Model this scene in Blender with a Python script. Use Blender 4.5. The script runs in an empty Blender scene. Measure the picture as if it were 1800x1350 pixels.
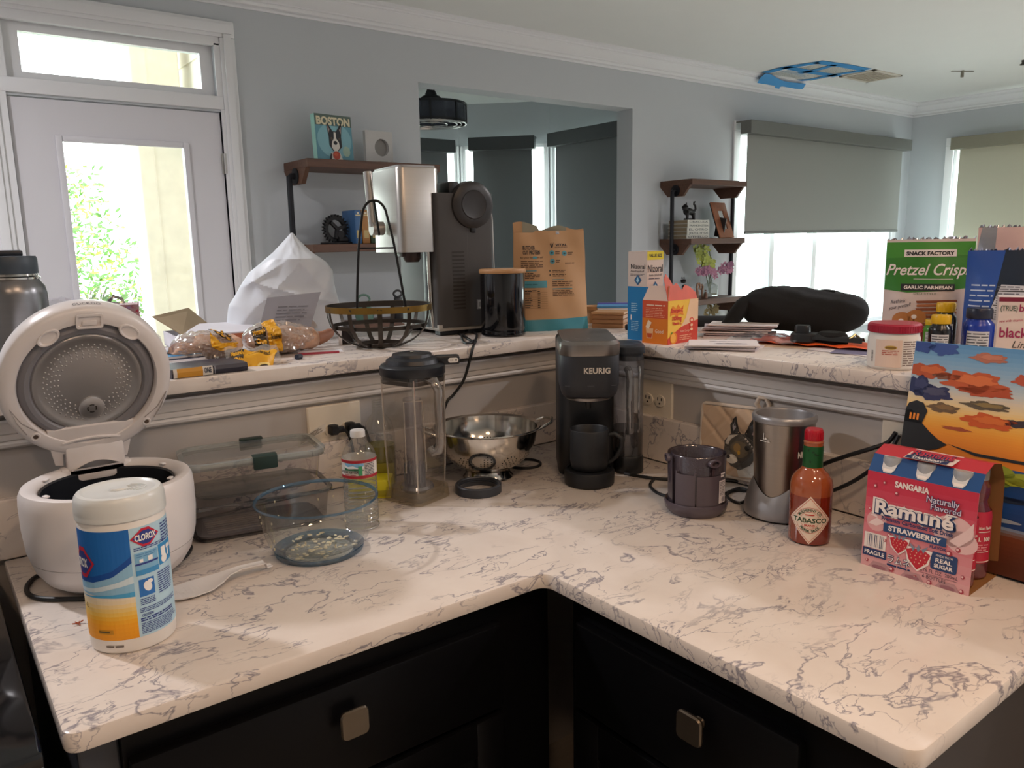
import bpy, bmesh, math, random
from math import sin, cos, pi, atan2, radians, sqrt
from mathutils import Vector, Matrix
random.seed(7)
S = bpy.context.scene
COL = S.collection

# ------------------------------------------------------------------ camera
YAW, PITCH, ROLL, FPX = .6511, .1783, -.0187, 1381.7
CAM = Vector((0, 0, 1.4442))
_r = Vector((cos(YAW), -sin(YAW), 0)); FW = Vector((sin(YAW)*cos(PITCH), cos(YAW)*cos(PITCH), -sin(PITCH)))
_u = _r.cross(FW)
RT = _r*cos(ROLL) + _u*sin(ROLL); UP = -_r*sin(ROLL) + _u*cos(ROLL)
cam = bpy.data.objects.new('camera', bpy.data.cameras.new('camera')); COL.objects.link(cam)
m = Matrix((RT, UP, -FW)).transposed().to_4x4(); m.translation = CAM
cam.matrix_world = m
cam.data.sensor_width = 36; cam.data.lens = FPX/1800*36; cam.data.clip_start = .02; cam.data.clip_end = 200
S.camera = cam

# ------------------------------------------------------------------ light, world, exposure
S.view_settings.view_transform = 'Standard'; S.view_settings.look = 'None'
S.view_settings.exposure = -0.05; S.view_settings.gamma = 1; S.view_settings.use_curve_mapping = False
S.cycles.use_denoising = True
S.cycles.max_bounces = 10; S.cycles.diffuse_bounces = 4; S.cycles.glossy_bounces = 4
S.cycles.transmission_bounces = 8; S.cycles.transparent_max_bounces = 24
S.cycles.sample_clamp_indirect = 6; S.cycles.caustics_reflective = False; S.cycles.caustics_refractive = False

w = bpy.data.worlds.new('sky'); S.world = w; w.use_nodes = True
nt = w.node_tree; nt.nodes.clear()
wo = nt.nodes.new('ShaderNodeOutputWorld'); bg = nt.nodes.new('ShaderNodeBackground')
tc = nt.nodes.new('ShaderNodeTexCoord'); sx = nt.nodes.new('ShaderNodeSeparateXYZ'); cr = nt.nodes.new('ShaderNodeValToRGB')
nt.links.new(tc.outputs['Generated'], sx.inputs[0]); nt.links.new(sx.outputs['Z'], cr.inputs[0])
cr.color_ramp.elements[0].position = 0.0; cr.color_ramp.elements[0].color = (1, .985, 1, 1)
cr.color_ramp.elements[1].position = 0.9; cr.color_ramp.elements[1].color = (.85, .90, 1, 1)
nt.links.new(cr.outputs[0], bg.inputs[0]); nt.links.new(bg.outputs[0], wo.inputs[0])
bg.inputs[1].default_value = 8.5

KIT = (1.0, .67, .43); LIV = (1.0, .97, 1.0)
def can_light(name, loc, power, color, size=.13, spread=2.6):
    l = bpy.data.lights.new(name, 'AREA'); l.shape = 'DISK'; l.size = size; l.energy = power; l.color = color; l.spread = spread
    o = bpy.data.objects.new(name, l); COL.objects.link(o); o.location = loc
    return o
CEIL = 2.70
KL = [((.55, -.30, CEIL-.012), 10.5), ((-.55, -.6, CEIL-.012), 10), ((1.30, -.95, CEIL-.012), 8.5)]
LL = [((-.6, 2.6, CEIL-.012), 38), ((3.6, .5, CEIL-.012), 45), ((6.4, -.6, CEIL-.012), 70), ((3.0, -1.4, CEIL-.012), 30)]
for p, e in KL: can_light('kitchen_lamp', p, e, KIT, .24)
for p, e in LL: can_light('living_fill', p, e, LIV, .14, 2.9)  # added fill to brighten the living room; no such lamps are seen

def portal(name, loc, rot, sx, sy):      # guides sampling of the sky through a window; gives no light of its own
    l = bpy.data.lights.new(name, 'AREA'); l.shape = 'RECTANGLE'; l.size = sx; l.size_y = sy; l.cycles.is_portal = True
    o = bpy.data.objects.new(name, l); COL.objects.link(o); o.location = loc; o.rotation_euler = rot
portal('sky_portal', (6.55, 4.16, 1.45), (-pi/2, 0, 0), 2.45, 1.66); portal('sky_portal', (8.23, 2.2, 1.45), (0, pi/2, 0), 1.66, 2.6)
portal('sky_portal', (.87, 4.16, 1.6), (-pi/2, 0, 0), .85, 1.7)
portal('sky_portal', (3.65, 6.44, 1.45), (-pi/2, 0, 0), 1.0, 1.9); portal('sky_portal', (4.61, 6.09, 1.45), (-pi/2, 0, -pi/4), .75, 1.9); portal('sky_portal', (4.96, 5.0, 1.45), (0, pi/2, 0), 1.9, 1.3)

# ------------------------------------------------------------------ helpers
CT = .914; BT = 1.2016
XF, YF, XL, YR, XB, YB = .7703, .9323, .0771, .3309, 1.3985, 1.5723
XW, YW_ = XB+.02, YB+.02         # faces of the two half walls
FAR, RWX = 4.0, 8.07
def ray(x, y): return FW + RT*((x-900)/FPX) - UP*((y-675)/FPX)
def on_z(x, y, z): d = ray(x, y); return CAM + d*((z-CAM.z)/d.z)
def on_y(x, y, Y): d = ray(x, y); return CAM + d*(Y/d.y)
def on_x(x, y, X): d = ray(x, y); return CAM + d*(X/d.x)
def facing(x, y): return -atan2(x, y)

def lin(h):
    h = h.lstrip('#'); c = [int(h[i:i+2], 16)/255 for i in (0, 2, 4)]
    return tuple(((v/12.92) if v <= .04045 else ((v+.055)/1.055)**2.4) for v in c)
_M = {}
def mat(name, hexc, rough=.5, metal=0.0, var=.06, scale=30, bump=0.0, spec=.5, coat=0, emit=0, trans=0, aniso=0, sub=0):
    if name in _M: return _M[name]
    m = bpy.data.materials.new(name); m.use_nodes = True; nt = m.node_tree; b = nt.nodes['Principled BSDF']
    c = lin(hexc)
    b.inputs['Roughness'].default_value = rough; b.inputs['Metallic'].default_value = metal
    b.inputs['Specular IOR Level'].default_value = spec; b.inputs['Coat Weight'].default_value = coat
    tcn = nt.nodes.new('ShaderNodeTexCoord'); no = nt.nodes.new('ShaderNodeTexNoise'); no.inputs['Scale'].default_value = scale; no.inputs['Detail'].default_value = 4
    nt.links.new(tcn.outputs['Object'], no.inputs['Vector'])
    mx = nt.nodes.new('ShaderNodeMix'); mx.data_type = 'RGBA'
    mx.inputs['A'].default_value = tuple(v*(1-var) for v in c)+(1,); mx.inputs['B'].default_value = tuple(min(1, v*(1+var)) for v in c)+(1,)
    nt.links.new(no.outputs['Fac'], mx.inputs['Factor']); nt.links.new(mx.outputs['Result'], b.inputs['Base Color'])
    if bump:
        bp = nt.nodes.new('ShaderNodeBump'); bp.inputs['Strength'].default_value = bump; bp.inputs['Distance'].default_value = .002
        nt.links.new(no.outputs['Fac'], bp.inputs['Height']); nt.links.new(bp.outputs[0], b.inputs['Normal'])
    if emit:
        b.inputs['Emission Color'].default_value = c+(1,); b.inputs['Emission Strength'].default_value = emit
    if aniso: b.inputs['Anisotropic'].default_value = aniso
    if sub: b.inputs['Subsurface Weight'].default_value = sub; b.inputs['Subsurface Radius'].default_value = (.01, .008, .006)
    _M[name] = m; return m
def clear(name, tint='#ffffff', refl=.10, haze=.0, hazec='#ffffff', rough=.03, edge=.55):
    """thin clear plastic or glass: see-through with a Fresnel sheen, denser towards grazing edges"""
    if name in _M: return _M[name]
    m = bpy.data.materials.new(name); m.use_nodes = True; nt = m.node_tree; nt.nodes.clear()
    out = nt.nodes.new('ShaderNodeOutputMaterial'); tr = nt.nodes.new('ShaderNodeBsdfTransparent'); gl = nt.nodes.new('ShaderNodeBsdfGlossy')
    df = nt.nodes.new('ShaderNodeBsdfDiffuse'); lw = nt.nodes.new('ShaderNodeLayerWeight'); lw.inputs['Blend'].default_value = .35
    mr = nt.nodes.new('ShaderNodeMapRange'); mr.inputs['To Min'].default_value = refl*.6; mr.inputs['To Max'].default_value = edge
    pw = nt.nodes.new('ShaderNodeMath'); pw.operation = 'POWER'; pw.inputs[1].default_value = 2.2
    nt.links.new(lw.outputs['Facing'], pw.inputs[0]); nt.links.new(pw.outputs[0], mr.inputs['Value'])
    tr.inputs[0].default_value = lin(tint)+(1,); gl.inputs['Roughness'].default_value = rough; df.inputs[0].default_value = lin(hazec)+(1,)
    no = nt.nodes.new('ShaderNodeTexNoise'); no.inputs['Scale'].default_value = 60
    mh = nt.nodes.new('ShaderNodeMapRange'); mh.inputs['To Min'].default_value = haze*.7; mh.inputs['To Max'].default_value = haze*1.3
    nt.links.new(no.outputs['Fac'], mh.inputs['Value'])
    m1 = nt.nodes.new('ShaderNodeMixShader'); m2 = nt.nodes.new('ShaderNodeMixShader')
    nt.links.new(mh.outputs[0], m1.inputs[0]); nt.links.new(tr.outputs[0], m1.inputs[1]); nt.links.new(df.outputs[0], m1.inputs[2])
    nt.links.new(mr.outputs[0], m2.inputs[0]); nt.links.new(m1.outputs[0], m2.inputs[1]); nt.links.new(gl.outputs[0], m2.inputs[2])
    nt.links.new(m2.outputs[0], out.inputs[0]); _M[name] = m; return m

class G:
    """collects shapes; obj() links them as ONE mesh"""
    def __init__(s): s.v = []; s.f = []; s.m = []
    def add(s, vs, fs, mi=0, M=None):
        o = len(s.v); s.v += [tuple(M @ Vector(p)) if M else tuple(p) for p in vs]
        s.f += [tuple(i+o for i in f) for f in fs]; s.m += [mi]*len(fs); return s
    def bm(s, b, mi=0, M=None):
        b.verts.ensure_lookup_table()
        for i, v in enumerate(b.verts): v.index = i
        s.add([v.co.copy() for v in b.verts], [[v.index for v in f.verts] for f in b.faces], mi, M); b.free(); return s
    def box(s, x0, y0, z0, x1, y1, z1, mi=0, bev=0, M=None, seg=2):
        b = bmesh.new(); bmesh.ops.create_cube(b, size=1)
        for v in b.verts: v.co = Vector(((x0+x1)/2+v.co.x*(x1-x0), (y0+y1)/2+v.co.y*(y1-y0), (z0+z1)/2+v.co.z*(z1-z0)))
        if bev: bmesh.ops.bevel(b, geom=b.edges[:], offset=min(bev, .49*min(abs(x1-x0), abs(y1-y0), abs(z1-z0))), segments=seg, profile=.5, affect='EDGES')
        return s.bm(b, mi, M)
    def loft(s, rings, mi=0, cap0=True, cap1=True, closed=True, M=None):
        n = len(rings[0]); vs = [p for r in rings for p in r]; fs = []
        for j in range(len(rings)-1):
            for i in range(n if closed else n-1):
                a = j*n+i; b = j*n+(i+1) % n; fs.append((a, b, b+n, a+n))
        if cap0: fs.append(tuple(range(n-1, -1, -1)))
        if cap1: fs.append(tuple((len(rings)-1)*n+i for i in range(n)))
        return s.add(vs, fs, mi, M)
    def lathe(s, prof, seg=48, mi=0, M=None, sx=1, sy=1, a0=0, a1=2*pi):
        full = abs(a1-a0-2*pi) < 1e-6; n = seg if full else seg+1
        rings = [[(r*cos(a0+(a1-a0)*i/seg)*sx, r*sin(a0+(a1-a0)*i/seg)*sy, z) for i in range(n)] for r, z in prof]
        vs = []; fs = []; idx = []
        for (r, z), ring in zip(prof, rings):
            if r < 1e-7: idx.append([len(vs)]*n); vs.append((0, 0, z))
            else: idx.append(list(range(len(vs), len(vs)+n))); vs += ring
        for j in range(len(prof)-1):
            for i in range(seg):
                k = (i+1) % n if full else i+1
                q = [idx[j][i], idx[j][k], idx[j+1][k], idx[j+1][i]]; u = []
                for t in q:
                    if t not in u: u.append(t)
                if len(u) > 2: fs.append(tuple(u))
        return s.add(vs, fs, mi, M)
    def tube(s, pts, r, seg=8, mi=0, closed=False, M=None, caps=True):
        P = [Vector(p) for p in pts]; n = len(P); rings = []; up = None
        for i, p in enumerate(P):
            t = (P[(i+1) % n]-P[i-1]) if closed else (P[min(i+1, n-1)]-P[max(i-1, 0)])
            t.normalize()
            if up is None: up = t.orthogonal().normalized()
            up = (up - t*up.dot(t))
            if up.length < 1e-6: up = t.orthogonal()
            up.normalize(); sd = t.cross(up)
            rr = r[i] if isinstance(r, (list, tuple)) else r
            rings.append([p+(up*cos(2*pi*k/seg)+sd*sin(2*pi*k/seg))*rr for k in range(seg)])
        if closed: rings.append(rings[0])
        return s.loft(rings, mi, caps and not closed, caps and not closed, True, M)
    def strip(s, pts, w, t, mi=0, nrm=None, closed=False, M=None):
        """flat band along pts; w across, t thick, nrm(i,p) -> outward normal"""
        P = [Vector(p) for p in pts]; n = len(P); rings = []
        for i, p in enumerate(P):
            tg = (P[(i+1) % n]-P[i-1]) if closed else (P[min(i+1, n-1)]-P[max(i-1, 0)])
            tg.normalize(); nn = Vector(nrm(i, p)); nn = (nn-tg*nn.dot(tg)).normalized(); sd = tg.cross(nn)
            rings.append([p+sd*w/2+nn*t/2, p-sd*w/2+nn*t/2, p-sd*w/2-nn*t/2, p+sd*w/2-nn*t/2])
        if closed: rings.append(rings[0])
        return s.loft(rings, mi, not closed, not closed, True, M)
    def prism(s, poly, z0, z1, mi=0, M=None, bev=0):
        b = bmesh.new(); vs = [b.verts.new((p[0], p[1], z0)) for p in poly]; f = b.faces.new(vs)
        r = bmesh.ops.extrude_face_region(b, geom=[f]); vv = [e for e in r['geom'] if isinstance(e, bmesh.types.BMVert)]
        bmesh.ops.translate(b, verts=vv, vec=(0, 0, z1-z0)); bmesh.ops.recalc_face_normals(b, faces=b.faces[:])
        if bev: bmesh.ops.bevel(b, geom=[e for e in b.edges if abs(e.verts[0].co.z-e.verts[1].co.z) < 1e-6], offset=bev, segments=2, profile=.5, affect='EDGES')
        return s.bm(b, mi, M)
    def grid(s, fn, nu, nv, mi=0, M=None, closeu=False):
        vs = [fn(i/nu, j/nv) for j in range(nv+1) for i in range(nu if closeu else nu+1)]; w = nu if closeu else nu+1; fs = []
        for j in range(nv):
            for i in range(nu): k = (i+1) % w; fs.append((j*w+i, j*w+k, (j+1)*w+k, (j+1)*w+i))
        return s.add(vs, fs, mi, M)
    def sphere(s, c, r, mi=0, seg=12, M=None, sc=(1, 1, 1)):
        b = bmesh.new(); bmesh.ops.create_uvsphere(b, u_segments=seg, v_segments=max(6, seg*2//3), radius=r)
        for v in b.verts: v.co = Vector((c[0]+v.co.x*sc[0], c[1]+v.co.y*sc[1], c[2]+v.co.z*sc[2]))
        return s.bm(b, mi, M)
    def obj(s, name, mats, parent=None, smooth=38, loc=None, rot=None, label=None, solid=0, fixn=True):
        me = bpy.data.meshes.new(name); me.from_pydata(s.v, [], s.f)
        for mm in (mats if isinstance(mats, (list, tuple)) else [mats]): me.materials.append(mm)
        if any(s.m): me.polygons.foreach_set('material_index', s.m)
        if fixn:
            b = bmesh.new(); b.from_mesh(me); bmesh.ops.recalc_face_normals(b, faces=b.faces[:]); b.to_mesh(me); b.free()
        if smooth:
            me.polygons.foreach_set('use_smooth', [True]*len(me.polygons)); me.set_sharp_from_angle(angle=radians(smooth))
        me.update()
        o = bpy.data.objects.new(name, me); COL.objects.link(o)
        if parent: o.parent = parent
        if loc: o.location = loc
        if rot: o.rotation_euler = rot
        if label: o['label'] = label
        return o
def thing(name, label, cat, loc=(0, 0, 0), rz=0, group=None):
    o = bpy.data.objects.new(name, None); COL.objects.link(o); o.empty_display_size = .05
    o.location = loc; o.rotation_euler = (0, 0, rz); tag(o, label, cat, group); return o
def tag(o, label, cat, group=None):
    o['label'] = label; o['category'] = cat
    if group: o['group'] = group
    return o
def struct(o): o['kind'] = 'structure'; return o
def rrect(w, d, r, n=5, cx=0, cy=0):
    pts = []
    for sx_, sy_, a in ((1, 1, 0), (-1, 1, pi/2), (-1, -1, pi), (1, -1, 3*pi/2)):
        for i in range(n+1):
            t = a+pi/2*i/n; pts.append((cx+sx_*(w/2-r)+r*cos(t), cy+sy_*(d/2-r)+r*sin(t)))
    return pts
def ring3(pts, z): return [(p[0], p[1], z) for p in pts]
RXm = Matrix.Rotation(pi/2, 4, 'X')       # turns (x, y, z) into (x, -z, y): a drawing in xy stands up facing -y

# ---- flat print: rectangles, polygons and lettering laid on a surface function (u, v, lift) -> point
_TXT = {}
def glyphs(s, size, bold, shear, spacing, cond=1):
    key = (s, bold, shear, spacing)
    if key not in _TXT:
        c = bpy.data.curves.new('t', 'FONT'); c.body = s; c.size = 1; c.offset = bold; c.shear = shear; c.space_character = spacing
        c.align_x = 'CENTER'; c.resolution_u = 3; c.fill_mode = 'FRONT'
        o = bpy.data.objects.new('t', c); COL.objects.link(o); dg = bpy.context.evaluated_depsgraph_get()
        me = bpy.data.meshes.new_from_object(o.evaluated_get(dg))
        _TXT[key] = ([tuple(v.co) for v in me.vertices], [tuple(p.vertices) for p in me.polygons])
        bpy.data.objects.remove(o); bpy.data.curves.remove(c); bpy.data.meshes.remove(me)
    return _TXT[key]
class Print:
    def __init__(s, fn, du=0, dv=0, lift=.0003): s.fn = fn; s.du = du; s.dv = dv; s.lift = lift; s.g = G(); s.mats = []; s.n = 0
    def mi(s, mm):
        if mm not in s.mats: s.mats.append(mm)
        return s.mats.index(mm)
    def _put(s, vs, fs, mm, layer):
        b = bmesh.new(); V = [b.verts.new((x, y, 0)) for x, y in vs]
        for f in fs:
            try: b.faces.new([V[i] for i in f])
            except ValueError: pass
        for d, ax in ((s.du, 0), (s.dv, 1)):
            if not d: continue
            lo = min(v[ax] for v in vs); hi = max(v[ax] for v in vs); k = math.floor(lo/d)+1
            while k*d < hi:
                no = (1, 0, 0) if ax == 0 else (0, 1, 0)
                bmesh.ops.bisect_plane(b, geom=b.verts[:]+b.edges[:]+b.faces[:], plane_co=(k*d, k*d, 0), plane_no=no); k += 1
        for v in b.verts: v.co = Vector(s.fn(v.co.x, v.co.y, s.lift*layer))
        s.g.bm(b, s.mi(mm)); return s
    def poly(s, pts, mm, layer=1): return s._put(pts, [tuple(range(len(pts)))], mm, layer)
    def rect(s, u0, v0, u1, v1, mm, layer=1): return s.poly([(u0, v0), (u1, v0), (u1, v1), (u0, v1)], mm, layer)
    def ell(s, cu, cv, ru, rv, mm, layer=1, n=20, a=0):
        return s.poly([(cu+ru*cos(2*pi*i/n)*cos(a)-rv*sin(2*pi*i/n)*sin(a), cv+ru*cos(2*pi*i/n)*sin(a)+rv*sin(2*pi*i/n)*cos(a)) for i in range(n)], mm, layer)
    def text(s, t, u, v, h, mm, layer=2, bold=0, shear=0, spacing=1, width=None, rot=0, arc=0):
        vs, fs = glyphs(t, h, bold, shear, spacing)
        if not vs: return s
        x0 = min(p[0] for p in vs); x1 = max(p[0] for p in vs); k = h/.73; kx = k
        if width: kx = width/(x1-x0)
        cx = (x0+x1)/2; out = []
        for p in vs:
            a, b = (p[0]-cx)*kx, p[1]*k
            if arc: th = a/arc; a, b = (arc+b)*sin(th), (arc+b)*cos(th)-arc
            out.append((u+a*cos(rot)-b*sin(rot), v+a*sin(rot)+b*cos(rot)))
        return s._put(out, fs, mm, layer)
    def small(s, u0, u1, v0, v1, n, mm, layer=2, fill=.45, seed=1, ragged=.25):
        """lines of print too small to read"""
        R = random.Random(seed); h = (v1-v0)/n
        for i in range(n):
            y = v1-h*(i+.75); x = u0; end = u1-(u1-u0)*R.random()*ragged
            while x < end:
                wd = h*(1.2+R.random()*3); x2 = min(x+wd, end)
                if x2-x > h*.4: s._put([(x, y), (x2, y), (x2, y+h*fill), (x, y+h*fill)], [(0, 1, 2, 3)], mm, layer)
                x = x2+h*.45
        return s
    def obj(s, name, parent, label=None): return s.g.obj(name, s.mats, parent, smooth=0, label=label, fixn=False)
def flat_front(x=0, z=0, y=0): return lambda u, v, l: (x+u, y-l-.0002, z+v)
def cyl_front(r, z=0, a=0):    # u = arc length, front faces -y
    def f(u, v, l):
        t = u/(r(v) if callable(r) else r)+a; R_ = (r(v) if callable(r) else r)+l+.0002
        return (R_*sin(t), -R_*cos(t), z+v)
    return f

# ------------------------------------------------------------------ shared materials
def wall_paint(name, hexc): return mat(name, hexc, .65, var=.015, scale=6, bump=.04)
PAINT = wall_paint('grey_paint', '#c3c7cb'); WHITE = mat('trim_white', '#e8e8ea', .4, var=.01, scale=5); CEILP = wall_paint('ceiling_paint', '#e9eae8')
def quartz():
    m = bpy.data.materials.new('veined_quartz'); m.use_nodes = True; nt = m.node_tree; b = nt.nodes['Principled BSDF']; N = nt.nodes.new; Lk = nt.links.new
    b.inputs['Roughness'].default_value = .17; b.inputs['Specular IOR Level'].default_value = .4
    t = N('ShaderNodeTexCoord')
    def noise(scale, detail, dist, rough=.55, src=None):
        n = N('ShaderNodeTexNoise'); n.inputs['Scale'].default_value = scale; n.inputs['Detail'].default_value = detail
        n.inputs['Distortion'].default_value = dist; n.inputs['Roughness'].default_value = rough; Lk(src or t.outputs['Object'], n.inputs['Vector']); return n
    def ma(op, a, bb=None, clamp=False):
        q = N('ShaderNodeMath'); q.operation = op; q.use_clamp = clamp
        for i, v in enumerate((a, bb)):
            if v is None: continue
            if isinstance(v, (int, float)): q.inputs[i].default_value = v
            else: Lk(v, q.inputs[i])
        return q.outputs[0]
    def ridge(n, wdt):      # 1 on the line, 0 away from it
        a = ma('ABSOLUTE', ma('SUBTRACT', n.outputs['Fac'], .5)); return ma('SUBTRACT', 1, ma('DIVIDE', a, wdt), True)
    mp = N('ShaderNodeMapping'); mp.inputs['Rotation'].default_value = (0, 0, .5); mp.inputs['Scale'].default_value = (.62, 1.25, 1); Lk(t.outputs['Object'], mp.inputs['Vector'])
    wv = noise(9, 5, 0); mixv = N('ShaderNodeMix'); mixv.data_type = 'VECTOR'; mixv.inputs['Factor'].default_value = .045
    Lk(mp.outputs[0], mixv.inputs['A']); Lk(wv.outputs['Color'], mixv.inputs['B'])
    v1 = ridge(noise(7.5, 5, .35, .58, mixv.outputs['Result']), .014); v2 = ridge(noise(16, 4, .6, .6, mixv.outputs['Result']), .014)
    k1 = N('ShaderNodeMapRange'); Lk(noise(5.2, 2, 0).outputs['Fac'], k1.inputs['Value']); k1.inputs['From Min'].default_value = .38; k1.inputs['From Max'].default_value = .52
    k2 = N('ShaderNodeMapRange'); Lk(noise(8.7, 2, .3).outputs['Fac'], k2.inputs['Value']); k2.inputs['From Min'].default_value = .44; k2.inputs['From Max'].default_value = .57
    v = ma('MAXIMUM', ma('MULTIPLY', v1, k1.outputs[0]), ma('MULTIPLY', v2, k2.outputs[0]))
    base = N('ShaderNodeMix'); base.data_type = 'RGBA'; base.inputs['A'].default_value = lin('#d2c6bd')+(1,); base.inputs['B'].default_value = lin('#e6ded6')+(1,); Lk(noise(11, 4, .3).outputs['Fac'], base.inputs['Factor'])
    mm = N('ShaderNodeMix'); mm.data_type = 'RGBA'; Lk(ma('MULTIPLY', v, .85), mm.inputs['Factor']); Lk(base.outputs['Result'], mm.inputs['A']); mm.inputs['B'].default_value = lin('#74717f')+(1,)
    Lk(mm.outputs['Result'], b.inputs['Base Color']); return m
QUARTZ = quartz()
def brushed(name, hexc, rough=.3, stretch=(1, 1, 60)):
    m = mat(name, hexc, rough, 1.0, var=.05, scale=8); nt = m.node_tree; no = [n for n in nt.nodes if n.type == 'TEX_NOISE'][0]; tcn = [n for n in nt.nodes if n.type == 'TEX_COORD'][0]
    mp = nt.nodes.new('ShaderNodeMapping'); mp.inputs['Scale'].default_value = stretch; nt.links.new(tcn.outputs['Object'], mp.inputs[0]); nt.links.new(mp.outputs[0], no.inputs['Vector']); return m
STEEL = brushed('brushed_steel', '#b9b4ae', .33); CHROME = mat('polished_steel', '#cfcac2', .12, 1, var=.02)
BLACKP = mat('black_plastic', '#17191d', .38, var=.05); BLACKM = mat('matte_black', '#101216', .55, var=.1); GREYP = mat('grey_plastic', '#5a5856', .45, var=.04)
WHITEP = mat('white_plastic', '#dedbda', .3, var=.02, spec=.5); CORD = mat('black_cord', '#121316', .5)
DARKWD = None
def wood(name, c1, c2, scale=6, axis=(1, 12, 12), rough=.5):
    if name in _M: return _M[name]
    m = bpy.data.materials.new(name); m.use_nodes = True; nt = m.node_tree; b = nt.nodes['Principled BSDF']; b.inputs['Roughness'].default_value = rough
    t = nt.nodes.new('ShaderNodeTexCoord'); mp = nt.nodes.new('ShaderNodeMapping'); mp.inputs['Scale'].default_value = axis
    no = nt.nodes.new('ShaderNodeTexNoise'); no.inputs['Scale'].default_value = scale; no.inputs['Detail'].default_value = 6; no.inputs['Distortion'].default_value = .4
    mx = nt.nodes.new('ShaderNodeMix'); mx.data_type = 'RGBA'; mx.inputs['A'].default_value = lin(c1)+(1,); mx.inputs['B'].default_value = lin(c2)+(1,)
    nt.links.new(t.outputs['Object'], mp.inputs[0]); nt.links.new(mp.outputs[0], no.inputs['Vector']); nt.links.new(no.outputs['Fac'], mx.inputs['Factor']); nt.links.new(mx.outputs['Result'], b.inputs['Base Color'])
    _M[name] = m; return m
WALNUT = wood('walnut_board', '#3c251b', '#6b4733'); PINE = wood('pale_wood', '#a8794e', '#c79a6b', 8)
def ink(h): return mat('ink_'+h, '#'+h, .5, var=.01)
# ================================================================== ROOM
T = .15
def wallgrid(name, axis, pos, thick, a0, a1, z0, z1, holes, m):
    """wall slab with rectangular holes; axis 'y' -> plane y=pos, spans x a0..a1"""
    g = G(); xs = sorted({a0, a1, *[h[0] for h in holes], *[h[1] for h in holes]}); zs = sorted({z0, z1, *[h[2] for h in holes], *[h[3] for h in holes]})
    for i in range(len(xs)-1):
        j = 0
        for j in range(len(zs)-1):
            cx, cz = (xs[i]+xs[i+1])/2, (zs[j]+zs[j+1])/2
            if any(h[0] < cx < h[1] and h[2] < cz < h[3] for h in holes): continue
            if axis == 'y': g.box(xs[i], pos, zs[j], xs[i+1], pos+thick, zs[j+1])
            else: g.box(pos, xs[i], zs[j], pos+thick, xs[i+1], zs[j+1])
    return struct(g.obj(name, m, smooth=0))
LX, BY = -1.9, -2.6      # far left and behind the camera
DOOR = (.427, 1.310, 0, 2.09); TRN = (.440, 1.297, 2.15, 2.40); OPN = (2.424, 4.142, 0, 2.34); WIN = (5.33, 7.78, .62, 2.27)
wallgrid('wall_back', 'y', FAR, T, LX, RWX+T, 0, CEIL, [(DOOR[0], DOOR[1], 0, 2.09), TRN, OPN, WIN], PAINT)
RW = (0.9, 3.58, .62, 2.27)
wallgrid('wall_right', 'x', RWX, T, BY, FAR, 0, CEIL, [RW], PAINT)
wallgrid('wall_left', 'x', LX-T, T, BY, FAR+T, 0, CEIL, [], PAINT)
wallgrid('wall_front', 'y', BY-T, T, LX-T, RWX+T, 0, CEIL, [], PAINT)
g = G(); g.box(LX-T, BY-T, -.1, RWX+T, 6.6, 0)
FLOORM = wood('oak_plank_floor', '#b0a89d', '#c6beb3', 5, (1, 10, 1))
struct(g.obj('floor', FLOORM, smooth=0))
g = G(); g.box(LX-T, BY-T, CEIL, RWX+T, FAR+T, CEIL+.1); g.box(2.0, FAR+T, CEIL, 5.0, 6.6, CEIL+.1); struct(g.obj('ceiling', CEILP, smooth=0))
# bay room beyond the opening
def slab(name, p, q, z0, z1, m, holes=(), t=.12):
    """wall from p to q (seen side on the left of p->q), holes along it as (s0,s1,z0,z1)"""
    d = Vector((q[0]-p[0], q[1]-p[1])); L = d.length; a = atan2(d.y, d.x); M = Matrix.Translation((p[0], p[1], 0)) @ Matrix.Rotation(a, 4, 'Z'); g = G()
    xs = sorted({0, L, *[h[0] for h in holes], *[h[1] for h in holes]}); zs = sorted({z0, z1, *[h[2] for h in holes], *[h[3] for h in holes]})
    for i in range(len(xs)-1):
        for j in range(len(zs)-1):
            cx, cz = (xs[i]+xs[i+1])/2, (zs[j]+zs[j+1])/2
            if any(h[0] < cx < h[1] and h[2] < cz < h[3] for h in holes): continue
            g.box(xs[i], 0, zs[j], xs[i+1], t, zs[j+1], M=M)
    o = g.obj(name, m, smooth=0); struct(o); return M, L
BA, BB, BC, BD = (2.15, 6.31), (4.24, 6.31), (4.83, 5.70), (4.83, FAR+T)
def shade_window(idx, M, s0, s1, z0, z1, mull=(), head=True):
    """window in local wall frame (x along, -y towards the room)"""
    g = G()
    f = .03
    g.box(s0, 0, z0, s0+f, .10, z1, M=M, bev=.004); g.box(s1-f, 0, z0, s1, .10, z1, M=M, bev=.004); g.box(s0, 0, z1-f, s1, .10, z1, M=M); g.box(s0, 0, z0, s1, .10, z0+f, M=M)
    for mx in mull: g.box(mx-.03, .02, z0, mx+.03, .09, z1, M=M, bev=.004)
    o = struct(g.obj('window_%d' % idx, WHITE, smooth=0))
    g = G(); c = .075 if head else .018
    g.box(s0-c, -.018, z0, s0, 0, z1-.0005, M=M, bev=.004); g.box(s1, -.018, z0, s1+c, 0, z1-.0005, M=M, bev=.004)
    if head: g.box(s0-c, -.018, z1, s1+c, 0, z1+c, M=M, bev=.004)
    g.box(s0-c-.02, -.05, z0-.03, s1+c+.02, 0, z0-.0005, M=M, bev=.006)
    g.obj('casing', WHITE, o, smooth=0)
    g = G(); ed = sorted([s0+f]+[q for mx in mull for q in (mx-.03, mx+.03)]+[s1-f])
    for k in range(0, len(ed)-1, 2):
        gg = G(); gg.box(ed[k], .05, z0+f, ed[k+1], .055, z1-f, M=M); gg.obj('pane', GLASS, o, smooth=0)
    return o
GLASS = clear('window_glass', '#f6fffc', .06, 0.0, edge=.4)
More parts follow.
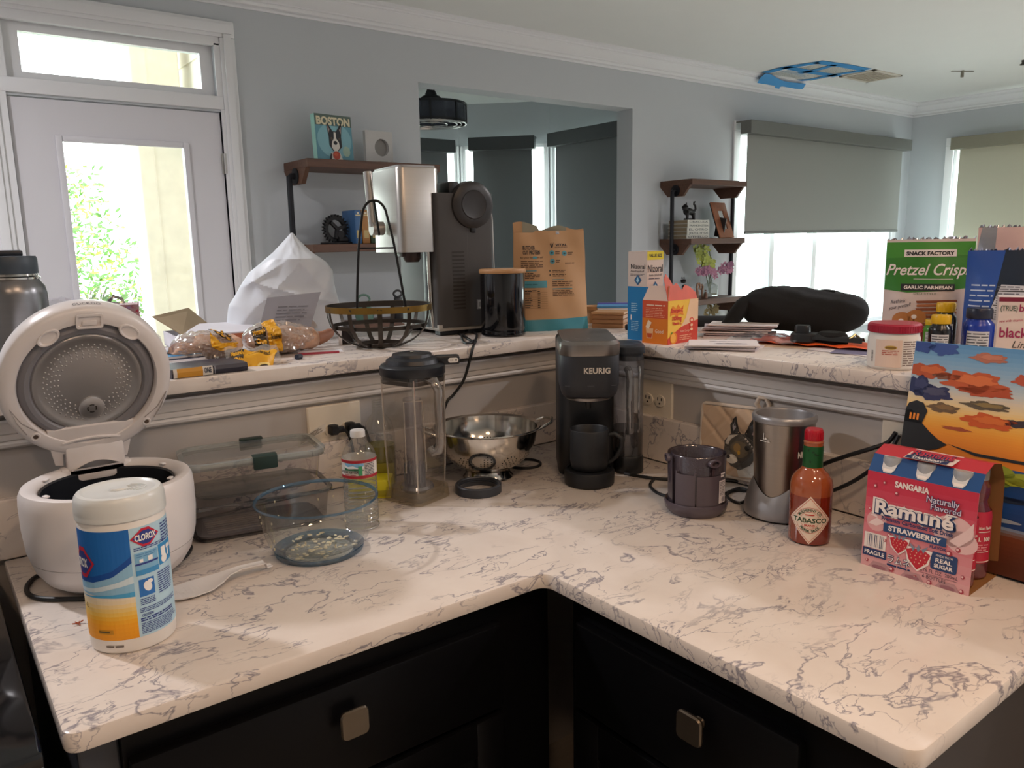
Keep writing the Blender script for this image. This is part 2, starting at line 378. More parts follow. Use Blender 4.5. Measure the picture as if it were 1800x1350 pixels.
def roller_shade(M, s0, s1, zv0, zv1, zb, cloth, box_m, label, off=.10, vx=.03, group=None):
    t = thing('roller_shade', label, 'window shade', M @ Vector(((s0+s1)/2, -off, zb)), 0, group)
    Mi = Matrix.Translation(-t.location) @ M
    g = G(); g.box(s0-vx, -off-.07, zv0, s1+vx, -off+.03, zv1, bev=.004, M=Mi); g.box(s0-vx, -off+.03, zv1-.012, s0-vx+.03, 0, zv1, M=Mi); g.box(s1+vx-.03, -off+.03, zv1-.012, s1+vx, 0, zv1, M=Mi)
    g.obj('valance', box_m, t, smooth=0)
    g = G(); g.box(s0, -off-.002, zb+.012, s1, -off+.001, zv0+.02, M=Mi); g.obj('shade_cloth', cloth, t, smooth=0)
    g = G(); g.box(s0, -off+.0012, zb+.012, s1, -off+.002, zv0+.02, M=Mi); g.obj('bounce_backing', SH_W, t, smooth=0)  # unseen white back, added to bounce daylight onto the casings
    g = G(); g.box(s0, -off-.009, zb, s1, -off+.007, zb+.022, bev=.004, M=Mi); g.obj('hem_bar', box_m, t, smooth=0)
    return t
SH_W = mat('shade_white_back', '#f0f0ee', .8, var=.01)
SH_D = mat('dark_shade_cloth', '#77797b', .8, var=.03, scale=400); SH_B = mat('dark_shade_box', '#505355', .6, var=.03)
SH_G = mat('grey_shade_cloth', '#93948f', .8, var=.02, scale=300); SH_GB = mat('grey_shade_box', '#6f706c', .55, var=.03)
SH_T = mat('tan_shade_cloth', '#c9c6b2', .8, var=.02, scale=300); SH_TB = mat('tan_shade_box', '#93907f', .55, var=.03)
bz0, bz1 = .5, 2.33
# facet A (parallel to the back wall), B (diagonal), C (towards the opening)
MA, LA = slab('wall_bay_left', BA, BB, 0, CEIL, PAINT, [(1.02, 2.06, bz0, bz1)])
MB, LB = slab('wall_bay_centre', BB, BC, 0, CEIL, PAINT, [(.03, .82, bz0, bz1)])
MC, LC = slab('wall_bay_right', BC, BD, 0, CEIL, PAINT, [(.04, 1.35, bz0, bz1)])
slab('wall_bay_end', (2.15, FAR+T), BA, 0, CEIL, PAINT)
shade_window(3, MA, 1.02, 2.06, bz0, bz1, head=False); shade_window(4, MB, .03, .82, bz0, bz1, head=False); shade_window(5, MC, .04, 1.35, bz0, bz1, head=False)
roller_shade(MA, 1.05, 1.89, 2.25, 2.36, .55, SH_D, SH_B, 'dark grey roller shade in the bay room, behind the round ceiling fan', vx=.05)
roller_shade(MB, .15, .695, 2.27, 2.385, .55, SH_D, SH_B, 'dark grey roller shade on the middle, angled window of the bay room', vx=.03)
roller_shade(MC, .20, 1.42, 2.27, 2.385, .55, SH_D, SH_B, 'dark grey roller shade in the bay room, closest to the right edge of the opening', vx=.04)
# big window of the back wall
MW = Matrix.Translation((0, FAR, 0))
shade_window(1, MW, WIN[0], WIN[1], WIN[2], WIN[3], mull=(5.86, 6.50, 7.42))
roller_shade(MW, 5.32, 7.73, 2.235, 2.335, 1.475, SH_G, SH_GB, 'half lowered mid grey roller shade on the wide window right of the wall shelves', off=.09, vx=.05)
MR = Matrix.Translation((RWX, 0, 0)) @ Matrix.Rotation(-pi/2, 4, 'Z')      # local x -> -Y, local -y -> -X
shade_window(2, MR, -RW[1], -RW[0], RW[2], RW[3], mull=(-2.2,))
roller_shade(MR, -3.49, -.95, 2.22, 2.33, 1.0, SH_T, SH_TB, 'tan lit roller shade on the right wall beside the room corner', off=.09, vx=.06)

# crown moulding
def crown(name, p, q, z, size=.10):
    prof = [(0, -.022), (.010, -.022), (.012, -.012), (.006, -.010), (.006, -.003), (.014, 0), (.020, .010), (.020, .016), (.027, .017), (.028, .024), (.044, .036), (.060, .052), (.070, .064), (.070, .070), (.079, .072), (.082, .080), (.092, .082), (.10, .088), (.10, .10), (0, .10)]
    d = (Vector(q)-Vector(p)).normalized(); nrm = Vector((d.y, -d.x, 0)); g = G(); k = size/.10; rings = []
    for e, sgn in ((Vector(p), 1), (Vector(q), -1)):
        rings.append([(e.x+nrm.x*a*k+d.x*sgn*a*k, e.y+nrm.y*a*k+d.y*sgn*a*k, z-.10*k+b*k) for a, b in prof])
    g.loft(rings); return struct(g.obj(name, WHITE, smooth=25))
crown('trim_1', (LX, FAR, 0), (RWX, FAR, 0), CEIL); crown('trim_2', (RWX, FAR, 0), (RWX, BY, 0), CEIL)
# door with its casing, transom
g = G(); cw = .072
x0, x1 = DOOR[0], DOOR[1]
for a, b in ((x0-.03-cw, x0-.03), (x1+.015, x1+.015+cw)):
    g.box(a, FAR-.022, 0, b, FAR, 2.429, bev=.005); g.box(a+.015, FAR-.032, 0, b-.02, FAR-.022, 2.444, bev=.003)
g.box(x0-.03-cw, FAR-.022, 2.43, x1+.015+cw, FAR, 2.505, bev=.005); g.box(x0-.02-cw, FAR-.032, 2.445, x1+cw, FAR-.0222, 2.49, bev=.003)
g.box(x0-.03, FAR-.014, 2.10, x1+.015, FAR+.02, 2.16, bev=.004); g.box(x0-.03, FAR-.010, 2.39, x1+.015, FAR+.02, 2.435, bev=.003)
g.box(x0-.03, FAR-.010, 0, x0, FAR+.02, 2.10); g.box(x1, FAR-.010, 0, x1+.015, FAR+.02, 2.10); g.box(x0-.03, FAR-.010, 2.14, x0+.012, FAR+.03, 2.40); g.box(x1-.012, FAR-.010, 2.14, x1+.015, FAR+.03, 2.40)
struct(g.obj('trim_3', WHITE, smooth=30))
def framed(name, o0, i0, y, t, m, parent=None, bead=True):
    g = G(); (X0, X1, Z0, Z1), (a, b, c, d) = o0, i0
    g.box(X0, y, Z0, a, y+t, Z1); g.box(b, y, Z0, X1, y+t, Z1); g.box(a, y, Z0, b, y+t, c); g.box(a, y, d, b, y+t, Z1)
    if bead:
        w_ = .022
        for (p, q, r_, s_) in ((a-w_, a+.006, c-w_, d+w_), (b-.006, b+w_, c-w_, d+w_), (a+.0062, b-.0062, c-w_, c+.006), (a+.0062, b-.0062, d-.006, d+w_)):
            g.box(p, y-.012, r_, q, y+.004, s_, bev=.005)
    return g.obj(name, m, parent, smooth=30)
o = struct(framed('window_6', TRN, (.50, 1.24, 2.193, 2.356), FAR+.03, .04, WHITE, bead=False))
g = G(); g.box(.50, FAR+.048, 2.193, 1.24, FAR+.052, 2.356); g.obj('pane', GLASS, o, smooth=0)
DM = mat('door_white', '#dcdadf', .42, var=.01, scale=4)
o = struct(framed('door_1', (x0+.004, x1-.004, .01, 2.085), (.612, 1.128, .25, 1.917), FAR+.012, .042, DM))
g = G(); g.box(.612, FAR+.03, .25, 1.128, FAR+.035, 1.917); g.obj('pane', GLASS, o, smooth=0)
HM = mat('hinge_nickel', '#b8b6b2', .35, .9)
for zz in (1.80, .35):
    g = G(); g.lathe([(0, zz), (.008, zz), (.008, zz+.095), (0, zz+.095)], 12, M=Matrix.Translation((x1+.002, FAR-.004, 0))); g.box(x1-.012, FAR+.004, zz, x1+.012, FAR+.012, zz+.095); g.obj('hinge', HM, o)
# soffit/jamb of the opening is the wall slab itself

# ---- the outside, seen through the door
CONC = mat('weathered_stucco', '#d6c8b8', .9, var=.14, scale=14, bump=.3)
g = G(); g.box(-6, FAR+T+.02, -.15, 13, 16, -.10); struct(g.obj('ground_outside', mat('patio_concrete', '#b9b4a8', .9, var=.08, scale=3), smooth=0))
col = thing('porch_column', 'tan weathered porch column outside the glazed door', 'column', (1.30, 5.2, -.10), 0)
g = G(); g.box(-.135, -.13, .9, .135, .13, 3.2, bev=.008); g.box(-.05, -.134, 1.0, -.045, -.128, 3.1); g.obj('shaft', CONC, col, smooth=0)
g = G(); g.box(-.19, -.18, 0, .19, .18, .86, bev=.006); g.box(-.165, -.155, .86, .165, .155, .93, bev=.01); g.obj('plinth', CONC, col, smooth=0)
SIDM = mat('cream_siding', '#e6dfd0', .8, var=.05, scale=20)
sd = struct(bpy.data.objects.new('wall_outside', None)); COL.objects.link(sd); sd.location = (1.52, 4.2, 0)
pl0 = None
for i in range(15):
    g = G(); g.add([(0, 0, 0), (.018, 0, 0), (.006, 0, .21), (0, 0, .21), (0, 1.6, 0), (.018, 1.6, 0), (.006, 1.6, .21), (0, 1.6, .21)], [(0, 1, 2, 3), (7, 6, 5, 4), (0, 4, 5, 1), (1, 5, 6, 2), (2, 6, 7, 3), (3, 7, 4, 0)])
    if pl0 is None: pl0 = g.obj('plank', SIDM, sd, smooth=0, rot=None); pl0.scale = (-1, 1, 1)
    else:
        c = pl0.copy(); COL.objects.link(c); c.location = (0, 0, i*.195)
g = G(); g.box(1.53, 4.2, -.1, 1.62, 5.8, 3.0); struct(g.obj('wall_outside_backing', SIDM, smooth=0))
g = G(); g.box(-.9, FAR+T+.01, 2.98, 1.6, 6.2, 3.1); struct(g.obj('porch_shade_slab', CONC, smooth=0))  # unseen slab added to shade the column and siding
lan = thing('porch_lantern', 'small white porch lantern on the siding outside the door', 'lantern', (1.44, 4.95, 1.98))
g = G(); g.box(-.045, -.06, 0, .045, .06, .012); g.box(-.045, -.06, .2, .045, .06, .215)
for a in (-.04, .04):
    for b_ in (-.055, .055): g.tube([(a, b_, 0), (a, b_, .21)], .005, 6)
g.box(.04, -.02, .08, .062, .02, .14)
g.obj('frame', WHITE, lan); g = G(); g.box(-.036, -.05, .012, .036, .05, .2); g.obj('glass', GLASS, lan, smooth=0)
tree = thing('shrub_tree', 'sunlit leafy green shrub outside the glazed door', 'shrub', (1.15, 8.0, -.10))
g = G(); R = random.Random(3)
for k in range(5): a = k*1.3; g.tube([(0, 0, 0), (.1*cos(a), .1*sin(a), .7), (.3*cos(a), .25*sin(a), 1.2)], [.02, .012, .006], 6)
g.obj('stem', mat('bark', '#6b5b45', .9), tree)
g = G()
for k in range(5200):
    a = R.random()*2*pi; rr = sqrt(R.random())*.85; zz = .3+(R.random()**1.7)*1.95; rr *= (1-.25*abs(zz-1.2)); c = Vector((rr*cos(a)-.25*(zz>1.6), rr*sin(a), zz))
    d = Vector((R.uniform(-1, 1), R.uniform(-1, 1), R.uniform(-.4, 1))).normalized(); s_ = d.orthogonal().normalized()*.016; L = .055+R.random()*.04
    g.add([c, c+d*L*.5+s_, c+d*L, c+d*L*.5-s_], [(0, 1, 2, 3)], 0 if R.random() < .65 else 1)
o = g.obj('foliage', [mat('leaf_green', '#5d8a38', .6, var=.2), mat('leaf_yellow', '#9aa83e', .6, var=.2)], tree, smooth=0, fixn=False); o['kind'] = 'stuff'

# ================================================================== KITCHEN
# half walls, trims, outlets
PAINT2 = wall_paint('half_wall_paint', '#b9b3ae')
g = G(); g.box(LX, YW_, 0, XW+.13, YW_+.12, BT-.0284); struct(g.obj('wall_counter_left', PAINT2, smooth=0))
g = G(); g.box(XW, YR-.35, 0, XW+.13, YW_, BT-.0284); struct(g.obj('wall_counter_right', PAINT2, smooth=0))
MOUL = mat('moulding_beige_white', '#d9d5d2', .4, var=.01, scale=5)
zt = BT-.0284
mp_ = [(0, -.066), (.006, -.066), (.012, -.062), (.013, -.057), (.010, -.052), (.0105, -.050), (.0135, -.0498), (.0135, -.0405), (.0115, -.0395), (.0115, -.0385), (.0145, -.038), (.016, -.030), (.022, -.018), (.0235, -.0165), (.0235, -.012), (0, -.012)]
g = G(); g.loft([[(LX, YW_-a, zt+b) for a, b in mp_], [(XW-.0, YW_-a, zt+b) for a, b in mp_]]); struct(g.obj('trim_4', MOUL, smooth=25))
g = G(); g.loft([[(XW-a, YW_, zt+b) for a, b in mp_], [(XW-a, YR-.35, zt+b) for a, b in mp_]]); struct(g.obj('trim_5', MOUL, smooth=25))
# bar ledge
EB = .030
def slab_poly(name, poly, z0, z1, m, bev, label, cat):
    g = G(); g.prism(poly, z0, z1, bev=bev); return tag(g.obj(name, m, smooth=30), label, cat)
def round_poly(pts, rads, n=6):
    out = []; N = len(pts)
    for i in range(N):
        p, a, b = Vector(pts[i]), Vector(pts[i-1]), Vector(pts[(i+1) % N]); r = rads[i]
        if r == 0: out.append(tuple(p)); continue
        u = (a-p).normalized(); v = (b-p).normalized(); s_, e_ = p+u*r, p+v*r; c = p+u*r+v*r
        a0 = atan2(s_.y-c.y, s_.x-c.x); a1 = atan2(e_.y-c.y, e_.x-c.x); d = (a1-a0+pi) % (2*pi)-pi
        out += [(c.x+r*cos(a0+d*k/n), c.y+r*sin(a0+d*k/n)) for k in range(n+1)]
    return out
bx, by = XB-EB, YB-EB; BWD = .56
barp = [(LX, by), (bx, by), (bx, YR-.37), (bx+BWD, YR-.37), (bx+BWD, by+BWD), (LX, by+BWD)]
slab_poly('bar_ledge', barp, BT-.0284, BT, QUARTZ, .004, 'raised L-shaped white veined stone ledge on top of the half walls', 'counter')
ct = slab_poly('countertop', round_poly([(XL, YF), (XF, YF), (XF, YR), (XB, YR), (XB, YB), (XL, YB)], [.018, .020, .022, .0, 0, 0]), CT-.0265, CT, QUARTZ, .004, 'lower L-shaped white stone worktop with grey veins over the black cabinets', 'counter')
g = G(); g.box(LX, YB, CT+.0002, XW, YW_, CT+.107, bev=.002); struct(g.obj('trim_6', QUARTZ, smooth=0))
g = G(); g.box(XB, YR, CT+.0002, XW, YB, CT+.107, bev=.002); struct(g.obj('trim_7', QUARTZ, smooth=0))
# cabinets
CAB = mat('black_cabinet_paint', '#08080a', .38, var=.15, scale=60, spec=.15); KNOB = mat('aged_nickel', '#6f6558', .35, .9, var=.1)
def cab_front(w_, parent, kx, kz):
    """fronts in local frame: x 0..w, y 0 = face, -y outward, z absolute"""
    def door(z0, z1, name, knob=None, panel=True):
        g = G(); g.box(.004, -.020, z0, w_-.004, 0, z1, bev=.004); g.box(.004, -.0235, z0, .03, -.018, z1, bev=.003) if panel else None
        if panel:
            g = G(); fr = .06
            g.box(.004, -.020, z0, fr, 0, z1, bev=.003); g.box(w_-fr, -.020, z0, w_-.004, 0, z1, bev=.003); g.box(fr-.002, -.020, z0, w_-fr+.002, 0, z0+fr, bev=.003); g.box(fr-.002, -.020, z1-fr, w_-fr+.002, 0, z1, bev=.003)
            g.box(fr-.004, -.010, z0+fr-.004, w_-fr+.004, -.002, z1-fr+.004)
        o = g.obj(name, CAB, parent, smooth=30)
        if knob:
            k = G(); M = Matrix.Translation((knob[0], -.020, knob[1])) @ Matrix.Rotation(pi/2, 4, 'X')
            k.loft([ring3(rrect(.014, .014, .004, 3), 0), ring3(rrect(.010, .010, .003, 3), .006), ring3(rrect(.012, .012, .003, 3), .016), ring3(rrect(.040, .040, .007, 3), .019), ring3(rrect(.042, .042, .008, 3), .023), ring3(rrect(.039, .039, .007, 3), .026)], M=M)
            k.obj('knob', KNOB, o)
    door(.700, .845, 'drawer', (kx, kz), panel=False); door(.13, .690, 'door', None)
cl = thing('base_cabinet', 'black base cabinet under the left run, with one drawer and a square knob', 'cabinet', (XL+.06, YF+.030, 0))
wl = XF-.075-(XL+.06)
g = G(); g.box(0, 0, .10, XF-XL-.03, .60, CT-.027); g.box(0, .06, 0, XF-XL-.03, .60, .10); g.obj('carcass', CAB, cl, smooth=0); cab_front(wl, cl, on_y(625, 1272, .918).x-(XL+.06), on_y(625, 1272, .918).z)
g = G(); g.box(-.045, .015, 0, .0, .58, CT-.027, bev=.003); g.obj('side_panel', mat('grey_end_panel', '#3a3d45', .35, var=.1, scale=12), cl, smooth=0)
cr_ = thing('base_cabinet', 'black base cabinet under the right run, with one drawer and a square knob', 'cabinet', (XF+.030, YF-.055, 0), -pi/2)
wr = .41
g = G(); g.box(-.02, .0, .10, YF-.055-YR-.03, .58, CT-.027); g.box(0, .06, 0, YF-.055-YR-.03, .58, .10); g.obj('carcass', CAB, cr_, smooth=0); cab_front(wr, cr_, YF-.055-on_x(1210, 1281, .756).y, on_x(1210, 1281, .756).z)
g = G(); g.box(YF-.055-YR-.03, .0, 0, YF-.055-YR-.005, .60, CT-.027, bev=.002); g.obj('side_panel', mat('dark_brown_end_panel', '#2b2522', .45, var=.1), cr_, smooth=0)
# range to the left
rg = thing('kitchen_range', 'black range at the left end of the counter', 'range', (XL-.395, YF+.02, 0))
g = G(); g.box(-.36, 0, .05, .36, .62, .88, bev=.006); g.obj('body', mat('range_black', '#14161b', .25, var=.1), rg, smooth=30)
g = G(); g.box(-.37, -.02, .885, .375, .62, .905, bev=.005); g.obj('cooktop', mat('black_glass', '#0c0d10', .08, var=.02), rg, smooth=30)
g = G(); g.box(.36, -.0, .05, .375, .6, .88, bev=.003); g.obj('side_trim', mat('satin_steel_side', '#5c6068', .35, .6), rg, smooth=30)
g = G(); g.tube([(-.3, -.05, .78), (.3, -.05, .78)], .011, 10); g.tube([(-.28, -.05, .78), (-.28, 0, .78)], .007); g.tube([(.28, -.05, .78), (.28, 0, .78)], .007); g.obj('handle', STEEL, rg)

# outlets
IV = mat('ivory_plate', '#e9dfcd', .35, var=.01); SLOT = mat('slot_dark', '#2a2420', .6)
def outlet(name, label, loc, rz, sockets, w_=.127, cat='outlet'):
    t = thing(name, label, cat, loc, rz)
    g = G(); g.loft([[(p[0], 0, p[1]) for p in rrect(w_, .115, .003, 3)], [(p[0], -.003, p[1]) for p in rrect(w_, .115, .003, 3)], [(p[0], -.0055, p[1]) for p in rrect(w_-.006, .109, .003, 3)]]); g.obj('plate', IV, t, smooth=30)
    for sx_ in sockets:
        for dz in (.0,):
            g = G(); g.lathe([(0, .0085), (.0155, .0085), (.0165, .0070), (.0165, .005)], 24, M=Matrix.Translation((sx_, 0, dz)) @ RXm, sy=.9); s = g.obj('socket', IV, t)
            g = G(); g.box(sx_-.007, -.0090, dz+.001, sx_-.0005+-.004, -.0086, dz+.009); g.box(sx_+.0045, -.0090, dz+.001, sx_+.007, -.0086, dz+.008); g.lathe([(0, .009), (.0024, .009), (.0024, .0085)], 10, M=Matrix.Translation((sx_, 0, dz-.006)) @ RXm); g.obj('slots', SLOT, s, smooth=0)
    g = G(); g.lathe([(0, .0072), (.002, .0068), (.0028, .0055)], 10, M=Matrix.Translation((sum(sockets)/max(1, len(sockets)), 0, 0)) @ RXm); g.obj('screw', IV, t)
    return t
OL = outlet('power_outlet', 'cream wall outlet plate with two black plugs in it, left wall', (.7155, YW_, 1.044), 0, (-.010, .029))
OR = outlet('power_outlet', 'empty cream wall outlet plate right of the coffee maker', (XW, 1.291, 1.060), -pi/2, (-.012, .027))
outlet('power_outlet', 'cream wall plate half hidden behind the sunset painting', (XW, .655, 1.052), -pi/2, (-.019, .019))

# ceiling fittings
VM = mat('vent_white', '#d6cfc2', .5)
def quad_on_ceiling(pix): return [on_z(x, y, CEIL) for x, y in pix]
v = quad_on_ceiling([(1486, 133), (1530, 124), (1574, 132), (1532, 142)])
c_ = sum(v, Vector())/4; t = thing('ceiling_vent', 'beige slatted vent in the ceiling beside the blue taped patch', 'vent', c_)
g = G(); a_ = (v[0]-v[3]).length; W_, H_ = .42, .30
g.box(-W_/2, -H_/2, -.010, W_/2, -H_/2+.03, 0, bev=.002); g.box(-W_/2, H_/2-.03, -.010, W_/2, H_/2, 0, bev=.002); g.box(-W_/2, -H_/2, -.010, -W_/2+.03, H_/2, 0, bev=.002); g.box(W_/2-.03, -H_/2, -.010, W_/2, H_/2, 0, bev=.002); g.obj('frame', VM, t, smooth=0)
s0 = None
for k in range(9):
    yy_ = -H_/2+.045+k*.026
    if s0 is None: g = G(); g.box(-W_/2+.03, 0, -.008, W_/2-.03, .016, -.004); s0 = g.obj('slat', mat('vent_slat', '#b5aa98', .5), t, smooth=0, loc=(0, yy_, 0))
    else: c = s0.copy(); COL.objects.link(c); c.location = (0, yy_, 0)
TAPE = mat('blue_tape', '#2f8fd0', .6, var=.04); FILM = clear('plastic_film', '#f4f4f0', .1, .35, '#e8e8e4')
tp = thing('taped_patch', 'clear plastic sheet held by blue painter tape over ceiling and crown', 'tape', on_z(1430, 130, CEIL))
def cpt(x, y, off=.003): return on_z(x, y, CEIL-off)
def cstrip(pix, wd, name='tape_strip', mm=TAPE, parent=tp):
    g = G(); P = [cpt(*q)-parent.location for q in pix]; g.strip(P, wd, .0008, nrm=lambda i, p: (0, 0, -1)); return g.obj(name, mm, parent, smooth=0)
cstrip([(1345, 128), (1380, 119), (1440, 110)], .08); cstrip([(1436, 109), (1480, 115), (1523, 123)], .09); cstrip([(1380, 118), (1425, 127), (1472, 134)], .08); cstrip([(1520, 124), (1470, 131), (1425, 140), (1380, 143)], .06); cstrip([(1468, 114), (1440, 122), (1405, 129)], .06)
g = G(); P = [cpt(x, y, .001)-tp.location for x, y in ((1350, 130), (1440, 112), (1518, 123), (1425, 142))]; g.add(P, [(0, 1, 2, 3)]); g.obj('plastic_sheet', FILM, tp, smooth=0)
# the wide tape apron folds down over the crown moulding
def on_crown(x, y):     # the slanting face of the crown moulding
    n_ = Vector((0, .097, .09)); p0 = Vector((0, 3.872, 2.686)); d = ray(x, y); return CAM+d*((p0-CAM).dot(n_)/d.dot(n_))
g = G(); ap = [on_crown(*q)-tp.location for q in ((1346, 129), (1356, 131), (1366, 137), (1376, 142), (1392, 145), (1417, 147), (1411, 157), (1398, 156), (1375, 152), (1371, 153), (1370, 156), (1362, 155), (1362, 151), (1345, 148), (1331, 146), (1336, 137))]
g.add(ap, [tuple(range(len(ap)))])
g.obj('tape_apron', TAPE, tp, smooth=0)
t = thing('ceiling_hook', 'small grey bracket hook on the ceiling at the upper right', 'hook', on_z(1692, 124, CEIL))
g = G(); g.tube([(0, 0, 0), (0, 0, -.05)], .012, 8); g.strip([(-.07, .05, -.004), (.09, -.04, -.004)], .018, .004, nrm=lambda i, p: (0, 0, -1)); g.obj('bracket', mat('hook_metal', '#8a8478', .4, .5), t)
t = thing('sprinkler_head', 'small dark sprinkler head on the ceiling at the right picture edge', 'sprinkler', on_z(1799, 106, CEIL)); g = G(); g.lathe([(0, -.035), (.022, -.033), (.022, -.028), (.01, -.02), (.012, 0), (0, 0)], 14); g.obj('head', mat('sprinkler_metal', '#4a4845', .4, .7), t)
t = thing('ceiling_vent', 'narrow dark slot vent in the ceiling of the bay room', 'vent', on_z(848, 162, CEIL), -.1); g = G(); g.box(-.16, -.035, -.008, .16, .035, 0, bev=.002); g.obj('frame', mat('vent_grey', '#8d8b86', .5), t, smooth=0); g = G(); [g.box(-.15, -.028+k*.014, -.010, .15, -.022+k*.014, -.008) for k in range(4)]; g.obj('louvres', SLOT, t, smooth=0)

# caged fan in the bay room
fan = thing('caged_ceiling_fan', 'dark drum shaped cage ceiling fan hanging in the bay room', 'ceiling fan', (3.445, 5.5, CEIL))
FM = mat('fan_bronze', '#3b3c3f', .45, .7)
g = G(); g.lathe([(0, 0), (.012, 0), (.014, -.02), (.012, -.045), (.03, -.07), (.045, -.10), (.05, -.12), (.0, -.12)], 20); g.obj('canopy', FM, fan)
g = G(); g.lathe([(0, -.12), (.07, -.12), (.085, -.14), (.085, -.165), (0, -.165)], 24); g.obj('motor', FM, fan)
RF, zf0, zf1 = .275, -.175, -.325
g = G(); g.lathe([(RF-.006, zf0), (RF, zf0), (RF, zf0-.018), (RF-.006, zf0-.018), (RF-.006, zf0)], 48); g.lathe([(RF-.006, zf1+.018), (RF, zf1+.018), (RF, zf1), (RF-.006, zf1), (RF-.006, zf1+.018)], 48); g.obj('rim', FM, fan)
MESH = clear('fan_mesh', '#7a7f8a', .05, .75, '#4e525c')
g = G(); g.lathe([(RF-.003, zf0-.01), (RF-.003, zf1+.01)], 48); g.obj('mesh_band', MESH, fan)
for k in range(8):
    a = 2*pi*k/8+.2; g = G(); g.box(RF-.006, -.007, zf1, RF+.003, .007, zf0, M=Matrix.Rotation(a, 4, 'Z')); g.obj('upright', FM, fan, smooth=0)
g = G()
for rr in (.27, .235, .20, .12): g.tube([(rr*cos(a*pi/18), rr*sin(a*pi/18), zf1-.004) for a in range(36)], .006, 6, closed=True)
g.obj('guard_ring', mat('guard_bright', '#c9c6c2', .25, .9), fan)
for k in range(5):
    a = 2*pi*k/5; g = G(); g.grid(lambda u, v: ((.05+.19*u), (v-.5)*.09*(1-.3*u), -.25+(v-.5)*.04), 4, 2, M=Matrix.Rotation(a, 4, 'Z')); g.obj('blade', FM, fan)
g = G(); g.lathe([(0, -.16), (.05, -.17), (.06, -.30), (0, -.33)], 20); g.obj('hub', FM, fan)
# ================================================================== THINGS ON THE WORKTOP
def lean_tube(name, pts, r, parent=None, m=CORD, seg=8, sm=1):
    """smooth cord through points (Catmull-Rom)"""
    P = [Vector(p) for p in pts]; out = []
    for i in range(len(P)-1):
        p0, p1, p2, p3 = P[max(i-1, 0)], P[i], P[i+1], P[min(i+2, len(P)-1)]
        for k in range(6):
            t = k/6; out.append(.5*((2*p1)+(p2-p0)*t+(2*p0-5*p1+4*p2-p3)*t*t+(3*p1-p0-3*p2+p3)*t**3))
    out.append(P[-1]); g = G(); g.tube(out, r, seg); return g.obj(name, m, parent)
def cord(name, label, pix, z, r=.0035, cat='cord', m=CORD):
    """cord lying at height z through picture points (x, y[, dz])"""
    P = [on_z(p[0], p[1], z+r+(p[2] if len(p) > 2 else 0)) for p in pix]
    o = lean_tube(name, P, r, None, m); tag(o, label, cat); return o

# ---- rice cooker
CKW = mat('cooker_white', '#e4dfde', .28, var=.01, scale=8)
ck = thing('rice_cooker', 'open white round rice cooker with its lid standing upright', 'rice cooker', (.222, 1.378, CT)); ck.scale = (.875, .875, .95)
g = G(); g.lathe([(0, .004), (.085, .004), (.10, .006), (.118, .018), (.132, .038), (.1385, .058)], 72); g.obj('base_shell', CKW, ck)
g = G(); g.lathe([(.1385, .0585), (.143, .075), (.1460, .11), (.1462, .150), (.1448, .166), (.1405, .1745), (.134, .1770), (.126, .1750), (.118, .171), (.1135, .165), (.112, .150)], 72); g.obj('body', CKW, ck)
g = G(); g.lathe([(0, .03), (.09, .03), (.108, .05), (.1095, .164), (.1120, .167), (.1125, .164), (.111, .05)], 64); g.obj('inner_pot', mat('pot_nonstick', '#1d2026', .35, var=.1, spec=.4), ck)
g = G()
for k in range(6):
    a = k*pi/3+.4; g.box(.111, -.006, .1715, .119, .006, .1745, M=Matrix.Rotation(a, 4, 'Z'), bev=.001)
g.obj('rim_tab', CKW, ck)
# hinge block at the back
g = G(); g.box(-.050, .104, .160, .052, .128, .232, bev=.004); g.box(-.062, .104, .150, .064, .140, .178, bev=.006)
g.grid(lambda u, v: (-.045+.09*u,   .100-.014*v, .176+.014*v*sin(pi*u)), 12, 4); g.obj('hinge', CKW, ck)
LY, LZ, LXo = .072, .336, -.004     # lid plane and centre
def lidM(): return Matrix.Translation((LXo, LY, LZ)) @ Matrix.Rotation(radians(23), 4, 'X') @ RXm    # local z -> -y (front)
g = G(); ML = lidM()
g.lathe([(0, -.048), (.10, -.046), (.130, -.040), (.142, -.028), (.146, -.012), (.1465, .006), (.1445, .013), (.139, .0172), (.128, .0185), (.119, .017), (.1165, .012), (.1165, .000), (0, .000)], 80, M=ML)
lid = g.obj('lid', CKW, ck)
g = G(); g.prism([(-.074, -.085), (.076, -.085), (.070, -.128), (.064, -.160), (.050, -.163), (.050, -.138), (-.050, -.138), (-.050, -.163), (-.064, -.160), (-.070, -.128)], .001, .0145, M=ML, bev=.002); g.obj('hinge_arm', CKW, lid, smooth=30)
g = G(); g.lathe([(.092, .004), (.098, .012), (.105, .0135), (.111, .010), (.1162, .004), (.1162, .0), (.092, 0)], 80, M=ML); g.obj('gasket', mat('grey_gasket', '#828186', .5, var=.03), lid)
g = G(); g.lathe([(0, .0055), (.03, .0055), (.06, .0065), (.082, .0075), (.0835, .0085), (.092, .0095), (.0945, .007), (.0945, 0)], 80, M=ML); g.obj('inner_plate', mat('frosted_alu', '#bdbbbb', .34, .75, var=.04, scale=12), lid)
g = G()
for rr, n_ in ((.050, 30), (.056, 34), (.062, 38), (.068, 42), (.074, 46)):
    for k in range(n_):
        a = 2*pi*k/n_+rr*30
        if -2.1 < (a % (2*pi)) - 4.71 < .0 and rr > .1: continue
        g.sphere((rr*cos(a), rr*sin(a), .0064+(rr-.05)*.03), .0019, seg=6, M=ML, sc=(1, 1, .5))
o = g.obj('dimples', _M['frosted_alu'], lid); o['kind'] = 'stuff'
g = G(); Mv = ML @ Matrix.Translation((.004, -.052, 0)); g.lathe([(0, .010), (.020, .010), (.0225, .0085), (.0225, .005)], 32, M=Mv); vent = g.obj('steam_vent', _M['frosted_alu'], lid)
g = G()
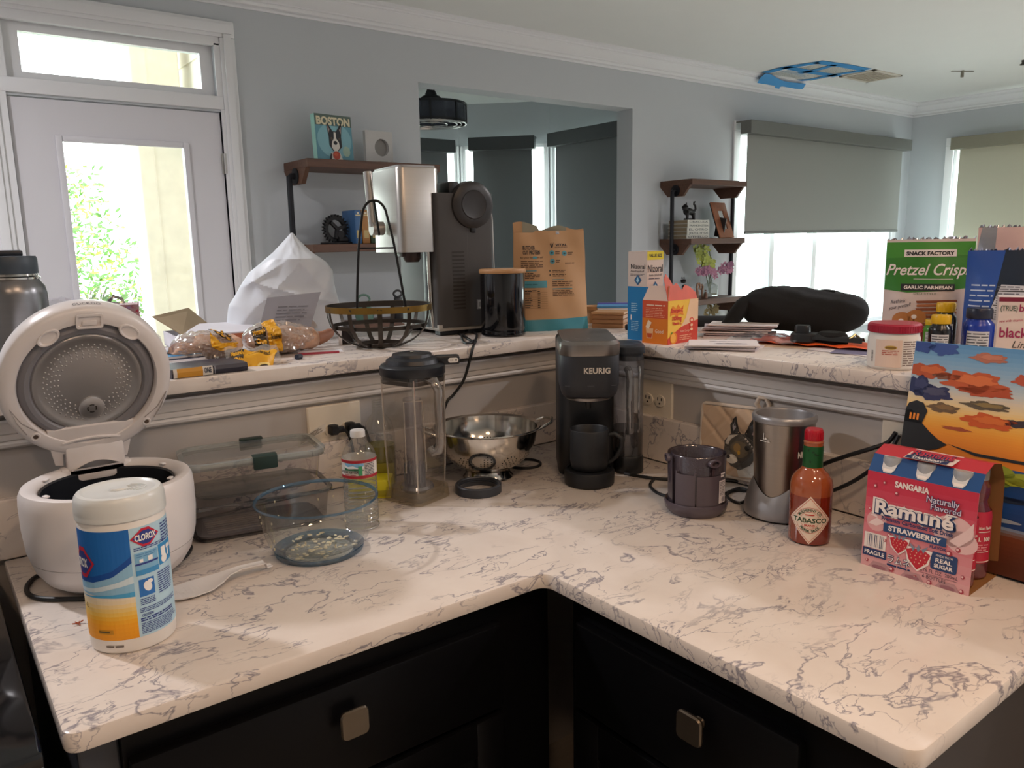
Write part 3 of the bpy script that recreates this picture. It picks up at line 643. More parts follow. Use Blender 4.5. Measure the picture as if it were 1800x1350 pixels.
for k in range(4):
    a0 = k*pi/2+.25+pi/4; pts = [((.0075)*cos(a0+t*.27), (.0075)*sin(a0+t*.27), .0103) for t in range(5)]
    g.strip(pts, .0022, .0006, nrm=lambda i, p: (0, 0, 1), M=Mv)
g.obj('vent_slot', SLOT, vent, smooth=0)
CKG = mat('cooker_shadow_line', '#a9a29f', .4)
g = G(); g.loft([ring3(rrect(.044, .026, .004, 3, .004, .1245), .0192), ring3(rrect(.044, .026, .004, 3, .004, .1245), .0215), ring3(rrect(.037, .019, .003, 3, .004, .1245), .0215), ring3(rrect(.037, .019, .003, 3, .004, .1245), .0165)], cap0=False, M=ML); g.box(-.008, .116, .0165, .016, .125, .020, M=ML, bev=.002); g.obj('latch', CKW, lid, smooth=30)
for sgn in (-1, 1):
    g = G(); c0 = Vector((.004+sgn*.066, .098)); g.lathe([(0, .0172), (.012, .0176), (.0145, .0205), (.017, .0205), (.018, .0175)], 24, M=ML @ Matrix.Translation((c0.x, c0.y, 0)) @ Matrix.Rotation(-sgn*.6, 4, 'Z'), sx=1.15, sy=.7); g.obj('lock_recess', CKW, lid)
    g = G(); g.lathe([(0, .0180), (.0045, .0180), (.0047, .0195), (.0075, .0198), (.0085, .0175)], 20, M=ML @ Matrix.Translation((.003+sgn*.096, -.090, 0))); s = g.obj('screw_boss', CKW, lid)
    g = G(); g.lathe([(0, .0186), (.0044, .0186), (.0044, .0178)], 16, M=ML @ Matrix.Translation((.003+sgn*.096, -.090, 0))); g.obj('screw_hole', mat('screw_brown', '#6a5a50', .4, .5), s)
    g = G(); g.tube([ML @ Vector((.003+sgn*x, y, .0182)) for x, y in ((.110, -.083), (.124, -.058), (.133, -.030), (.116, -.060), (.092, -.080))], .0010, 6); g.obj('groove', CKG, lid)
g = G(); g.tube([ML @ Vector((x, -.112+.004*cos((x)*40), .0165)) for x in [-.05+.01*i for i in range(11)]], .0028, 6); g.obj('hinge_lip', CKW, lid)
Pn = Print(lambda u, v, l: ML @ Vector(((.1468+l)*sin(u/.1468), (.1468+l)*cos(u/.1468), .002-v)), lift=.0004); Pn.text('CUCKOO', .004, .0, .0075, ink('4a4446'), 1, bold=.01, spacing=1.15, width=.046); Pn.obj('lettering', lid)
# print on the dome face is flat enough here; feet
g = G(); [g.lathe([(0, 0), (.008, 0), (.009, .005), (0, .005)], 12, M=Matrix.Translation((.075*cos(a), .075*sin(a), 0))) for a in (0.8, 2.3, 3.9, 5.4)]; g.obj('foot', BLACKP, ck)
def cordz(pts, r, par=None): return lean_tube('cord', pts, r, par)
pc = [on_z(x, y, CT+.0045) for x, y in ((62, 1005), (35, 1020), (22, 1038), (30, 1053), (60, 1060), (110, 1060), (150, 1058), (200, 1045), (250, 1022), (290, 1002), (325, 985), (345, 970), (352, 955), (340, 946))]
cordz([p-ck.location for p in pc], .0042, ck)['label'] = 'thick black power cord looping round the base'

# ---- wipes canister
cx = thing('wipes_canister', 'white and blue disinfecting wipes canister with yellow label in front of the rice cooker', 'canister', (.194, 1.134, CT), facing(.194, 1.134)); cx.scale = (.93, .93, 1)
r_ = .0585
CW = mat('canister_white', '#e6e2dc', .35, var=.01)
g = G(); g.lathe([(0, 0), (.054, 0), (.0575, .003), (r_, .008), (r_, .180), (.057, .183), (0, .183)], 64); g.obj('body', CW, cx)
g = G(); g.lathe([(r_-.003, .182), (.0605, .1825), (.0610, .187), (.0605, .189), (.0610, .191), (.0600, .205), (.0585, .210), (.0555, .2135), (.050, .2145), (.047, .2125), (.044, .2115), (.0, .2125)], 64); lidc = g.obj('lid', mat('canister_lid', '#d9dcda', .3, var=.02), cx)
g = G()
for k in range(5): g.tube([((.012+k*.006)*cos(a), (.012+k*.006)*sin(a)*.55, .2128) for a in [(-.9+i*.25) for i in range(9)]], .0006, 5)
g.lathe([(0, .2150), (.012, .2146), (.014, .2125)], 24, sy=.6); g.obj('lid_relief', _M['canister_lid'], lidc)
P = Print(cyl_front(r_), du=.006)
BL, BD_, LB, YE, CR, WH, NV, RD = ink('1468b8'), ink('0d4c9e'), ink('a9cfe6'), ink('f0a60f'), ink('f3dfa8'), ink('f2f0ec'), ink('2a3a86'), ink('c2203a')
z0, z1, uL, uM, uR = .021, .172, -.088, .006, .092
P.rect(uM, z0, uR, z1, ink('b5d6e6'), 1)
P.poly([(uL, .105), (uL, z1), (uM, z1), (uM, .132), (-.02, .116), (-.05, .108)], BL, 1)
P.poly([(uL, .100), (uL, .107), (-.05, .110), (-.02, .118), (uM, .135), (uM, .126), (-.02, .110), (-.05, .102)], BD_, 2)
P.poly([(uL, .084), (uL, .102), (-.05, .104), (-.02, .112), (uM, .128), (uM, .084)], ink('8fc0df'), 1)
P.poly([(uL, .090), (-.05, .094), (-.01, .103), (uM, .108), (uM, .098), (-.02, .094), (-.05, .088), (uL, .086)], ink('cfe2ec'), 2)
P.poly([(uL, .080), (-.03, .085), (uM, .086), (uM, .079), (-.03, .081)], ink('4aa3d4'), 2)
cols = ['e9dcc4', 'ead9b6', 'ecd298', 'eecb77', 'efc257', 'f0b636', 'f1ab1c', 'f0a30f', 'eea00c', 'eb9d0a', 'e99a0a']
for i, c in enumerate(cols):
    a = z0+(.082-z0)*(1-(i+1)/len(cols)); b_ = z0+(.082-z0)*(1-i/len(cols)); P.rect(uL, a, uM, b_, ink(c), 1)
P.rect(-.050, .030, -.027, .036, ink('c78a10'), 2); P.small(-.049, -.028, .031, .0355, 1, ink('5a4a20'), 3)
def diamond(cu, cv, a, b, lay):
    P.poly([(cu-a, cv), (cu-a*.25, cv+b), (cu+a*.25, cv+b), (cu+a, cv), (cu+a*.25, cv-b), (cu-a*.25, cv-b)], RD, lay)
    P.poly([(cu-a*.84, cv), (cu-a*.22, cv+b*.74), (cu+a*.22, cv+b*.74), (cu+a*.84, cv), (cu+a*.22, cv-b*.74), (cu-a*.22, cv-b*.74)], NV, lay+1)
diamond(.028, .157, .0215, .0125, 3); P.text('CLOROX', .028, .1535, .0085, WH, 5, bold=.035, width=.031)
diamond(-.068, .128, .024, .021, 3); P.text('CLOROX', -.074, .122, .012, WH, 5, bold=.035, width=.036)
P.small(.054, .085, .140, .168, 7, NV, 3, seed=4); P.small(.010, .060, .140, .145, 2, NV, 3, seed=5, ragged=0)
P.rect(.010, .106, .044, .137, ink('7fb4d6'), 2); P.rect(.010, .106, .044, .113, ink('3f8fc6'), 3); P.rect(.010, .120, .044, .1225, NV, 3); P.rect(.016, .1235, .021, .128, WH, 4); P.rect(.028, .1235, .035, .130, WH, 4); P.small(.012, .043, .130, .136, 2, ink('5a8fbc'), 3)
P.rect(.046, .110, .082, .139, ink('2f8cc8'), 2); P.rect(.051, .122, .061, .134, WH, 3); P.ell(.057, .117, .007, .006, WH, 3); P.rect(.066, .118, .070, .134, WH, 3); P.rect(.064, .128, .078, .133, WH, 3)
P.rect(.012, .076, .034, .100, ink('2a6fba'), 2); P.ell(.024, .089, .0055, .0075, WH, 3, a=.4); P.ell(.028, .095, .004, .003, WH, 3)
P.small(.040, .070, .072, .103, 10, NV, 3, seed=6, ragged=.1); P.small(.012, .034, .064, .074, 4, NV, 3, seed=7); P.small(.010, .078, .054, .061, 3, NV, 3, seed=8); P.text('CAUTION', .020, .0485, .0036, NV, 3, bold=.03, width=.016)
P.small(.010, .074, .041, .047, 2, NV, 3, seed=9, fill=.6); P.small(.010, .076, .024, .040, 7, NV, 3, seed=10)
P.small(-.040, -.012, .010, .014, 1, ink('6a6058'), 2, seed=11, fill=.7)
P.text('e', -.070, .064, .010, ink('8a6a10'), 3); P.obj('label_print', cx)
# crumb
cr2 = thing('food_crumb', 'small orange crumb on the worktop left of the wipes canister', 'crumb', on_z(138, 1098, CT)); g = G(); R = random.Random(5)
for k in range(7): g.tube([(0, 0, .002), (R.uniform(-.008, .008), R.uniform(-.006, .006), .001+R.random()*.003)], .0009, 5)
g.obj('crumb', mat('crumb_orange', '#a8502a', .6), cr2)

# ---- rice paddle
pa, pb = on_z(300, 1052, CT), on_z(478, 1002, CT); d = pb-pa; L = d.length; rzp = atan2(d.y, d.x)
pd = thing('rice_paddle', 'white plastic rice paddle lying on the worktop with handle towards the glass bowl', 'paddle', pa, rzp)
g = G(); prof = [(0, .020, .001), (.01, .027, .001), (.03, .0305, .0015), (.055, .029, .003), (.075, .020, .007), (.090, .011, .012), (.11, .0075, .015), (.15, .0075, .013), (L-.01, .0085, .006), (L, .005, .005)]
g.loft([[(x, w_*a, z+h+.002) for a, h in ((-1, .0012), (-.6, .0), (0, -.0008), (.6, .0), (1, .0012), (1, .0032), (.6, .0022), (0, .0016), (-.6, .0022), (-1, .0032))] for x, w_, z in prof]); pad = g.obj('blade_and_handle', WHITEP, pd, smooth=50)
g = G()
for i in range(9):
    for j in range(8):
        x = .012+i*.0062; y = -.021+j*.006
        if abs(y) < .027-(max(0, x-.05)*.6): g.sphere((x, y, .0045+x*.03), .0011, seg=6, sc=(1, 1, .5))
o = g.obj('nubs', WHITEP, pad); o['kind'] = 'stuff'

# ---- two stacked food containers
def glass_box(t, w_, d_, h, r_, mg, mr):
    g = G(); pts = []
    g.loft([ring3(rrect(w_-.03, d_-.03, r_, 6), .003), ring3(rrect(w_-.012, d_-.012, r_, 6), .012), ring3(rrect(w_, d_, r_, 6), h)], cap1=False, cap0=True); g.obj('bowl', mg, t)
    g = G(); a, b = rrect(w_+.012, d_+.012, r_, 6), rrect(w_-.004, d_-.004, r_, 6)
    g.loft([ring3(a, h-.005), ring3(a, h), ring3(b, h), ring3(b, h-.005), ring3(a, h-.005)], cap0=False, cap1=False); g.obj('rim', mr, t)
    g = G(); g.loft([ring3(rrect(w_-.03, d_-.03, r_, 6), 0), ring3(rrect(w_-.022, d_-.022, r_, 6), .006)]); g.obj('base', mr, t)
CG = clear('container_glass', '#f4f2f1', .07, .04, '#b5b0b0', edge=.45); CGR = clear('container_rim', '#e2e4e3', .25, .2, '#8d9290', edge=.6)
azc = radians(-10)
low = thing('food_container', 'clear rectangular food container without a lid, lower one of the stack', 'container', (.487, 1.465, CT), azc)
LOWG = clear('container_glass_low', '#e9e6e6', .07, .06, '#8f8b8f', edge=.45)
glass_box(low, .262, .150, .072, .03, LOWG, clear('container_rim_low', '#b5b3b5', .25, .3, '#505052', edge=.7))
g = G(); g.loft([ring3(rrect(.225, .115, .02, 5), .0065), ring3(rrect(.225, .115, .02, 5), .0105)]); g.obj('drip_tray', mat('drip_tray_grey', '#6a6667', .5), low, smooth=30)
g = G(); [g.box(-.095+.0, -.045+k*.012, .0105, .02, -.040+k*.012, .0125, bev=.0008) for k in range(8)]; g.obj('tray_rib', mat('tray_rib_grey', '#8b8583', .5), low, smooth=30)
upc = thing('food_container', 'clear lidded food container with dark green clips, on top of the stack', 'container', (.492, 1.484, CT+.0725), azc)
glass_box(upc, .245, .142, .066, .03, CG, CGR)
g = G(); a, b = rrect(.262, .160, .034, 7), rrect(.244, .142, .030, 7)
g.loft([ring3(a, .0665), ring3(a, .0735), ring3(b, .0735), ring3(b, .0695), ring3(b, .0665)], cap0=False, cap1=False); lidp = g.obj('lid', clear('lid_grey', '#e6eae8', .28, .35, '#c6ccc9', edge=.6), upc)
g = G(); c = rrect(.226, .124, .024, 7); g.loft([ring3(b, .070), ring3(c, .0685)], cap0=False, cap1=True); g.obj('lid_panel', clear('lid_panel', '#f5f6f4', .16, .14, '#dfe1de', edge=.5), lidp)
CLG = mat('clip_green', '#16302b', .4, var=.05)
for s_ in (-1, 1):
    g = G(); y = s_*.0815; g.box(-.010, y-.004, .052, .034, y+.004, .078, bev=.003); g.box(-.010, y-(.018 if s_ > 0 else 0), .0745, .034, y+(.018 if s_ < 0 else 0), .0785, bev=.0015); g.obj('clip', CLG, upc, smooth=30)

# ---- glass mixing bowl
bw = thing('glass_bowl', 'clear glass mixing bowl with crumbs stuck inside, in front of the containers', 'bowl', (.524, 1.258, CT)); bw.scale = (.94, .94, .87)
GB = clear('bowl_glass', '#fbfdfd', .07, .0, '#c8d4d8', edge=.62, rough=.02); GBB = clear('bowl_glass_thick', '#f0f7f9', .16, .04, '#a9c8d4', edge=.6, rough=.02)
g = G(); g.lathe([(.070, .006), (.083, .014), (.092, .030), (.100, .060), (.106, .090), (.109, .108)], 80); g.obj('wall', GB, bw)
GBR = clear('bowl_rim_blue', '#a9c6da', .2, .16, '#6f9cbc', edge=.6, rough=.02)
g = G(); g.lathe([(.109, .108), (.1125, .1095), (.1135, .112), (.112, .1145), (.1095, .1135), (.108, .111), (.109, .108)], 80); g.obj('rim', GBR, bw)
g = G(); g.lathe([(.062, .002), (.066, 0), (.076, 0), (.081, .004), (.083, .013), (.076, .009), (.066, .005), (.062, .002)], 80); g.obj('base_ring', GBR, bw)
g = G(); g.lathe([(0, .006), (.066, .006)], 60); g.obj('base', GBB, bw)
g = G(); g.lathe([(.102, .108), (.0985, .085), (.092, .055), (.084, .030), (.074, .016), (.062, .010), (0, .009)], 80); g.obj('inner_wall', GB, bw)
g = G(); R = random.Random(9)
for k in range(70):
    a = R.uniform(0, 2*pi); rr = sqrt(R.random())*.068; g.sphere((rr*cos(a), rr*sin(a), .0112), .0042, seg=6, sc=(R.uniform(.5, 1.6), R.uniform(.5, 1.4), .3))
for k in range(26):
    a = R.uniform(0, 2*pi); zz = R.uniform(.03, .1); rr = .089+zz*.16; g.sphere((rr*cos(a), rr*sin(a), zz), .0022, seg=6, sc=(.7, .7, 1.4))
o = g.obj('crumbs', mat('rice_crumb', '#cfc3a4', .6), bw); o['kind'] = 'stuff'

# ---- water bottle
wb = thing('water_bottle', 'small clear ribbed water bottle with red and blue paper label', 'bottle', (.638, 1.318, CT), facing(.638, 1.318))
pr = [(0, .004), (.022, .0), (.028, .003), (.031, .012)]
zz = .016
while zz < .094: pr += [(.0300, zz), (.0320, zz+.002), (.0320, zz+.0055), (.0288, zz+.0078)]; zz += .0085
pr += [(.0312, .101), (.0318, .104), (.0318, .140), (.0305, .146), (.026, .156), (.018, .166), (.0128, .172), (.0125, .181)]
PETR = clear('pet_rib', '#f4f4f2', .35, .22, '#d9d9d6', edge=.9, rough=.06)
PET = clear('pet_plastic', '#f8f8f7', .11, .03, '#dfe0de', edge=.8, rough=.04)
g = G(); g.lathe(pr, 48); g.obj('body', PET, wb)
for k in range(9): g = G(); g.tube([(.0312*cos(2*pi*i/40), .0312*sin(2*pi*i/40), .0165+.0085*k) for i in range(40)], .0009, 6, closed=True); g.obj('rib', PETR, wb)
g = G(); g.tube([(.0315*cos(2*pi*i/40), .0315*sin(2*pi*i/40), .004) for i in range(40)], .0016, 6, closed=True); g.obj('foot_ring', PETR, wb)
g = G(); g.lathe([(0, .190), (.0128, .190), (.0140, .188), (.0142, .178), (.0128, .177)], 36); g.obj('cap', mat('cap_frost', '#c9c8c6', .4), wb)
g = G(); g.lathe([(.0323, .104), (.0323, .139)], 48); g.obj('label_band', mat('label_paper', '#d9d4cc', .45), wb)
P = Print(cyl_front(.0325), du=.005); P.rect(-.045, .1335, .045, .139, ink('a3202c'), 1); P.rect(-.045, .104, .045, .1095, ink('a3202c'), 1)
P.rect(-.030, .1245, .008, .1333, ink('7fb6dc'), 1); P.poly([(-.030, .1235), (-.030, .130), (-.022, .1265), (-.012, .129), (-.004, .125), (.008, .128), (.008, .1235)], ink('e8ecee'), 2); P.poly([(-.030, .1195), (-.030, .1255), (-.02, .122), (-.008, .1235), (.008, .121), (.008, .1195)], ink('2c6b4c'), 3)
P.rect(-.002, .1105, .005, .128, ink('3f9a68'), 4); P.text('CRYSTAL GEYSER', -.022, .1145, .0042, ink('2c2a2c'), 3, bold=.03, width=.040); P.small(-.030, -.006, .1100, .1130, 1, ink('a3202c'), 3); P.small(.0095, .030, .110, .133, 8, ink('4a4a58'), 3, ragged=.05); P.obj('label_print', wb)

# ---- yellow item and clear bottle with yellow liquid behind
ysp = thing('yellow_sponge_box', 'bright yellow box lying on the counter between water bottle and pitcher', 'box', (.742, 1.480, CT), radians(-35)); g = G(); g.box(-.045, -.028, 0, .045, .028, .040, bev=.003); g.obj('box', mat('yellow_card', '#d8cf1e', .5, var=.05), ysp, smooth=30)
g = G(); g.box(-.0455, -.0285, .004, .0455, .0285, .018, bev=.001); g.obj('olive_band', mat('yellow_olive', '#a89d1c', .5), ysp, smooth=30)  # darker olive band round the lower part of the box
ob = thing('soap_bottle', 'clear plastic bottle holding yellow-green liquid, behind the yellow box', 'bottle', (.792, 1.528, CT), -.5)
g = G(); g.lathe([(0, 0), (.030, 0), (.034, .006), (.034, .120), (.028, .145), (.014, .165), (.0125, .19), (.0125, .20)], 36); g.obj('body', PET, ob)
g = G(); g.lathe([(0, .002), (.0325, .006), (.0325, .095), (0, .095)], 36); g.obj('liquid', clear('yellow_liquid', '#b9b23a', .1, .5, '#a39a2c'), ob)
g = G(); [g.lathe([(.0128, .180+k*.005), (.0140, .182+k*.005), (.0128, .184+k*.005)], 30) for k in range(4)]; g.obj('neck_ring', PET, ob)
g = G(); g.box(-.03, -.037, .012, .03, -.0345, .060, bev=.001); g.obj('sticker', mat('olive_sticker', '#8d8424', .5), ob, smooth=0)

# ---- pitcher
pt = thing('iced_tea_pitcher', 'tall square clear plastic pitcher with black lid', 'pitcher', (.810, 1.402, CT), facing(.8, 1.392)+radians(8))
PCE = clear('pitcher_edge', '#fff8ee', .45, .3, '#e9e0d4', edge=.9, rough=.08)
PC = clear('pitcher_plastic', '#f9f6f2', .11, .025, '#dfd8cf', edge=.8, rough=.03); PCT = clear('pitcher_thick', '#f4f0e4', .14, .08, '#c4bba6', edge=.65)
g = G(); sq = lambda s_, r=.018: [(x, y) for x, y in rrect(s_, s_, r, 5)]
Mr = Matrix.Rotation(radians(38), 4, 'Z')
g.loft([ring3(sq(.090), .004), ring3(sq(.094), .02), ring3(sq(.100), .12), ring3(sq(.104), .27)], cap1=False, M=Mr); g.obj('jar', PC, pt)
for sx_, sy_ in ((1, 1), (-1, 1), (-1, -1), (1, -1)):
    g = G(); g.tube([Mr @ Vector((sx_*(k_-.0045), sy_*(k_-.0045), z_)) for k_, z_ in ((.0455, .02), (.049, .12), (.0505, .262))], .0016, 8); g.obj('corner_edge_glint', PCE, pt)  # thick corners as pale tubes that stand in for edge highlights
g = G(); g.loft([ring3(sq(.1005), .249), ring3(sq(.1025), .252), ring3(sq(.1025), .258)], cap0=False, cap1=False, M=Mr); g.obj('collar', mat('pitcher_collar', '#3a332e', .4), pt)
g = G(); g.tube([(-.024, -.020, .212), (-.024, -.020, .06)], .0014, 6); g.tube([(.015, -.021, .212), (.018, -.022, .06)], .0014, 6); g.tube([(-.024, -.020, .212), (.015, -.021, .212)], .0014, 6); g.obj('infuser_window', PCE, pt)
g = G(); g.loft([ring3(sq(.105), 0), ring3(sq(.107), .004), ring3(sq(.103), .026), ring3(sq(.086), .026), ring3(sq(.080), .010)], M=Mr); g.obj('base', PCT, pt)
g = G(); g.lathe([(.021, .020), (.020, .055), (.0215, .07), (.019, .17), (.019, .215)], 36, M=Matrix.Translation((-.004, .0, 0))); g.obj('infuser_tube', clear('infuser', '#ececf2', .14, .05, '#b9b8c0', edge=.55), pt)
g = G()
for k in range(16):
    a = 2*pi*k/16; g.box(.019, -.0012, .024, .0225, .0012, .075, M=Matrix.Translation((-.004, 0, 0)) @ Matrix.Rotation(a, 4, 'Z'))
g.lathe([(0, .018), (.034, .018), (.036, .024), (.033, .030), (0, .030)], 36); g.obj('infuser_rib', clear('infuser_rib', '#b9bcc8', .3, .3, '#9a9fb0', edge=.6), pt)
g = G(); hp = [(.018, -.045, .262), (.034, -.056, .258), (.042, -.062, .240), (.043, -.062, .18), (.043, -.062, .128), (.038, -.060, .114), (.028, -.056, .110), (.022, -.050, .118)]
g.tube([(x, y, z) for x, y, z in hp], [.008, .010, .0105, .010, .010, .010, .009, .008], 12); g.obj('handle', clear('handle_clear', '#d9d3cc', .35, .12, '#c9c0b8', edge=.9, rough=.04), pt)
BLD = mat('pitcher_lid_black', '#1b1e24', .35, var=.05)
g = G(); g.loft([ring3(sq(.100), .258), ring3(sq(.103), .264), ring3(sq(.106, .025), .266)], M=Mr); g.lathe([(0, .266), (.066, .266), (.068, .269), (.0675, .284), (.064, .288), (.056, .290), (.053, .298), (.045, .302), (.042, .303), (.040, .309), (.022, .312), (.02, .310), (0, .310)], 64); lp = g.obj('lid', BLD, pt)
g = G(); g.box(.044, -.012, .283, .098, .012, .303, bev=.005, M=Matrix.Rotation(radians(-6), 4, 'Z')); sp = g.obj('spout_lever', BLD, lp, smooth=30)
Ms = Matrix.Rotation(radians(-6), 4, 'Z')
Pp = Print(lambda u, v, l: Ms @ Vector((.084+u, -.0122-l, .293+v)), lift=.0004); Pp.poly([(p[0], p[1]) for p in rrect(.021, .010, .0045, 5)], ink('e2dfda'), 1); Pp.text('1/2', -.003, -.002, .004, ink('6a6a6a'), 2); Pp.ell(.006, 0, .0016, .0026, ink('3a3a3a'), 2); Pp.obj('lever_print', sp)
g = G(); g.sphere((0, 0, .312), .004, sc=(1, 1, .6)); g.obj('lid_pin', CHROME, lp)

# ---- colander
co = thing('colander', 'polished steel colander on a foot, half behind the pitcher', 'colander', (1.014, 1.428, CT), facing(1.014, 1.428)); co.scale = (1.10, 1.10, 1.03)
g = G(); g.lathe([(.040, .0), (.052, .0), (.053, .002), (.046, .010), (.045, .020)], 64); g.obj('foot_ring', CHROME, co)
cprof = [(0, .0185), (.03, .019), (.052, .024), (.075, .038), (.092, .060), (.101, .085), (.104, .105), (.105, .112)]
g = G(); g.lathe(cprof+[(.111, .1135), (.113, .116), (.111, .118), (.104, .1145), (.1028, .105), (.0998, .085), (.0905, .061), (.074, .0395), (.051, .0255), (.03, .0205), (0, .020)], 72); cb = g.obj('bowl', CHROME, co)
HOLE = mat('hole_black', '#14110f', .8); g = G(); n_h = 0
def cpos(s_):
    L_ = [0]
    for i in range(1, len(cprof)): L_.append(L_[-1]+sqrt((cprof[i][0]-cprof[i-1][0])**2+(cprof[i][1]-cprof[i-1][1])**2))
    for i in range(1, len(cprof)):
        if s_ <= L_[i]: t = (s_-L_[i-1])/(L_[i]-L_[i-1]); a = Vector(cprof[i-1]); b = Vector(cprof[i]); p = a.lerp(b, t); dd = (b-a).normalized(); return p.x, p.y, dd.y, -dd.x
    return cprof[-1][0], cprof[-1][1], 1, 0
for c_ in range(12):                      # clusters of holes: round flowers and triangles
    a0 = 2*pi*c_/12
    pts = [(0, 0)]+[(.008*cos(k*pi/3), .008*sin(k*pi/3)) for k in range(6)]+[(.016*cos(k*pi/6), .016*sin(k*pi/6)) for k in range(12)] if c_ % 2 == 0 else [(x*.007, y*.007) for y in range(-2, 4) for x in range(-3, 4) if abs(x) <= (3-y)/2+.6]
    for (du_, dv_) in pts:
        s_ = .098+dv_; r1, z_, nx, nz = cpos(s_); a = a0+du_/r1
        for sg, off in ((1, .0006), (-1, -.0022)):
            c1 = Vector(((r1+nx*off)*cos(a), (r1+nx*off)*sin(a), z_+nz*off)); n1 = Vector((nx*cos(a), nx*sin(a), nz)); q = n1.to_track_quat('Z', 'Y').to_matrix().to_4x4()
            g.add([Matrix.Translation(c1) @ q @ Vector((.0013*cos(k*pi/3), .0013*sin(k*pi/3), 0)) for k in range(6)], [(0, 1, 2, 3, 4, 5)])
o = g.obj('drain_holes', HOLE, cb, smooth=0, fixn=False); o['kind'] = 'stuff'
for sgn in (-1, 1):
    g = G(); hp = [(sgn*.100, -.030, .105), (sgn*.112, -.030, .110), (sgn*.132, -.024, .118), (sgn*.142, 0, .122), (sgn*.132, .024, .118), (sgn*.112, .030, .110), (sgn*.100, .030, .105)]
    g.tube(hp, .0032, 10, M=Matrix.Rotation(.25, 4, 'Z')); g.obj('handle', CHROME, co)

# ---- rings
def ringthing(name, label, x, y, R1, R0, h, mm, cat, thread=False):
    t = thing(name, label, cat, (x, y, CT)); g = G(); pr = [(R1-.001, 0), (R1, .001), (R1, h-.002), (R1-.002, h), (R0+.001, h), (R0, h-.002)]
    if thread: pr += [(R0+.001, h*.75), (R0-.0015, h*.68), (R0+.001, h*.6), (R0-.0015, h*.5), (R0, h*.4)]
    pr += [(R0, .001), (R0+.001, 0), (R1-.001, 0)]; g.lathe(pr, 64); g.obj('ring', mm, t); return t
p = on_z(838, 870, CT); ringthing('blender_ring', 'dark grey threaded plastic ring lying in front of the colander', p.x+.016, p.y+.016, .050, .043, .020, mat('ring_grey', '#34383f', .4), 'ring', True)
p = on_z(922, 817, CT); ringthing('rubber_gasket', 'thin black rubber ring between colander and coffee maker', p.x, p.y, .042, .037, .006, mat('rubber_black', '#1b1a1c', .6), 'ring')

# ---- coffee maker with side reservoir
kx, ky = 1.191, 1.285; krz = facing(kx, ky)+radians(5)
km = thing('coffee_maker', 'black single-serve coffee maker with silver lid band and side water tank', 'coffee maker', (kx, ky, CT), krz)
KB = mat('brewer_black', '#14161a', .42, var=.05); KS = mat('brewer_slate', '#26292f', .5, var=.04); KSil = brushed('brewer_silver', '#8f8a86', .34, (60, 1, 1))
wk = .128
def col_ring(w_, y0, y1, z, r=.03):      # plan shape: flat back, rounded front
    pts = rrect(w_, y1-y0, r, 6, 0, (y0+y1)/2); return ring3(pts, z)
g = G(); g.loft([col_ring(wk-.006, .000, .150, 0, .025), col_ring(wk, -.004, .154, .006, .028), col_ring(wk, -.004, .154, .306, .028), col_ring(wk-.006, -.002, .152, .312, .028)]); g.obj('body', KB, km)
g = G(); g.loft([col_ring(wk*.80, -.078, .02, .193, .03), col_ring(wk*.93, -.092, .02, .203, .034), col_ring(wk+.001, -.100, .06, .225, .038), col_ring(wk+.001, -.102, .10, .289, .038), col_ring(wk-.002, -.102, .10, .291, .038)]); hd = g.obj('brew_head', KS, km)
g = G(); g.lathe([(0, .186), (.030, .187), (.049, .190), (.050, .196), (.044, .200)], 40, M=Matrix.Translation((0, -.040, 0))); g.obj('nozzle_ring', KSil, hd)
g = G(); g.lathe([(0, .165), (.006, .165), (.009, .188), (0, .19)], 16, M=Matrix.Translation((0, -.040, 0))); g.obj('nozzle', KB, hd)
g = G(); g.loft([col_ring(wk+.002, -.104, .075, .2905, .040), col_ring(wk+.003, -.106, .075, .296, .040), col_ring(wk+.002, -.106, .075, .314, .040), col_ring(wk-.008, -.098, .075, .321, .038)], cap1=False); g.obj('silver_band', KSil, km)
g = G(); g.loft([col_ring(wk-.008, -.098, .150, .3195, .036), col_ring(wk-.010, -.097, .148, .322, .036), col_ring(wk-.022, -.085, .138, .3225, .03)]); g.obj('lid', mat('brewer_lid_grey', '#4d4a49', .45, .3), km)
P = Print(lambda u, v, l: (u, v, .3226+l), lift=.0004); ringp = [(.030*cos(2*pi*i/32), -.055+.013*sin(2*pi*i/32)) for i in range(33)]
for i in range(32): a, b = ringp[i], ringp[i+1]; P.poly([a, b, (b[0]*.965, -.055+(b[1]+.055)*.94), (a[0]*.965, -.055+(a[1]+.055)*.94)], ink('8a8682'), 1)
P.rect(-.028, -.033, -.006, -.030, ink('1d1d1f'), 1); P.rect(.006, -.033, .026, -.030, ink('1d1d1f'), 1); P.text('k', 0, -.059, .008, ink('a39e98'), 2, bold=.04); P.obj('button_print', km)
P = Print(lambda u, v, l: (u, -.1022-l, v), lift=.0004); P.text('KEURIG', .013, .2535, .0125, ink('c9c3ba'), 1, bold=.03, width=.056, spacing=1.05); P.obj('lettering', hd)
g = G(); g.tube([(x, -.1005+abs(x)*.12, .226) for x in (-.055, -.03, 0, .03, .055)], .0006, 4); g.obj('seam', mat('seam_grey', '#5a5c60', .4), hd)
g = G(); g.lathe([(0, 0), (.052, 0), (.055, .003), (.056, .028), (.054, .033), (.049, .034), (.047, .031), (0, .031)], 56, M=Matrix.Translation((.0, -.060, 0))); dt = g.obj('drip_tray', KB, km)
g = G(); g.lathe([(0, .033), (.046, .033), (.046, .0315), (0, .0315)], 40, M=Matrix.Translation((.0, -.060, 0))); g.obj('drip_plate', BLACKM, dt)
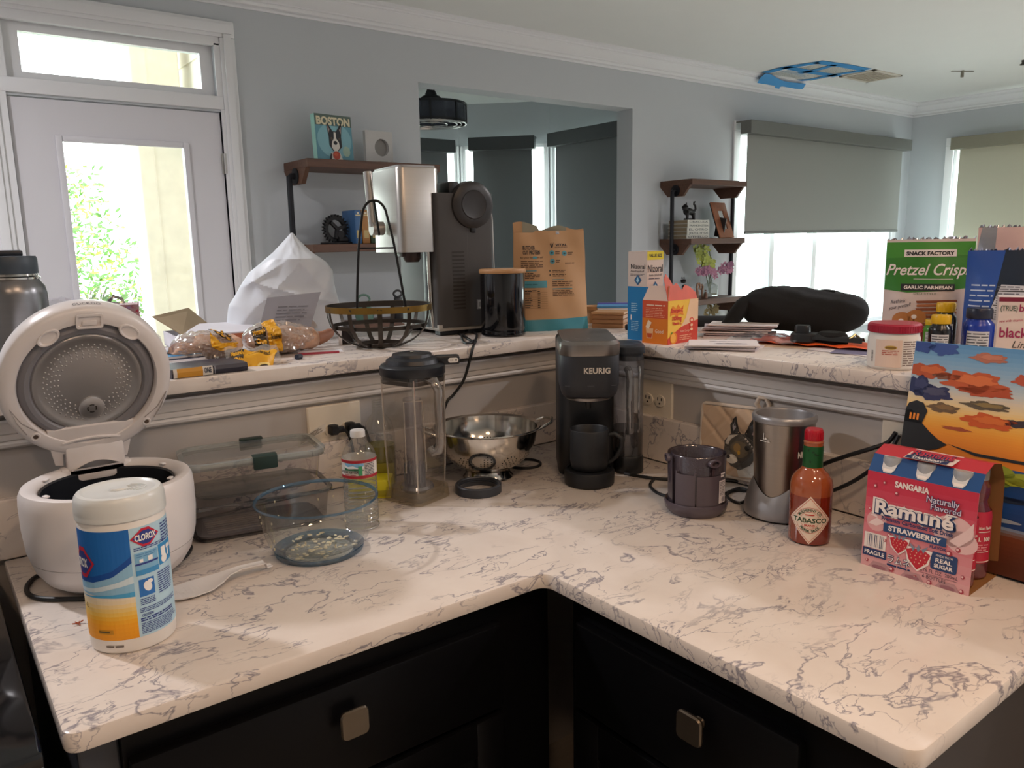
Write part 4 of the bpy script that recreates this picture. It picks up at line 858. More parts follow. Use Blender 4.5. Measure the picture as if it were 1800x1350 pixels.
# reservoir on the right
rx, ry = .100, .052
def rr_(s_, z): return [(rx+p[0], ry+p[1], z) for p in rrect(.064*s_, .105*s_, .024, 6)]
g = G(); g.loft([rr_(1, 0), rr_(1.02, .005), rr_(1.02, .036), rr_(.99, .040)]); g.obj('reservoir_base', KB, km)
RC = clear('smoky_tank', '#dedcdc', .12, .06, '#8f9094', edge=.7); g = G(); g.loft([rr_(.97, .040), rr_(.98, .12), rr_(1.0, .272)], cap1=False); g.obj('water_tank', RC, km)
g = G(); g.loft([rr_(.94, .042), rr_(.95, .098)]); g.obj('water', clear('tank_water', '#c2c3c5', .15, .12, '#77797c', edge=.5), km)
g = G(); g.tube([(rx-.008, ry-.050, .245), (rx-.006, ry-.062, .240), (rx-.004, ry-.065, .22), (rx-.003, ry-.065, .12), (rx-.003, ry-.062, .104), (rx-.004, ry-.050, .100)], .009, 10); g.tube([(rx+.018, ry-.050, .250), (rx+.018, ry-.058, .24), (rx+.017, ry-.058, .11), (rx+.017, ry-.050, .1)], .003, 8); g.obj('tank_handle', clear('tank_handle', '#c9c8c9', .4, .12, '#c0c0c4', edge=.95, rough=.05), km)
g = G(); g.loft([rr_(.93, .262), rr_(.95, .278), rr_(1.04, .279), rr_(1.07, .284), rr_(1.05, .294), rr_(.96, .298)]); g.obj('tank_lid', mat('tank_lid_slate', '#2a3038', .45), km)
# mug
mg_w = Matrix.Translation((kx, ky, 0)) @ Matrix.Rotation(krz, 4, 'Z') @ Vector((.0, -.060, 0))
mgt = thing('coffee_mug', 'matte black mug standing on the coffee maker drip tray', 'mug', (mg_w.x, mg_w.y, CT+.0345), krz)
MBm = mat('mug_black', '#15171a', .5, var=.05); g = G(); g.lathe([(0, 0), (.036, 0), (.040, .004), (.0425, .02), (.0425, .088), (.0415, .090), (.040, .088), (.0395, .01), (0, .008)], 48); g.obj('cup', MBm, mgt)
g = G(); g.tube([(.038, -.006, .076), (.055, -.010, .080), (.069, -.014, .070), (.070, -.015, .052), (.058, -.012, .028), (.040, -.006, .012)], [.0045, .005, .0055, .0055, .005, .0045], 12); g.obj('handle', MBm, mgt)

# ---- smoky blender jar
bj = thing('blender_pitcher_base', 'smoky grey translucent plastic jar standing upside right of the coffee maker', 'jar', (1.190, .968, CT), facing(1.19, .968))
bj['label'] = 'smoky grey plastic jar with lugs standing in front of the quilted pot holder'
SM = mat('smoky_plastic', '#544c55', .22, var=.06, spec=.6); SMt = clear('smoky_plastic_clear', '#8d848c', .16, .55, '#5f5660', edge=.5, rough=.15)
g = G(); g.lathe([(.056, .120), (.0565, .118), (.0545, .020), (.053, .012)], 64, a0=-pi/2+.55, a1=pi*1.5-.95); g.obj('wall', SMt, bj)
g = G(); g.lathe([(.046, .010), (.0475, .118), (.049, .120), (.0505, .118), (.049, .010), (.046, .010)], 64); g.obj('inner_wall', SMt, bj)
g = G(); g.lathe([(0, .003), (.048, .002), (.052, .0), (.060, .010), (.062, .022), (.060, .026), (.054, .020), (0, .012)], 64); g.obj('base_flange', SM, bj)
for a, w_ in ((-pi/2-.72, .003), (-pi/2-.05, .003)):
    g = G(); g.box(.046, -w_/2, .010, .0575, w_/2, .092, M=Matrix.Rotation(a, 4, 'Z')); g.obj('fin', SM, bj, smooth=0)
g = G(); g.lathe([(.0575, .012), (.0582, .050), (.0585, .088)], 20, a0=-pi/2-.72, a1=-pi/2-.05); g.obj('raised_panel', SM, bj)
g = G(); g.lathe([(.0575, .018), (.0580, .050), (.0580, .085)], 24, a0=-pi/2+.02, a1=-pi/2+1.0); g.obj('side_panel', SM, bj)
for a in (-pi+.25, -pi/2+.62, pi/2):
    g = G(); Ml = Matrix.Rotation(a, 4, 'Z') @ Matrix.Translation((.053, 0, .110)) @ Matrix.Rotation(pi/2, 4, 'Y'); g.lathe([(.006, 0), (.010, 0), (.011, .004), (.010, .008), (.006, .008), (.006, 0)], 20, M=Ml, sx=.75, sy=1.3); g.obj('lug', SM, bj)
P = Print(lambda u, v, l: ((.0588+l)*sin(u/.0588+.98), -(.0588+l)*cos(u/.0588+.98), v), du=.004, lift=.0005); P.rect(-.010, .030, .010, .075, ink('d9d4d8'), 1); P.small(-.008, .008, .045, .073, 9, ink('7a7680'), 2); P.ell(.002, .037, .005, .005, ink('9a96a0'), 2); P.small(-.006, .008, .080, .090, 2, ink('d9d4d8'), 1, fill=.7); P.obj('safety_label', bj)

# ---- personal blender motor base
nb = thing('personal_blender', 'silver round blender motor base beside the sauce bottle', 'blender', (1.300, .850, CT), facing(1.3, .85))
NS = brushed('blender_silver', '#a39b93', .28, (1, 1, 40)); NSp = mat('silver_plastic', '#9c9b9e', .32, .55, var=.03)
g = G(); g.lathe([(.0515, .045), (.0525, .08), (.0545, .13), (.0565, .178), (.0575, .190)], 72); g.obj('steel_body', NS, nb)
g = G(); g.lathe([(.0565, .186), (.0590, .188), (.0600, .194), (.0585, .199), (.0560, .201), (.0520, .199), (.0500, .194), (.0490, .17), (.046, .165), (0, .165)], 72); g.obj('top_collar', NSp, nb)
g = G(); nn = 72; rings = []
for (rr, zb, wv) in ((.058, 0.0, 0), (.068, .004, 0), (.0695, .010, 0), (.066, .028, .004), (.058, .050, .012), (.0532, .060, .014)):
    rings.append([(rr*cos(2*pi*i/nn), rr*sin(2*pi*i/nn), zb+wv*cos(3*(2*pi*i/nn+.9))) for i in range(nn)])
g.loft(rings, cap1=False); g.obj('skirt', NSp, nb)
g = G(); g.lathe([(0, -.0), (.060, -.0), (.0665, .003), (.0665, .008), (0, .008)], 60); g.obj('rubber_foot', BLACKP, nb)
g = G(); g.lathe([(0, .167), (.018, .167), (.020, .178), (.010, .182), (0, .182)], 24); g.obj('drive_gear', BLACKP, nb)
P = Print(cyl_front(lambda v: .0515+.006*(v-.045)/.14), du=.005, lift=.0006); P.text('NUTRiBULLET', .0575, .126, .012, ink('e8e4de'), 1, bold=.04, width=.060); P.rect(-.038, .158, -.037, .170, ink('e8e4de'), 1); P.rect(-.0385, .1575, -.026, .1585, ink('e8e4de'), 1); P.ell(-.033, .160, .002, .002, ink('e8e4de'), 1); P.small(-.046, -.024, .152, .156, 1, ink('e0dcd6'), 1); P.obj('print', nb)

# ---- hot sauce
ts = thing('hot_sauce_bottle', 'red hot sauce bottle with diamond label, green neck foil and red cap', 'bottle', (1.220, .738, CT), facing(1.22, .738))
SG = mat('sauce_glass', '#7e2a12', .08, var=.12, scale=14, spec=.7, coat=.6); SGu = mat('sauce_glass_upper', '#a0512a', .1, var=.1, scale=10, spec=.7, coat=.6)
g = G(); rb = .0355; g.lathe([(0, 0), (.030, 0), (.0345, .003), (rb, .010), (rb, .088)], 56); g.obj('sauce_body', SG, ts)
g = G(); g.lathe([(rb, .088), (rb, .103), (.0335, .114), (.027, .124), (.0195, .131), (.0165, .137), (.0160, .170), (.0165, .178), (.0165, .1795)], 56); g.obj('shoulder', SGu, ts)
g = G(); g.lathe([(.0172, .134), (.0168, .140), (.0168, .172), (.0165, .1735)], 48); nk = g.obj('neck_foil', mat('foil_green', '#1f5a2e', .3, .3, var=.15), ts)
g = G(); g.lathe([(.0165, .178), (.0172, .180), (.0150, .183)], 40); g.obj('lip', SGu, ts)
g = G(); g.lathe([(.0145, .182), (.0152, .183), (.0152, .199), (.0135, .2025), (0, .203)], 40); n0 = 24
for k in range(n0): a = 2*pi*k/n0; g.box(.0148, -.0007, .184, .0158, .0007, .198, M=Matrix.Rotation(a, 4, 'Z'))
g.obj('cap', mat('cap_red', '#b3152a', .35, var=.03), ts)
P = Print(cyl_front(rb), du=.004); c0 = .0475; hw = .0375; CRM, GR, RE = ink('ecdccb'), ink('2d4a2e'), ink('c2382c')
P.poly([(-hw, c0), (0, c0+.043), (hw, c0), (0, c0-.043)], CRM, 1)
k_ = .93; 
def fr(k0, k1, mm, lay):
    Q = [(-hw, 0), (0, .043), (hw, 0), (0, -.043)]
    for i in range(4): a, b = Q[i], Q[(i+1) % 4]; P.poly([(a[0]*k0, c0+a[1]*k0), (b[0]*k0, c0+b[1]*k0), (b[0]*k1, c0+b[1]*k1), (a[0]*k1, c0+a[1]*k1)], mm, lay)
fr(.93, .905, RE, 2)
def circ(r0, r1, mm, lay):
    for i in range(36):
        a, b = 2*pi*i/36, 2*pi*(i+1)/36; P.poly([(r0*cos(a), c0+r0*sin(a)), (r0*cos(b), c0+r0*sin(b)), (r1*cos(b), c0+r1*sin(b)), (r1*cos(a), c0+r1*sin(a))], mm, lay)
circ(.0232, .0226, RE, 2); circ(.0155, .0150, RE, 2); P.rect(-.029, c0-.0055, .029, c0+.0055, CRM, 3)
P.text('TABASCO', 0, c0-.0040, .0085, GR, 4, bold=.03, width=.057); P.text('McILHENNY CO.', 0, c0+.0165, .0050, GR, 3, bold=.02, arc=.0185, width=.040)
for i, ch in enumerate('PEPPER SAUCE'):
    a = (i-5.5)*.155
    if ch != ' ': P.text(ch, .0205*sin(a), c0-.0205*cos(a)-.001, .0048, GR, 3, bold=.02, rot=a)
P.text('BRAND', 0, c0-.0108, .0038, RE, 4, bold=.03); P.small(-.008, .008, c0+.008, c0+.012, 1, RE, 3); P.obj('label_print', ts)
P = Print(cyl_front(.0172), du=.003); R = random.Random(2)
for k in range(5): P.ell(-.008+k*.004, .146+R.random()*.022, .0015, .0025, ink('123a1c'), 1, a=R.random()*3)
P.obj('foil_print', ts)

# ---- soda carton and its bottles
cc = on_z(1513, 990, CT); ce = on_z(1703, 1048, CT); dv = (ce-cc); cw_ = dv.length; crz = atan2(dv.y, dv.x); cd = .108
ctr = (cc+ce)/2 + Vector((-sin(crz), cos(crz), 0))*cd/2
ca = thing('soda_carton', 'pink and blue strawberry soda six-pack carton leaning near the painting', 'carton', (ctr.x, ctr.y, CT), crz)
hw, hd_ = cw_/2, cd/2
z1_, z2_, z3_ = .158, .183, .193
def carton_face(y0, z0, y1, z1, name, mm, bot=None):
    g = G(); g.add([(-hw, y0, z0), (hw, y0, z0), (hw, y1, z1), (-hw, y1, z1), (-hw, y0+.0006, z0), (hw, y0+.0006, z0), (hw, y1+.0006, z1), (-hw, y1+.0006, z1)], [(0, 1, 2, 3), (7, 6, 5, 4), (0, 4, 5, 1), (1, 5, 6, 2), (2, 6, 7, 3), (3, 7, 4, 0)]); return g.obj(name, mm, ca, smooth=0)
CPK, CBR = mat('carton_pink', '#cf8f98', .4, var=.02), mat('carton_kraft', '#8c6238', .7, var=.06)
yA, yB = -hd_, -hd_+.006
slope = (yB-yA)/z1_
carton_face(-hd_, 0, yB, z1_, 'front_panel', CPK)
carton_face(yB, z1_, -.030, z2_, 'shoulder_panel', mat('carton_blue', '#174a86', .4, var=.02))
g = G(); g.add([(-hw, -.030, z2_), (hw, -.030, z2_), (hw, .030, z2_+.004), (-hw, .030, z2_+.004), (-hw, 0, z3_), (hw, 0, z3_)], [(0, 1, 5, 4), (4, 5, 2, 3)]); g.obj('top_panel', mat('carton_red', '#c23341', .4, var=.02), ca, smooth=0)
carton_face(.030, z2_+.004, hd_-.004, z1_, 'back_shoulder', CBR); carton_face(hd_-.004, z1_, hd_, 0, 'back_panel', CBR)
g = G(); g.box(-hw, -hd_, 0, hw, hd_, .0012); g.obj('bottom_panel', CBR, ca, smooth=0)
P = Print(lambda u, v, l: (u, -hd_+slope*v-.0003-l, v), lift=.0003); W_ = hw
grad = ['d9a3a6', 'd89ba0', 'd69299', 'd58991', 'd47e88', 'd3727d', 'd16472', 'cf5466', 'cc435a', 'c9354f', 'c62c47']
for i, c in enumerate(grad): P.rect(-W_, z1_*i/11, W_, z1_*(i+1)/11, ink(c), 1)
WT, NVY, STR = ink('f0e8e4'), ink('1d3565'), ink('bf2236')
for (u, v, r1) in ((.052, .092, .030), (.066, .078, .022)): P.ell(u, v, r1, r1*.8, ink('e3bcbc'), 2); 
P.poly([(.048, .076), (.062, .070), (.080, .088), (.080, .112), (.070, .098), (.058, .086)], ink('e9cccb'), 3)
P.ell(-.062, .078, .016, .017, ink('dba6a8'), 2); P.poly([(-.075, .072), (-.062, .084), (-.048, .078), (-.062, .070)], ink('eed7d5'), 3); P.poly([(-.072, .086), (-.066, .094), (-.060, .084)], ink('eed7d5'), 3)
P.text('SANGARIA', -.012, .1405, .0095, WT, 4, bold=.045, width=.052)
P.text('Naturally', .035, .129, .0105, NVY, 9, bold=.06, width=.048); P.text('Naturally', .035, .129, .0105, ink('dccfe0'), 10, bold=.005, width=.047)
P.text('Flavored', .040, .1185, .0090, NVY, 9, bold=.06, width=.044); P.text('Flavored', .040, .1185, .0090, ink('dccfe0'), 10, bold=.005, width=.043)
for bo, mm, ly in ((.13, WT, 5), (.085, NVY, 6), (.03, WT, 8)): P.text('Ramuné', -.006+(.0012 if ly == 6 else 0), .0935-(.0012 if ly == 6 else 0), .0215, mm, ly, bold=bo, width=.118+(bo-.03)*.10)
P.text('Premium Carbonated Soft Drink', .000, .083, .0062, NVY, 6, bold=.03, width=.108)
P.poly([(-.050, .079), (.045, .079), (.045, .065), (-.050, .065)], ink('1f4678'), 6); P.text('STRAWBERRY', -.002, .0685, .0083, WT, 7, bold=.035, width=.080)
P.text('FLAVOR', .034, .0585, .0045, NVY, 6, bold=.03, width=.024)
def straw(cu, cv, s_):
    P.poly([(cu-s_*1.12, cv+s_*.62), (cu+s_*1.12, cv+s_*.66), (cu+s_*.9, cv-s_*.55), (cu+s_*.05, cv-s_*1.35), (cu-s_*.85, cv-s_*.6)], WT, 5)
    P.poly([(cu-s_, cv+s_*.35), (cu-s_*.4, cv+s_*.6), (cu+s_*.5, cv+s_*.58), (cu+s_, cv+s_*.3), (cu+s_*.72, cv-s_*.5), (cu, cv-s_*1.2), (cu-s_*.7, cv-s_*.5)], STR, 6)
    for i in range(4):
        for j in range(4): P.ell(cu-s_*.6+i*s_*.38+(j % 2)*.1*s_, cv-s_*.6+j*s_*.28, s_*.05, s_*.07, ink('e9b9a0'), 7, n=6)
    for a in (-.7, 0, .7): P.poly([(cu+a*s_*.6, cv+s_*.3), (cu+a*s_*.6-s_*.16, cv+s_*.62), (cu+a*s_*1.1, cv+s_*1.0), (cu+a*s_*.6+s_*.16, cv+s_*.62)], ink('7d8aa0'), 7)
straw(-.024, .052, .0145); straw(.006, .040, .0185)
P.rect(-.079, .032, -.044, .057, ink('e9e2dd'), 3); [P.rect(-.074+k*.0028, .034, -.0745+k*.0028+(.0016 if k % 3 else .0008), .055, NVY, 4) for k in range(10)]
P.rect(-.080, .018, -.042, .031, NVY, 4); P.text('FRAGILE', -.061, .0215, .0065, WT, 5, bold=.03, width=.032)
P.text('ラムネ', -.022, .017, .011, NVY, 4, bold=.05, width=.036); P.text('ラムネ', -.022, .017, .011, WT, 5, bold=.0, width=.036); P.small(-.040, -.004, .010, .014, 1, NVY, 4, fill=.7, ragged=0)
P.poly([(.044+p[0], .040+p[1]) for p in rrect(.038, .028, .004, 4)], ink('24406f'), 4); P.text('MADE WITH', .044, .0475, .0036, WT, 5, width=.024); P.text('REAL', .044, .0385, .0066, WT, 5, bold=.03, width=.024); P.text('SUGAR', .044, .030, .0060, WT, 5, bold=.04, width=.027)
P.text('6.76 FL OZ  200mL', .038, .0185, .0060, ink('4a3a4c'), 4, width=.056); P.rect(.010, .0155, .066, .0160, ink('4a3a4c'), 4); P.text('6 BOTTLES', .032, .0085, .0060, ink('4a3a4c'), 4, width=.034)
for (u, v, s_) in ((-.068, .135, .003), (-.054, .143, .0026), (-.034, .130, .0032), (-.066, .108, .0016), (-.074, .096, .0022), (-.02, .112, .0012), (-.040, .060, .003), (-.046, .050, .0024), (.062, .0655, .0036), (.050, .056, .0045), (-.072, .010, .0024), (-.032, .006, .004), (.004, .0045, .0032), (.026, .0028, .0038), (.072, .0035, .0034), (.018, .046, .0026), (.014, .033, .003), (.072, .026, .0028)):
    P.ell(u, v, s_, s_*1.1, ink('a8384a'), 4, n=12); P.ell(u-s_*.2, v+s_*.2, s_*.55, s_*.6, ink('eac6c6'), 5, n=10)
for k in range(3):
    u = -.052+k*.052; P.poly([(u-.018, 0), (u-.010, .011), (u+.010, .011), (u+.018, 0)], ink('b78e92'), 3); P.ell(u, .003, .011, .0032, ink('9a6a74'), 5)
P.obj('front_print', ca)
P = Print(lambda u, v, l: (u, -.030*v/.030*-1-.030*0+ (v), z3_-abs(v)*(z3_-z2_)/.030+.0004+l), lift=.0003)
P.rect(-.034, -.019, .038, .004, ink('e8d6d2'), 1); P.text('Ramuné', .002, -.011, .010, NVY, 2, bold=.07, width=.062); P.text('Ramuné', .002, -.011, .010, ink('c83a50'), 3, bold=.01, width=.062); P.rect(-.032, -.0185, .030, -.013, NVY, 2); P.text('STRAWBERRY', 0, -.0175, .0035, WT, 3, bold=.03, width=.045); P.obj('top_print', ca)
SOD = clear('soda_glass', '#d88f98', .18, .30, '#b05a66', edge=.7); PKL = mat('soda_label', '#c3304a', .4, var=.03); CLP = clear('cap_plastic', '#dfe3e6', .3, .45, '#d7dade', edge=.8)
def soda_bottle():
    t = thing('soda_bottle', 'x', 'bottle')
    g = G(); g.lathe([(0, .002), (.020, .0), (.0235, .004), (.024, .02), (.024, .095), (.0225, .108), (.018, .118), (.0165, .125), (.019, .134), (.019, .148), (.014, .158), (.0125, .162)], 32); g.obj('glass', SOD, t)
    g = G(); g.lathe([(.0245, .028), (.0245, .100), (.0228, .110)], 32); lb = g.obj('label_band', PKL, t)
    P = Print(cyl_front(.0247), du=.004); P.text('Nutrition Facts', 0, .083, .005, WT, 1, bold=.03, width=.030); P.rect(-.014, .078, .014, .0792, WT, 1); P.text('Cal. 100', 0, .064, .0065, WT, 1, bold=.04); P.rect(-.014, .046, .014, .0472, WT, 1); P.small(-.013, .013, .048, .060, 3, ink('e59aa5'), 1); P.rect(-.018, .030, .018, .0315, WT, 1); P.obj('label_print', lb)
    g = G(); g.lathe([(.0145, .156), (.0165, .158), (.0165, .176), (.0150, .181), (0, .182)], 28); g.obj('cap', CLP, t)
    return t
def copytree(o, name=None):
    c = o.copy(); COL.objects.link(c)
    for ch in o.children:
        k = ch.copy(); COL.objects.link(k); k.parent = c
        for gc in ch.children: q = gc.copy(); COL.objects.link(q); q.parent = k
    return c
sb0 = soda_bottle(); Mc = Matrix.Translation((ctr.x, ctr.y, CT)) @ Matrix.Rotation(crz, 4, 'Z'); first = True
for j, yy0 in enumerate((-.0255, .0255)):
    for i, xx0 in enumerate((-.0525, 0, .0525)):
        b_ = sb0 if first else copytree(sb0); first = False
        q = Mc @ Vector((xx0, yy0, .0016)); b_.location = q; b_.rotation_euler = (0, 0, crz+radians(50 if i == 2 else 0)); b_['group'] = 'soda bottles in the carton'
        side = 'front' if j == 0 else 'back'; pos = ('far end', 'middle', 'open near end')[i]
        b_['label'] = 'pink strawberry soda bottle in the carton, %s row, %s' % (side, pos)
# cap windows in the shoulder: the caps of the front row show through
for i in range(3):
    u = -.0525+.0525*i
    Pq = Print(lambda a, b, l: (a, yB+(-.030-yB)*b-(.0006+l)*.7, z1_+(z2_-z1_)*b+(.0006+l)*.7), lift=.0005)
    Pq.poly([(u-.013, .98), (u-.010, .25), (u-.006, .04), (u+.006, .04), (u+.010, .25), (u+.013, .98)], mat('cap_white', '#d5d6d8', .35), 1); Pq.poly([(u-.008, .25), (u-.006, .10), (u+.006, .10), (u+.008, .25)], WT, 2); Pq.rect(u-.009, .55, u+.006, .72, ink('9aa4bc'), 2); Pq.obj('neck_window', ca)

# ---- painting
pbt, ptp = Vector((1.300, 0, CT)), Vector((XB-EB-.0225, 0, BT)); dd = (ptp-pbt).normalized(); tilt = atan2(dd.x, dd.z)
pn = thing('canvas_painting', 'sunset seascape painting on canvas leaning against the right ledge', 'painting', (1.302, .640, CT+.0045), -pi/2)
Mp = Matrix.Rotation(-tilt, 4, 'X')      # local: x along -Y world, z up the canvas, y away
PW_, PH_ = .457, .352
g = G(); g.box(0, 0, 0, PW_, .019, PH_, bev=.002, M=Mp); cv = g.obj('canvas', mat('canvas_edge', '#2c4a72', .7, var=.1), pn, smooth=0)
P = Print(lambda u, v, l: Mp @ Vector((u, -.0004-l, v)), lift=.0003); PX = lambda c: ink(c)
bands = [(.352, '5f97c8'), (.33, '79a8cf'), (.31, '93b5d0'), (.295, 'a9c0cf'), (.28, 'c3cbcb'), (.268, 'dccfb9'), (.255, 'ead2a0'), (.242, 'efc67a'), (.230, 'f0b651'), (.218, 'efa63a'), (.205, 'ec962c'), (.192, 'e58a26'), (.180, 'd97e22'), (.165, '1f4f8c'), (.140, '1b4684'), (.115, '1a4b92'), (.09, '15427f'), (.075, '7f92ab'), (.062, '6f3a1c'), (.04, '5f2e16'), (.02, '552812'), (0, None)]
def hx(a): return [int(a[i:i+2], 16) for i in (0, 2, 4)]
for i in range(len(bands)-1):
    z_a, c_a = bands[i]; z_b, c_b = bands[i+1]; c_b = c_b or c_a; n_ = 3 if i not in (12, 16) else 1
    for k in range(n_):
        t_ = k/n_; cc2 = '%02x%02x%02x' % tuple(int(p*(1-t_)+q*t_) for p, q in zip(hx(c_a), hx(c_b))); P.rect(0, z_a+(z_b-z_a)*(k+1)/n_, PW_, z_a+(z_b-z_a)*k/n_, PX(cc2), 1)
R = random.Random(12)
def cloud(cu, cv, w_, h, c1, c2=None, lay=3):
    pts = []; n = 56
    for i in range(n):
        a = 2*pi*i/n; k = 1+.13*sin(5*a+cu*90)+.08*sin(9*a+cv*70)+.05*sin(17*a+cu*200); pts.append((cu+w_*cos(a)*k, cv+h*sin(a)*k*(1.1 if sin(a) > 0 else .8)))
    pts = [(min(PW_-.001, max(.001, x)), min(PH_-.001, max(.001, y))) for x, y in pts]
    P.poly(pts, PX(c1), lay)
    if c2: P.poly([(cu+(x-cu)*.62+w_*.1, cv+(y-cv)*.5+h*.25) for x, y in pts], PX(c2), lay+1)
cloud(.012, .343, .020, .012, '2f4a8f'); cloud(.048, .343, .022, .014, '38549a'); cloud(.028, .302, .034, .012, 'b5532c', 'cf6a38'); cloud(.058, .297, .022, .006, '8a5a44'); cloud(.016, .276, .020, .016, '27305c', '39406a'); cloud(.040, .266, .030, .013, '2f335c', '494a66')
cloud(.100, .291, .046, .017, 'c25a30', 'da7440'); cloud(.120, .280, .040, .010, 'b54e2a'); cloud(.118, .333, .026, .008, 'b5705a', 'c98066'); cloud(.178, .303, .022, .009, 'b8543a'); cloud(.060, .244, .024, .008, '6f5a40', '8a6c44'); cloud(.124, .257, .034, .007, '5f5442', '8f7a4c'); cloud(.130, .232, .038, .012, 'cc5b22', 'd8702e'); cloud(.085, .214, .022, .003, 'a8502c'); cloud(.170, .236, .020, .006, '3a3038')
cloud(.25, .29, .05, .015, 'c25a30', 'da7440'); cloud(.33, .25, .05, .012, 'b8542c'); cloud(.40, .31, .03, .010, '39406a'); cloud(.30, .22, .05, .006, '6f5a40')
DK = PX('15181c')
P.poly([(0, .176), (0, .232), (.010, .236), (.022, .222), (.030, .215), (.045, .202), (.060, .192), (.075, .186), (.060, .176), (.030, .166), (0, .165)], DK, 5)
P.poly([(.0, .236), (.004, .246), (.016, .252), (.028, .249), (.036, .236), (.034, .228), (.030, .214), (.0, .214)], DK, 5); [P.rect(.008+k*.006, .219, .0115+k*.006, .230, PX('ef8f2c'), 6) for k in range(3)]
P.poly([(.075, .188), (.12, .181), (.18, .181), (.457, .186), (.457, .178), (.12, .176)], PX('1b2026'), 4)
for (u, v, w_, h, c) in ((.150, .158, .030, .012, '8c9a30'), (.165, .148, .035, .008, 'a3ad34'), (.155, .140, .020, .005, '6a8434'), (.215, .152, .05, .012, '9aa432'), (.10, .150, .03, .003, '6a5a50'), (.09, .135, .04, .004, '7a5a48'), (.12, .125, .05, .003, '3f5a78'), (.16, .118, .05, .005, '20304a'), (.10, .10, .05, .003, '2c62a8'), (.06, .110, .04, .003, '0f3468'), (.22, .12, .05, .004, '0f3468'), (.14, .085, .06, .004, '9aa8b8')): P.ell(u, v, w_, h, PX(c), 3)
P.obj('painted_scene', cv)

# ---- pot holder
ph = thing('pot_holder', 'quilted beige pot holder with a black and white dog print, leaning on the wall', 'pot holder', (XW-.030, 1.118, CT+.010), -pi/2+.08); ph.scale = (.87, .87, .82)
s_ph = .19; Mt = Matrix.Rotation(-.10, 4, 'X') @ Matrix.Rotation(radians(-2), 4, 'Y')
def quilt(u, v):
    a = (u+v)*1/.040; b = (u-v)/.040; return .0062*(min(1, abs(sin(pi*a*.5))*2.2)+min(1, abs(sin(pi*b*.5))*2.2))*.6
def qf(u, v, l=0): return Mt @ Vector((u, -.004-quilt(u, v)-l, v))
g = G(); n = 80; g.grid(lambda a, b: qf(.004+a*(s_ph-.008), .004+b*(s_ph-.008)), n, n); g.box(.002, -.004, .002, s_ph-.002, .003, s_ph-.002, M=Mt); g.obj('pad', mat('quilt_beige', '#c8ae94', .85, var=.06, scale=60, bump=.2), ph, smooth=60)
g = G(); rp = [Mt @ Vector((p[0]+s_ph/2, -.004, p[1]+s_ph/2)) for p in rrect(s_ph, s_ph, .012, 5)]; g.tube(rp, .0055, 10, closed=True); BRD = mat('binding_white', '#cfc2b4', .85, var=.08, scale=80); g.obj('binding', BRD, ph)
g = G(); g.tube([Mt @ Vector(p) for p in ((.165, -.005, .188), (.160, -.016, .205), (.168, -.018, .222), (.182, -.012, .222), (.188, -.006, .206), (.186, -.005, .188))], .006, 10); g.obj('hanging_loop', BRD, ph)
P = Print(qf, du=.006, dv=.006, lift=.0006); K, GY, WTE, TN = ink('2a2725'), ink('55504a'), ink('cfc8bd'), ink('9a7c4c')
P.poly([(.088, .142), (.096, .158), (.104, .166), (.108, .150), (.112, .128), (.118, .118), (.092, .116)], K, 1); P.poly([(.094, .140), (.101, .153), (.104, .135), (.098, .124)], ink('8f8a90'), 2)
P.poly([(.128, .120), (.138, .142), (.152, .168), (.172, .172), (.176, .150), (.170, .110), (.150, .095), (.132, .104)], K, 1); P.poly([(.150, .122), (.160, .145), (.168, .150), (.166, .118)], ink('a38a88'), 2)
P.poly([(.072, .060), (.074, .096), (.092, .118), (.130, .120), (.158, .104), (.168, .070), (.150, .040), (.120, .022), (.095, .032)], GY, 2); P.poly([(.076, .088), (.086, .112), (.112, .118), (.092, .102), (.084, .086)], WTE, 3)
P.ell(.118, .078, .026, .022, ink('6f6350'), 3); P.ell(.112, .082, .010, .012, TN, 4); P.ell(.118, .070, .004, .006, ink('c89a3c'), 5); P.ell(.098, .050, .016, .012, WTE, 4); P.ell(.088, .055, .006, .005, K, 5); P.ell(.140, .085, .007, .007, K, 4); P.poly([(.115, .022), (.150, .040), (.165, .06), (.170, .010), (.120, .006)], WTE, 2)
P.obj('dog_print', ph)

# ---- plugs and cords
def plug(name, label, x, z, y0, pts, par=None):
    t = thing(name, label, 'plug', (x, YW_-.0095, z)); g = G(); g.loft([[(p[0], -.0, p[1]) for p in rrect(.019, .022, .004, 3)], [(p[0], -.014, p[1]) for p in rrect(.020, .023, .004, 3)], [(p[0], -.020, p[1]) for p in rrect(.014, .016, .004, 3)]]); g.box(.004, -.020, -.007, .022, -.008, .007, bev=.003)
    g.obj('plug_body', BLACKP, t); c = lean_tube('cord', pts, .0032, t); return t
plug('power_plug', 'black plug in the left socket of the double outlet, cord running down right', .7055, 1.047, 0, [(.015, -.012, .0), (.028, -.014, -.008), (.036, -.016, -.03), (.040, -.018, -.06), (.045, -.014, -.10), (.07, -.015, -.125)])
plug('power_plug', 'black plug in the right socket of the double outlet', .7455, 1.047, 0, [(.015, -.012, 0), (.028, -.016, -.004), (.034, -.02, -.02), (.040, -.02, -.05), (.05, -.018, -.11)])
t = thing('cord_tag', 'white printed warning tag on the cord above the containers', 'tag', (.640, 1.560, CT+.118), radians(-12)); g = G(); g.grid(lambda u, v: (-.022+.060*u, -.004*sin(u*3), .0+.040*u-.010*u*u+.016*(v-.5)), 10, 2); g.obj('tag_paper', mat('tag_white', '#d9d2c6', .6), t)
P = Print(lambda u, v, l: (-.022+.060*u, -.004*sin(u*3)-.0006-l, .040*u-.010*u*u+.016*(v-.5)), du=.1); P.small(.1, .9, .15, .85, 4, ink('6f675c'), 1, fill=.5); P.obj('tag_print', t)
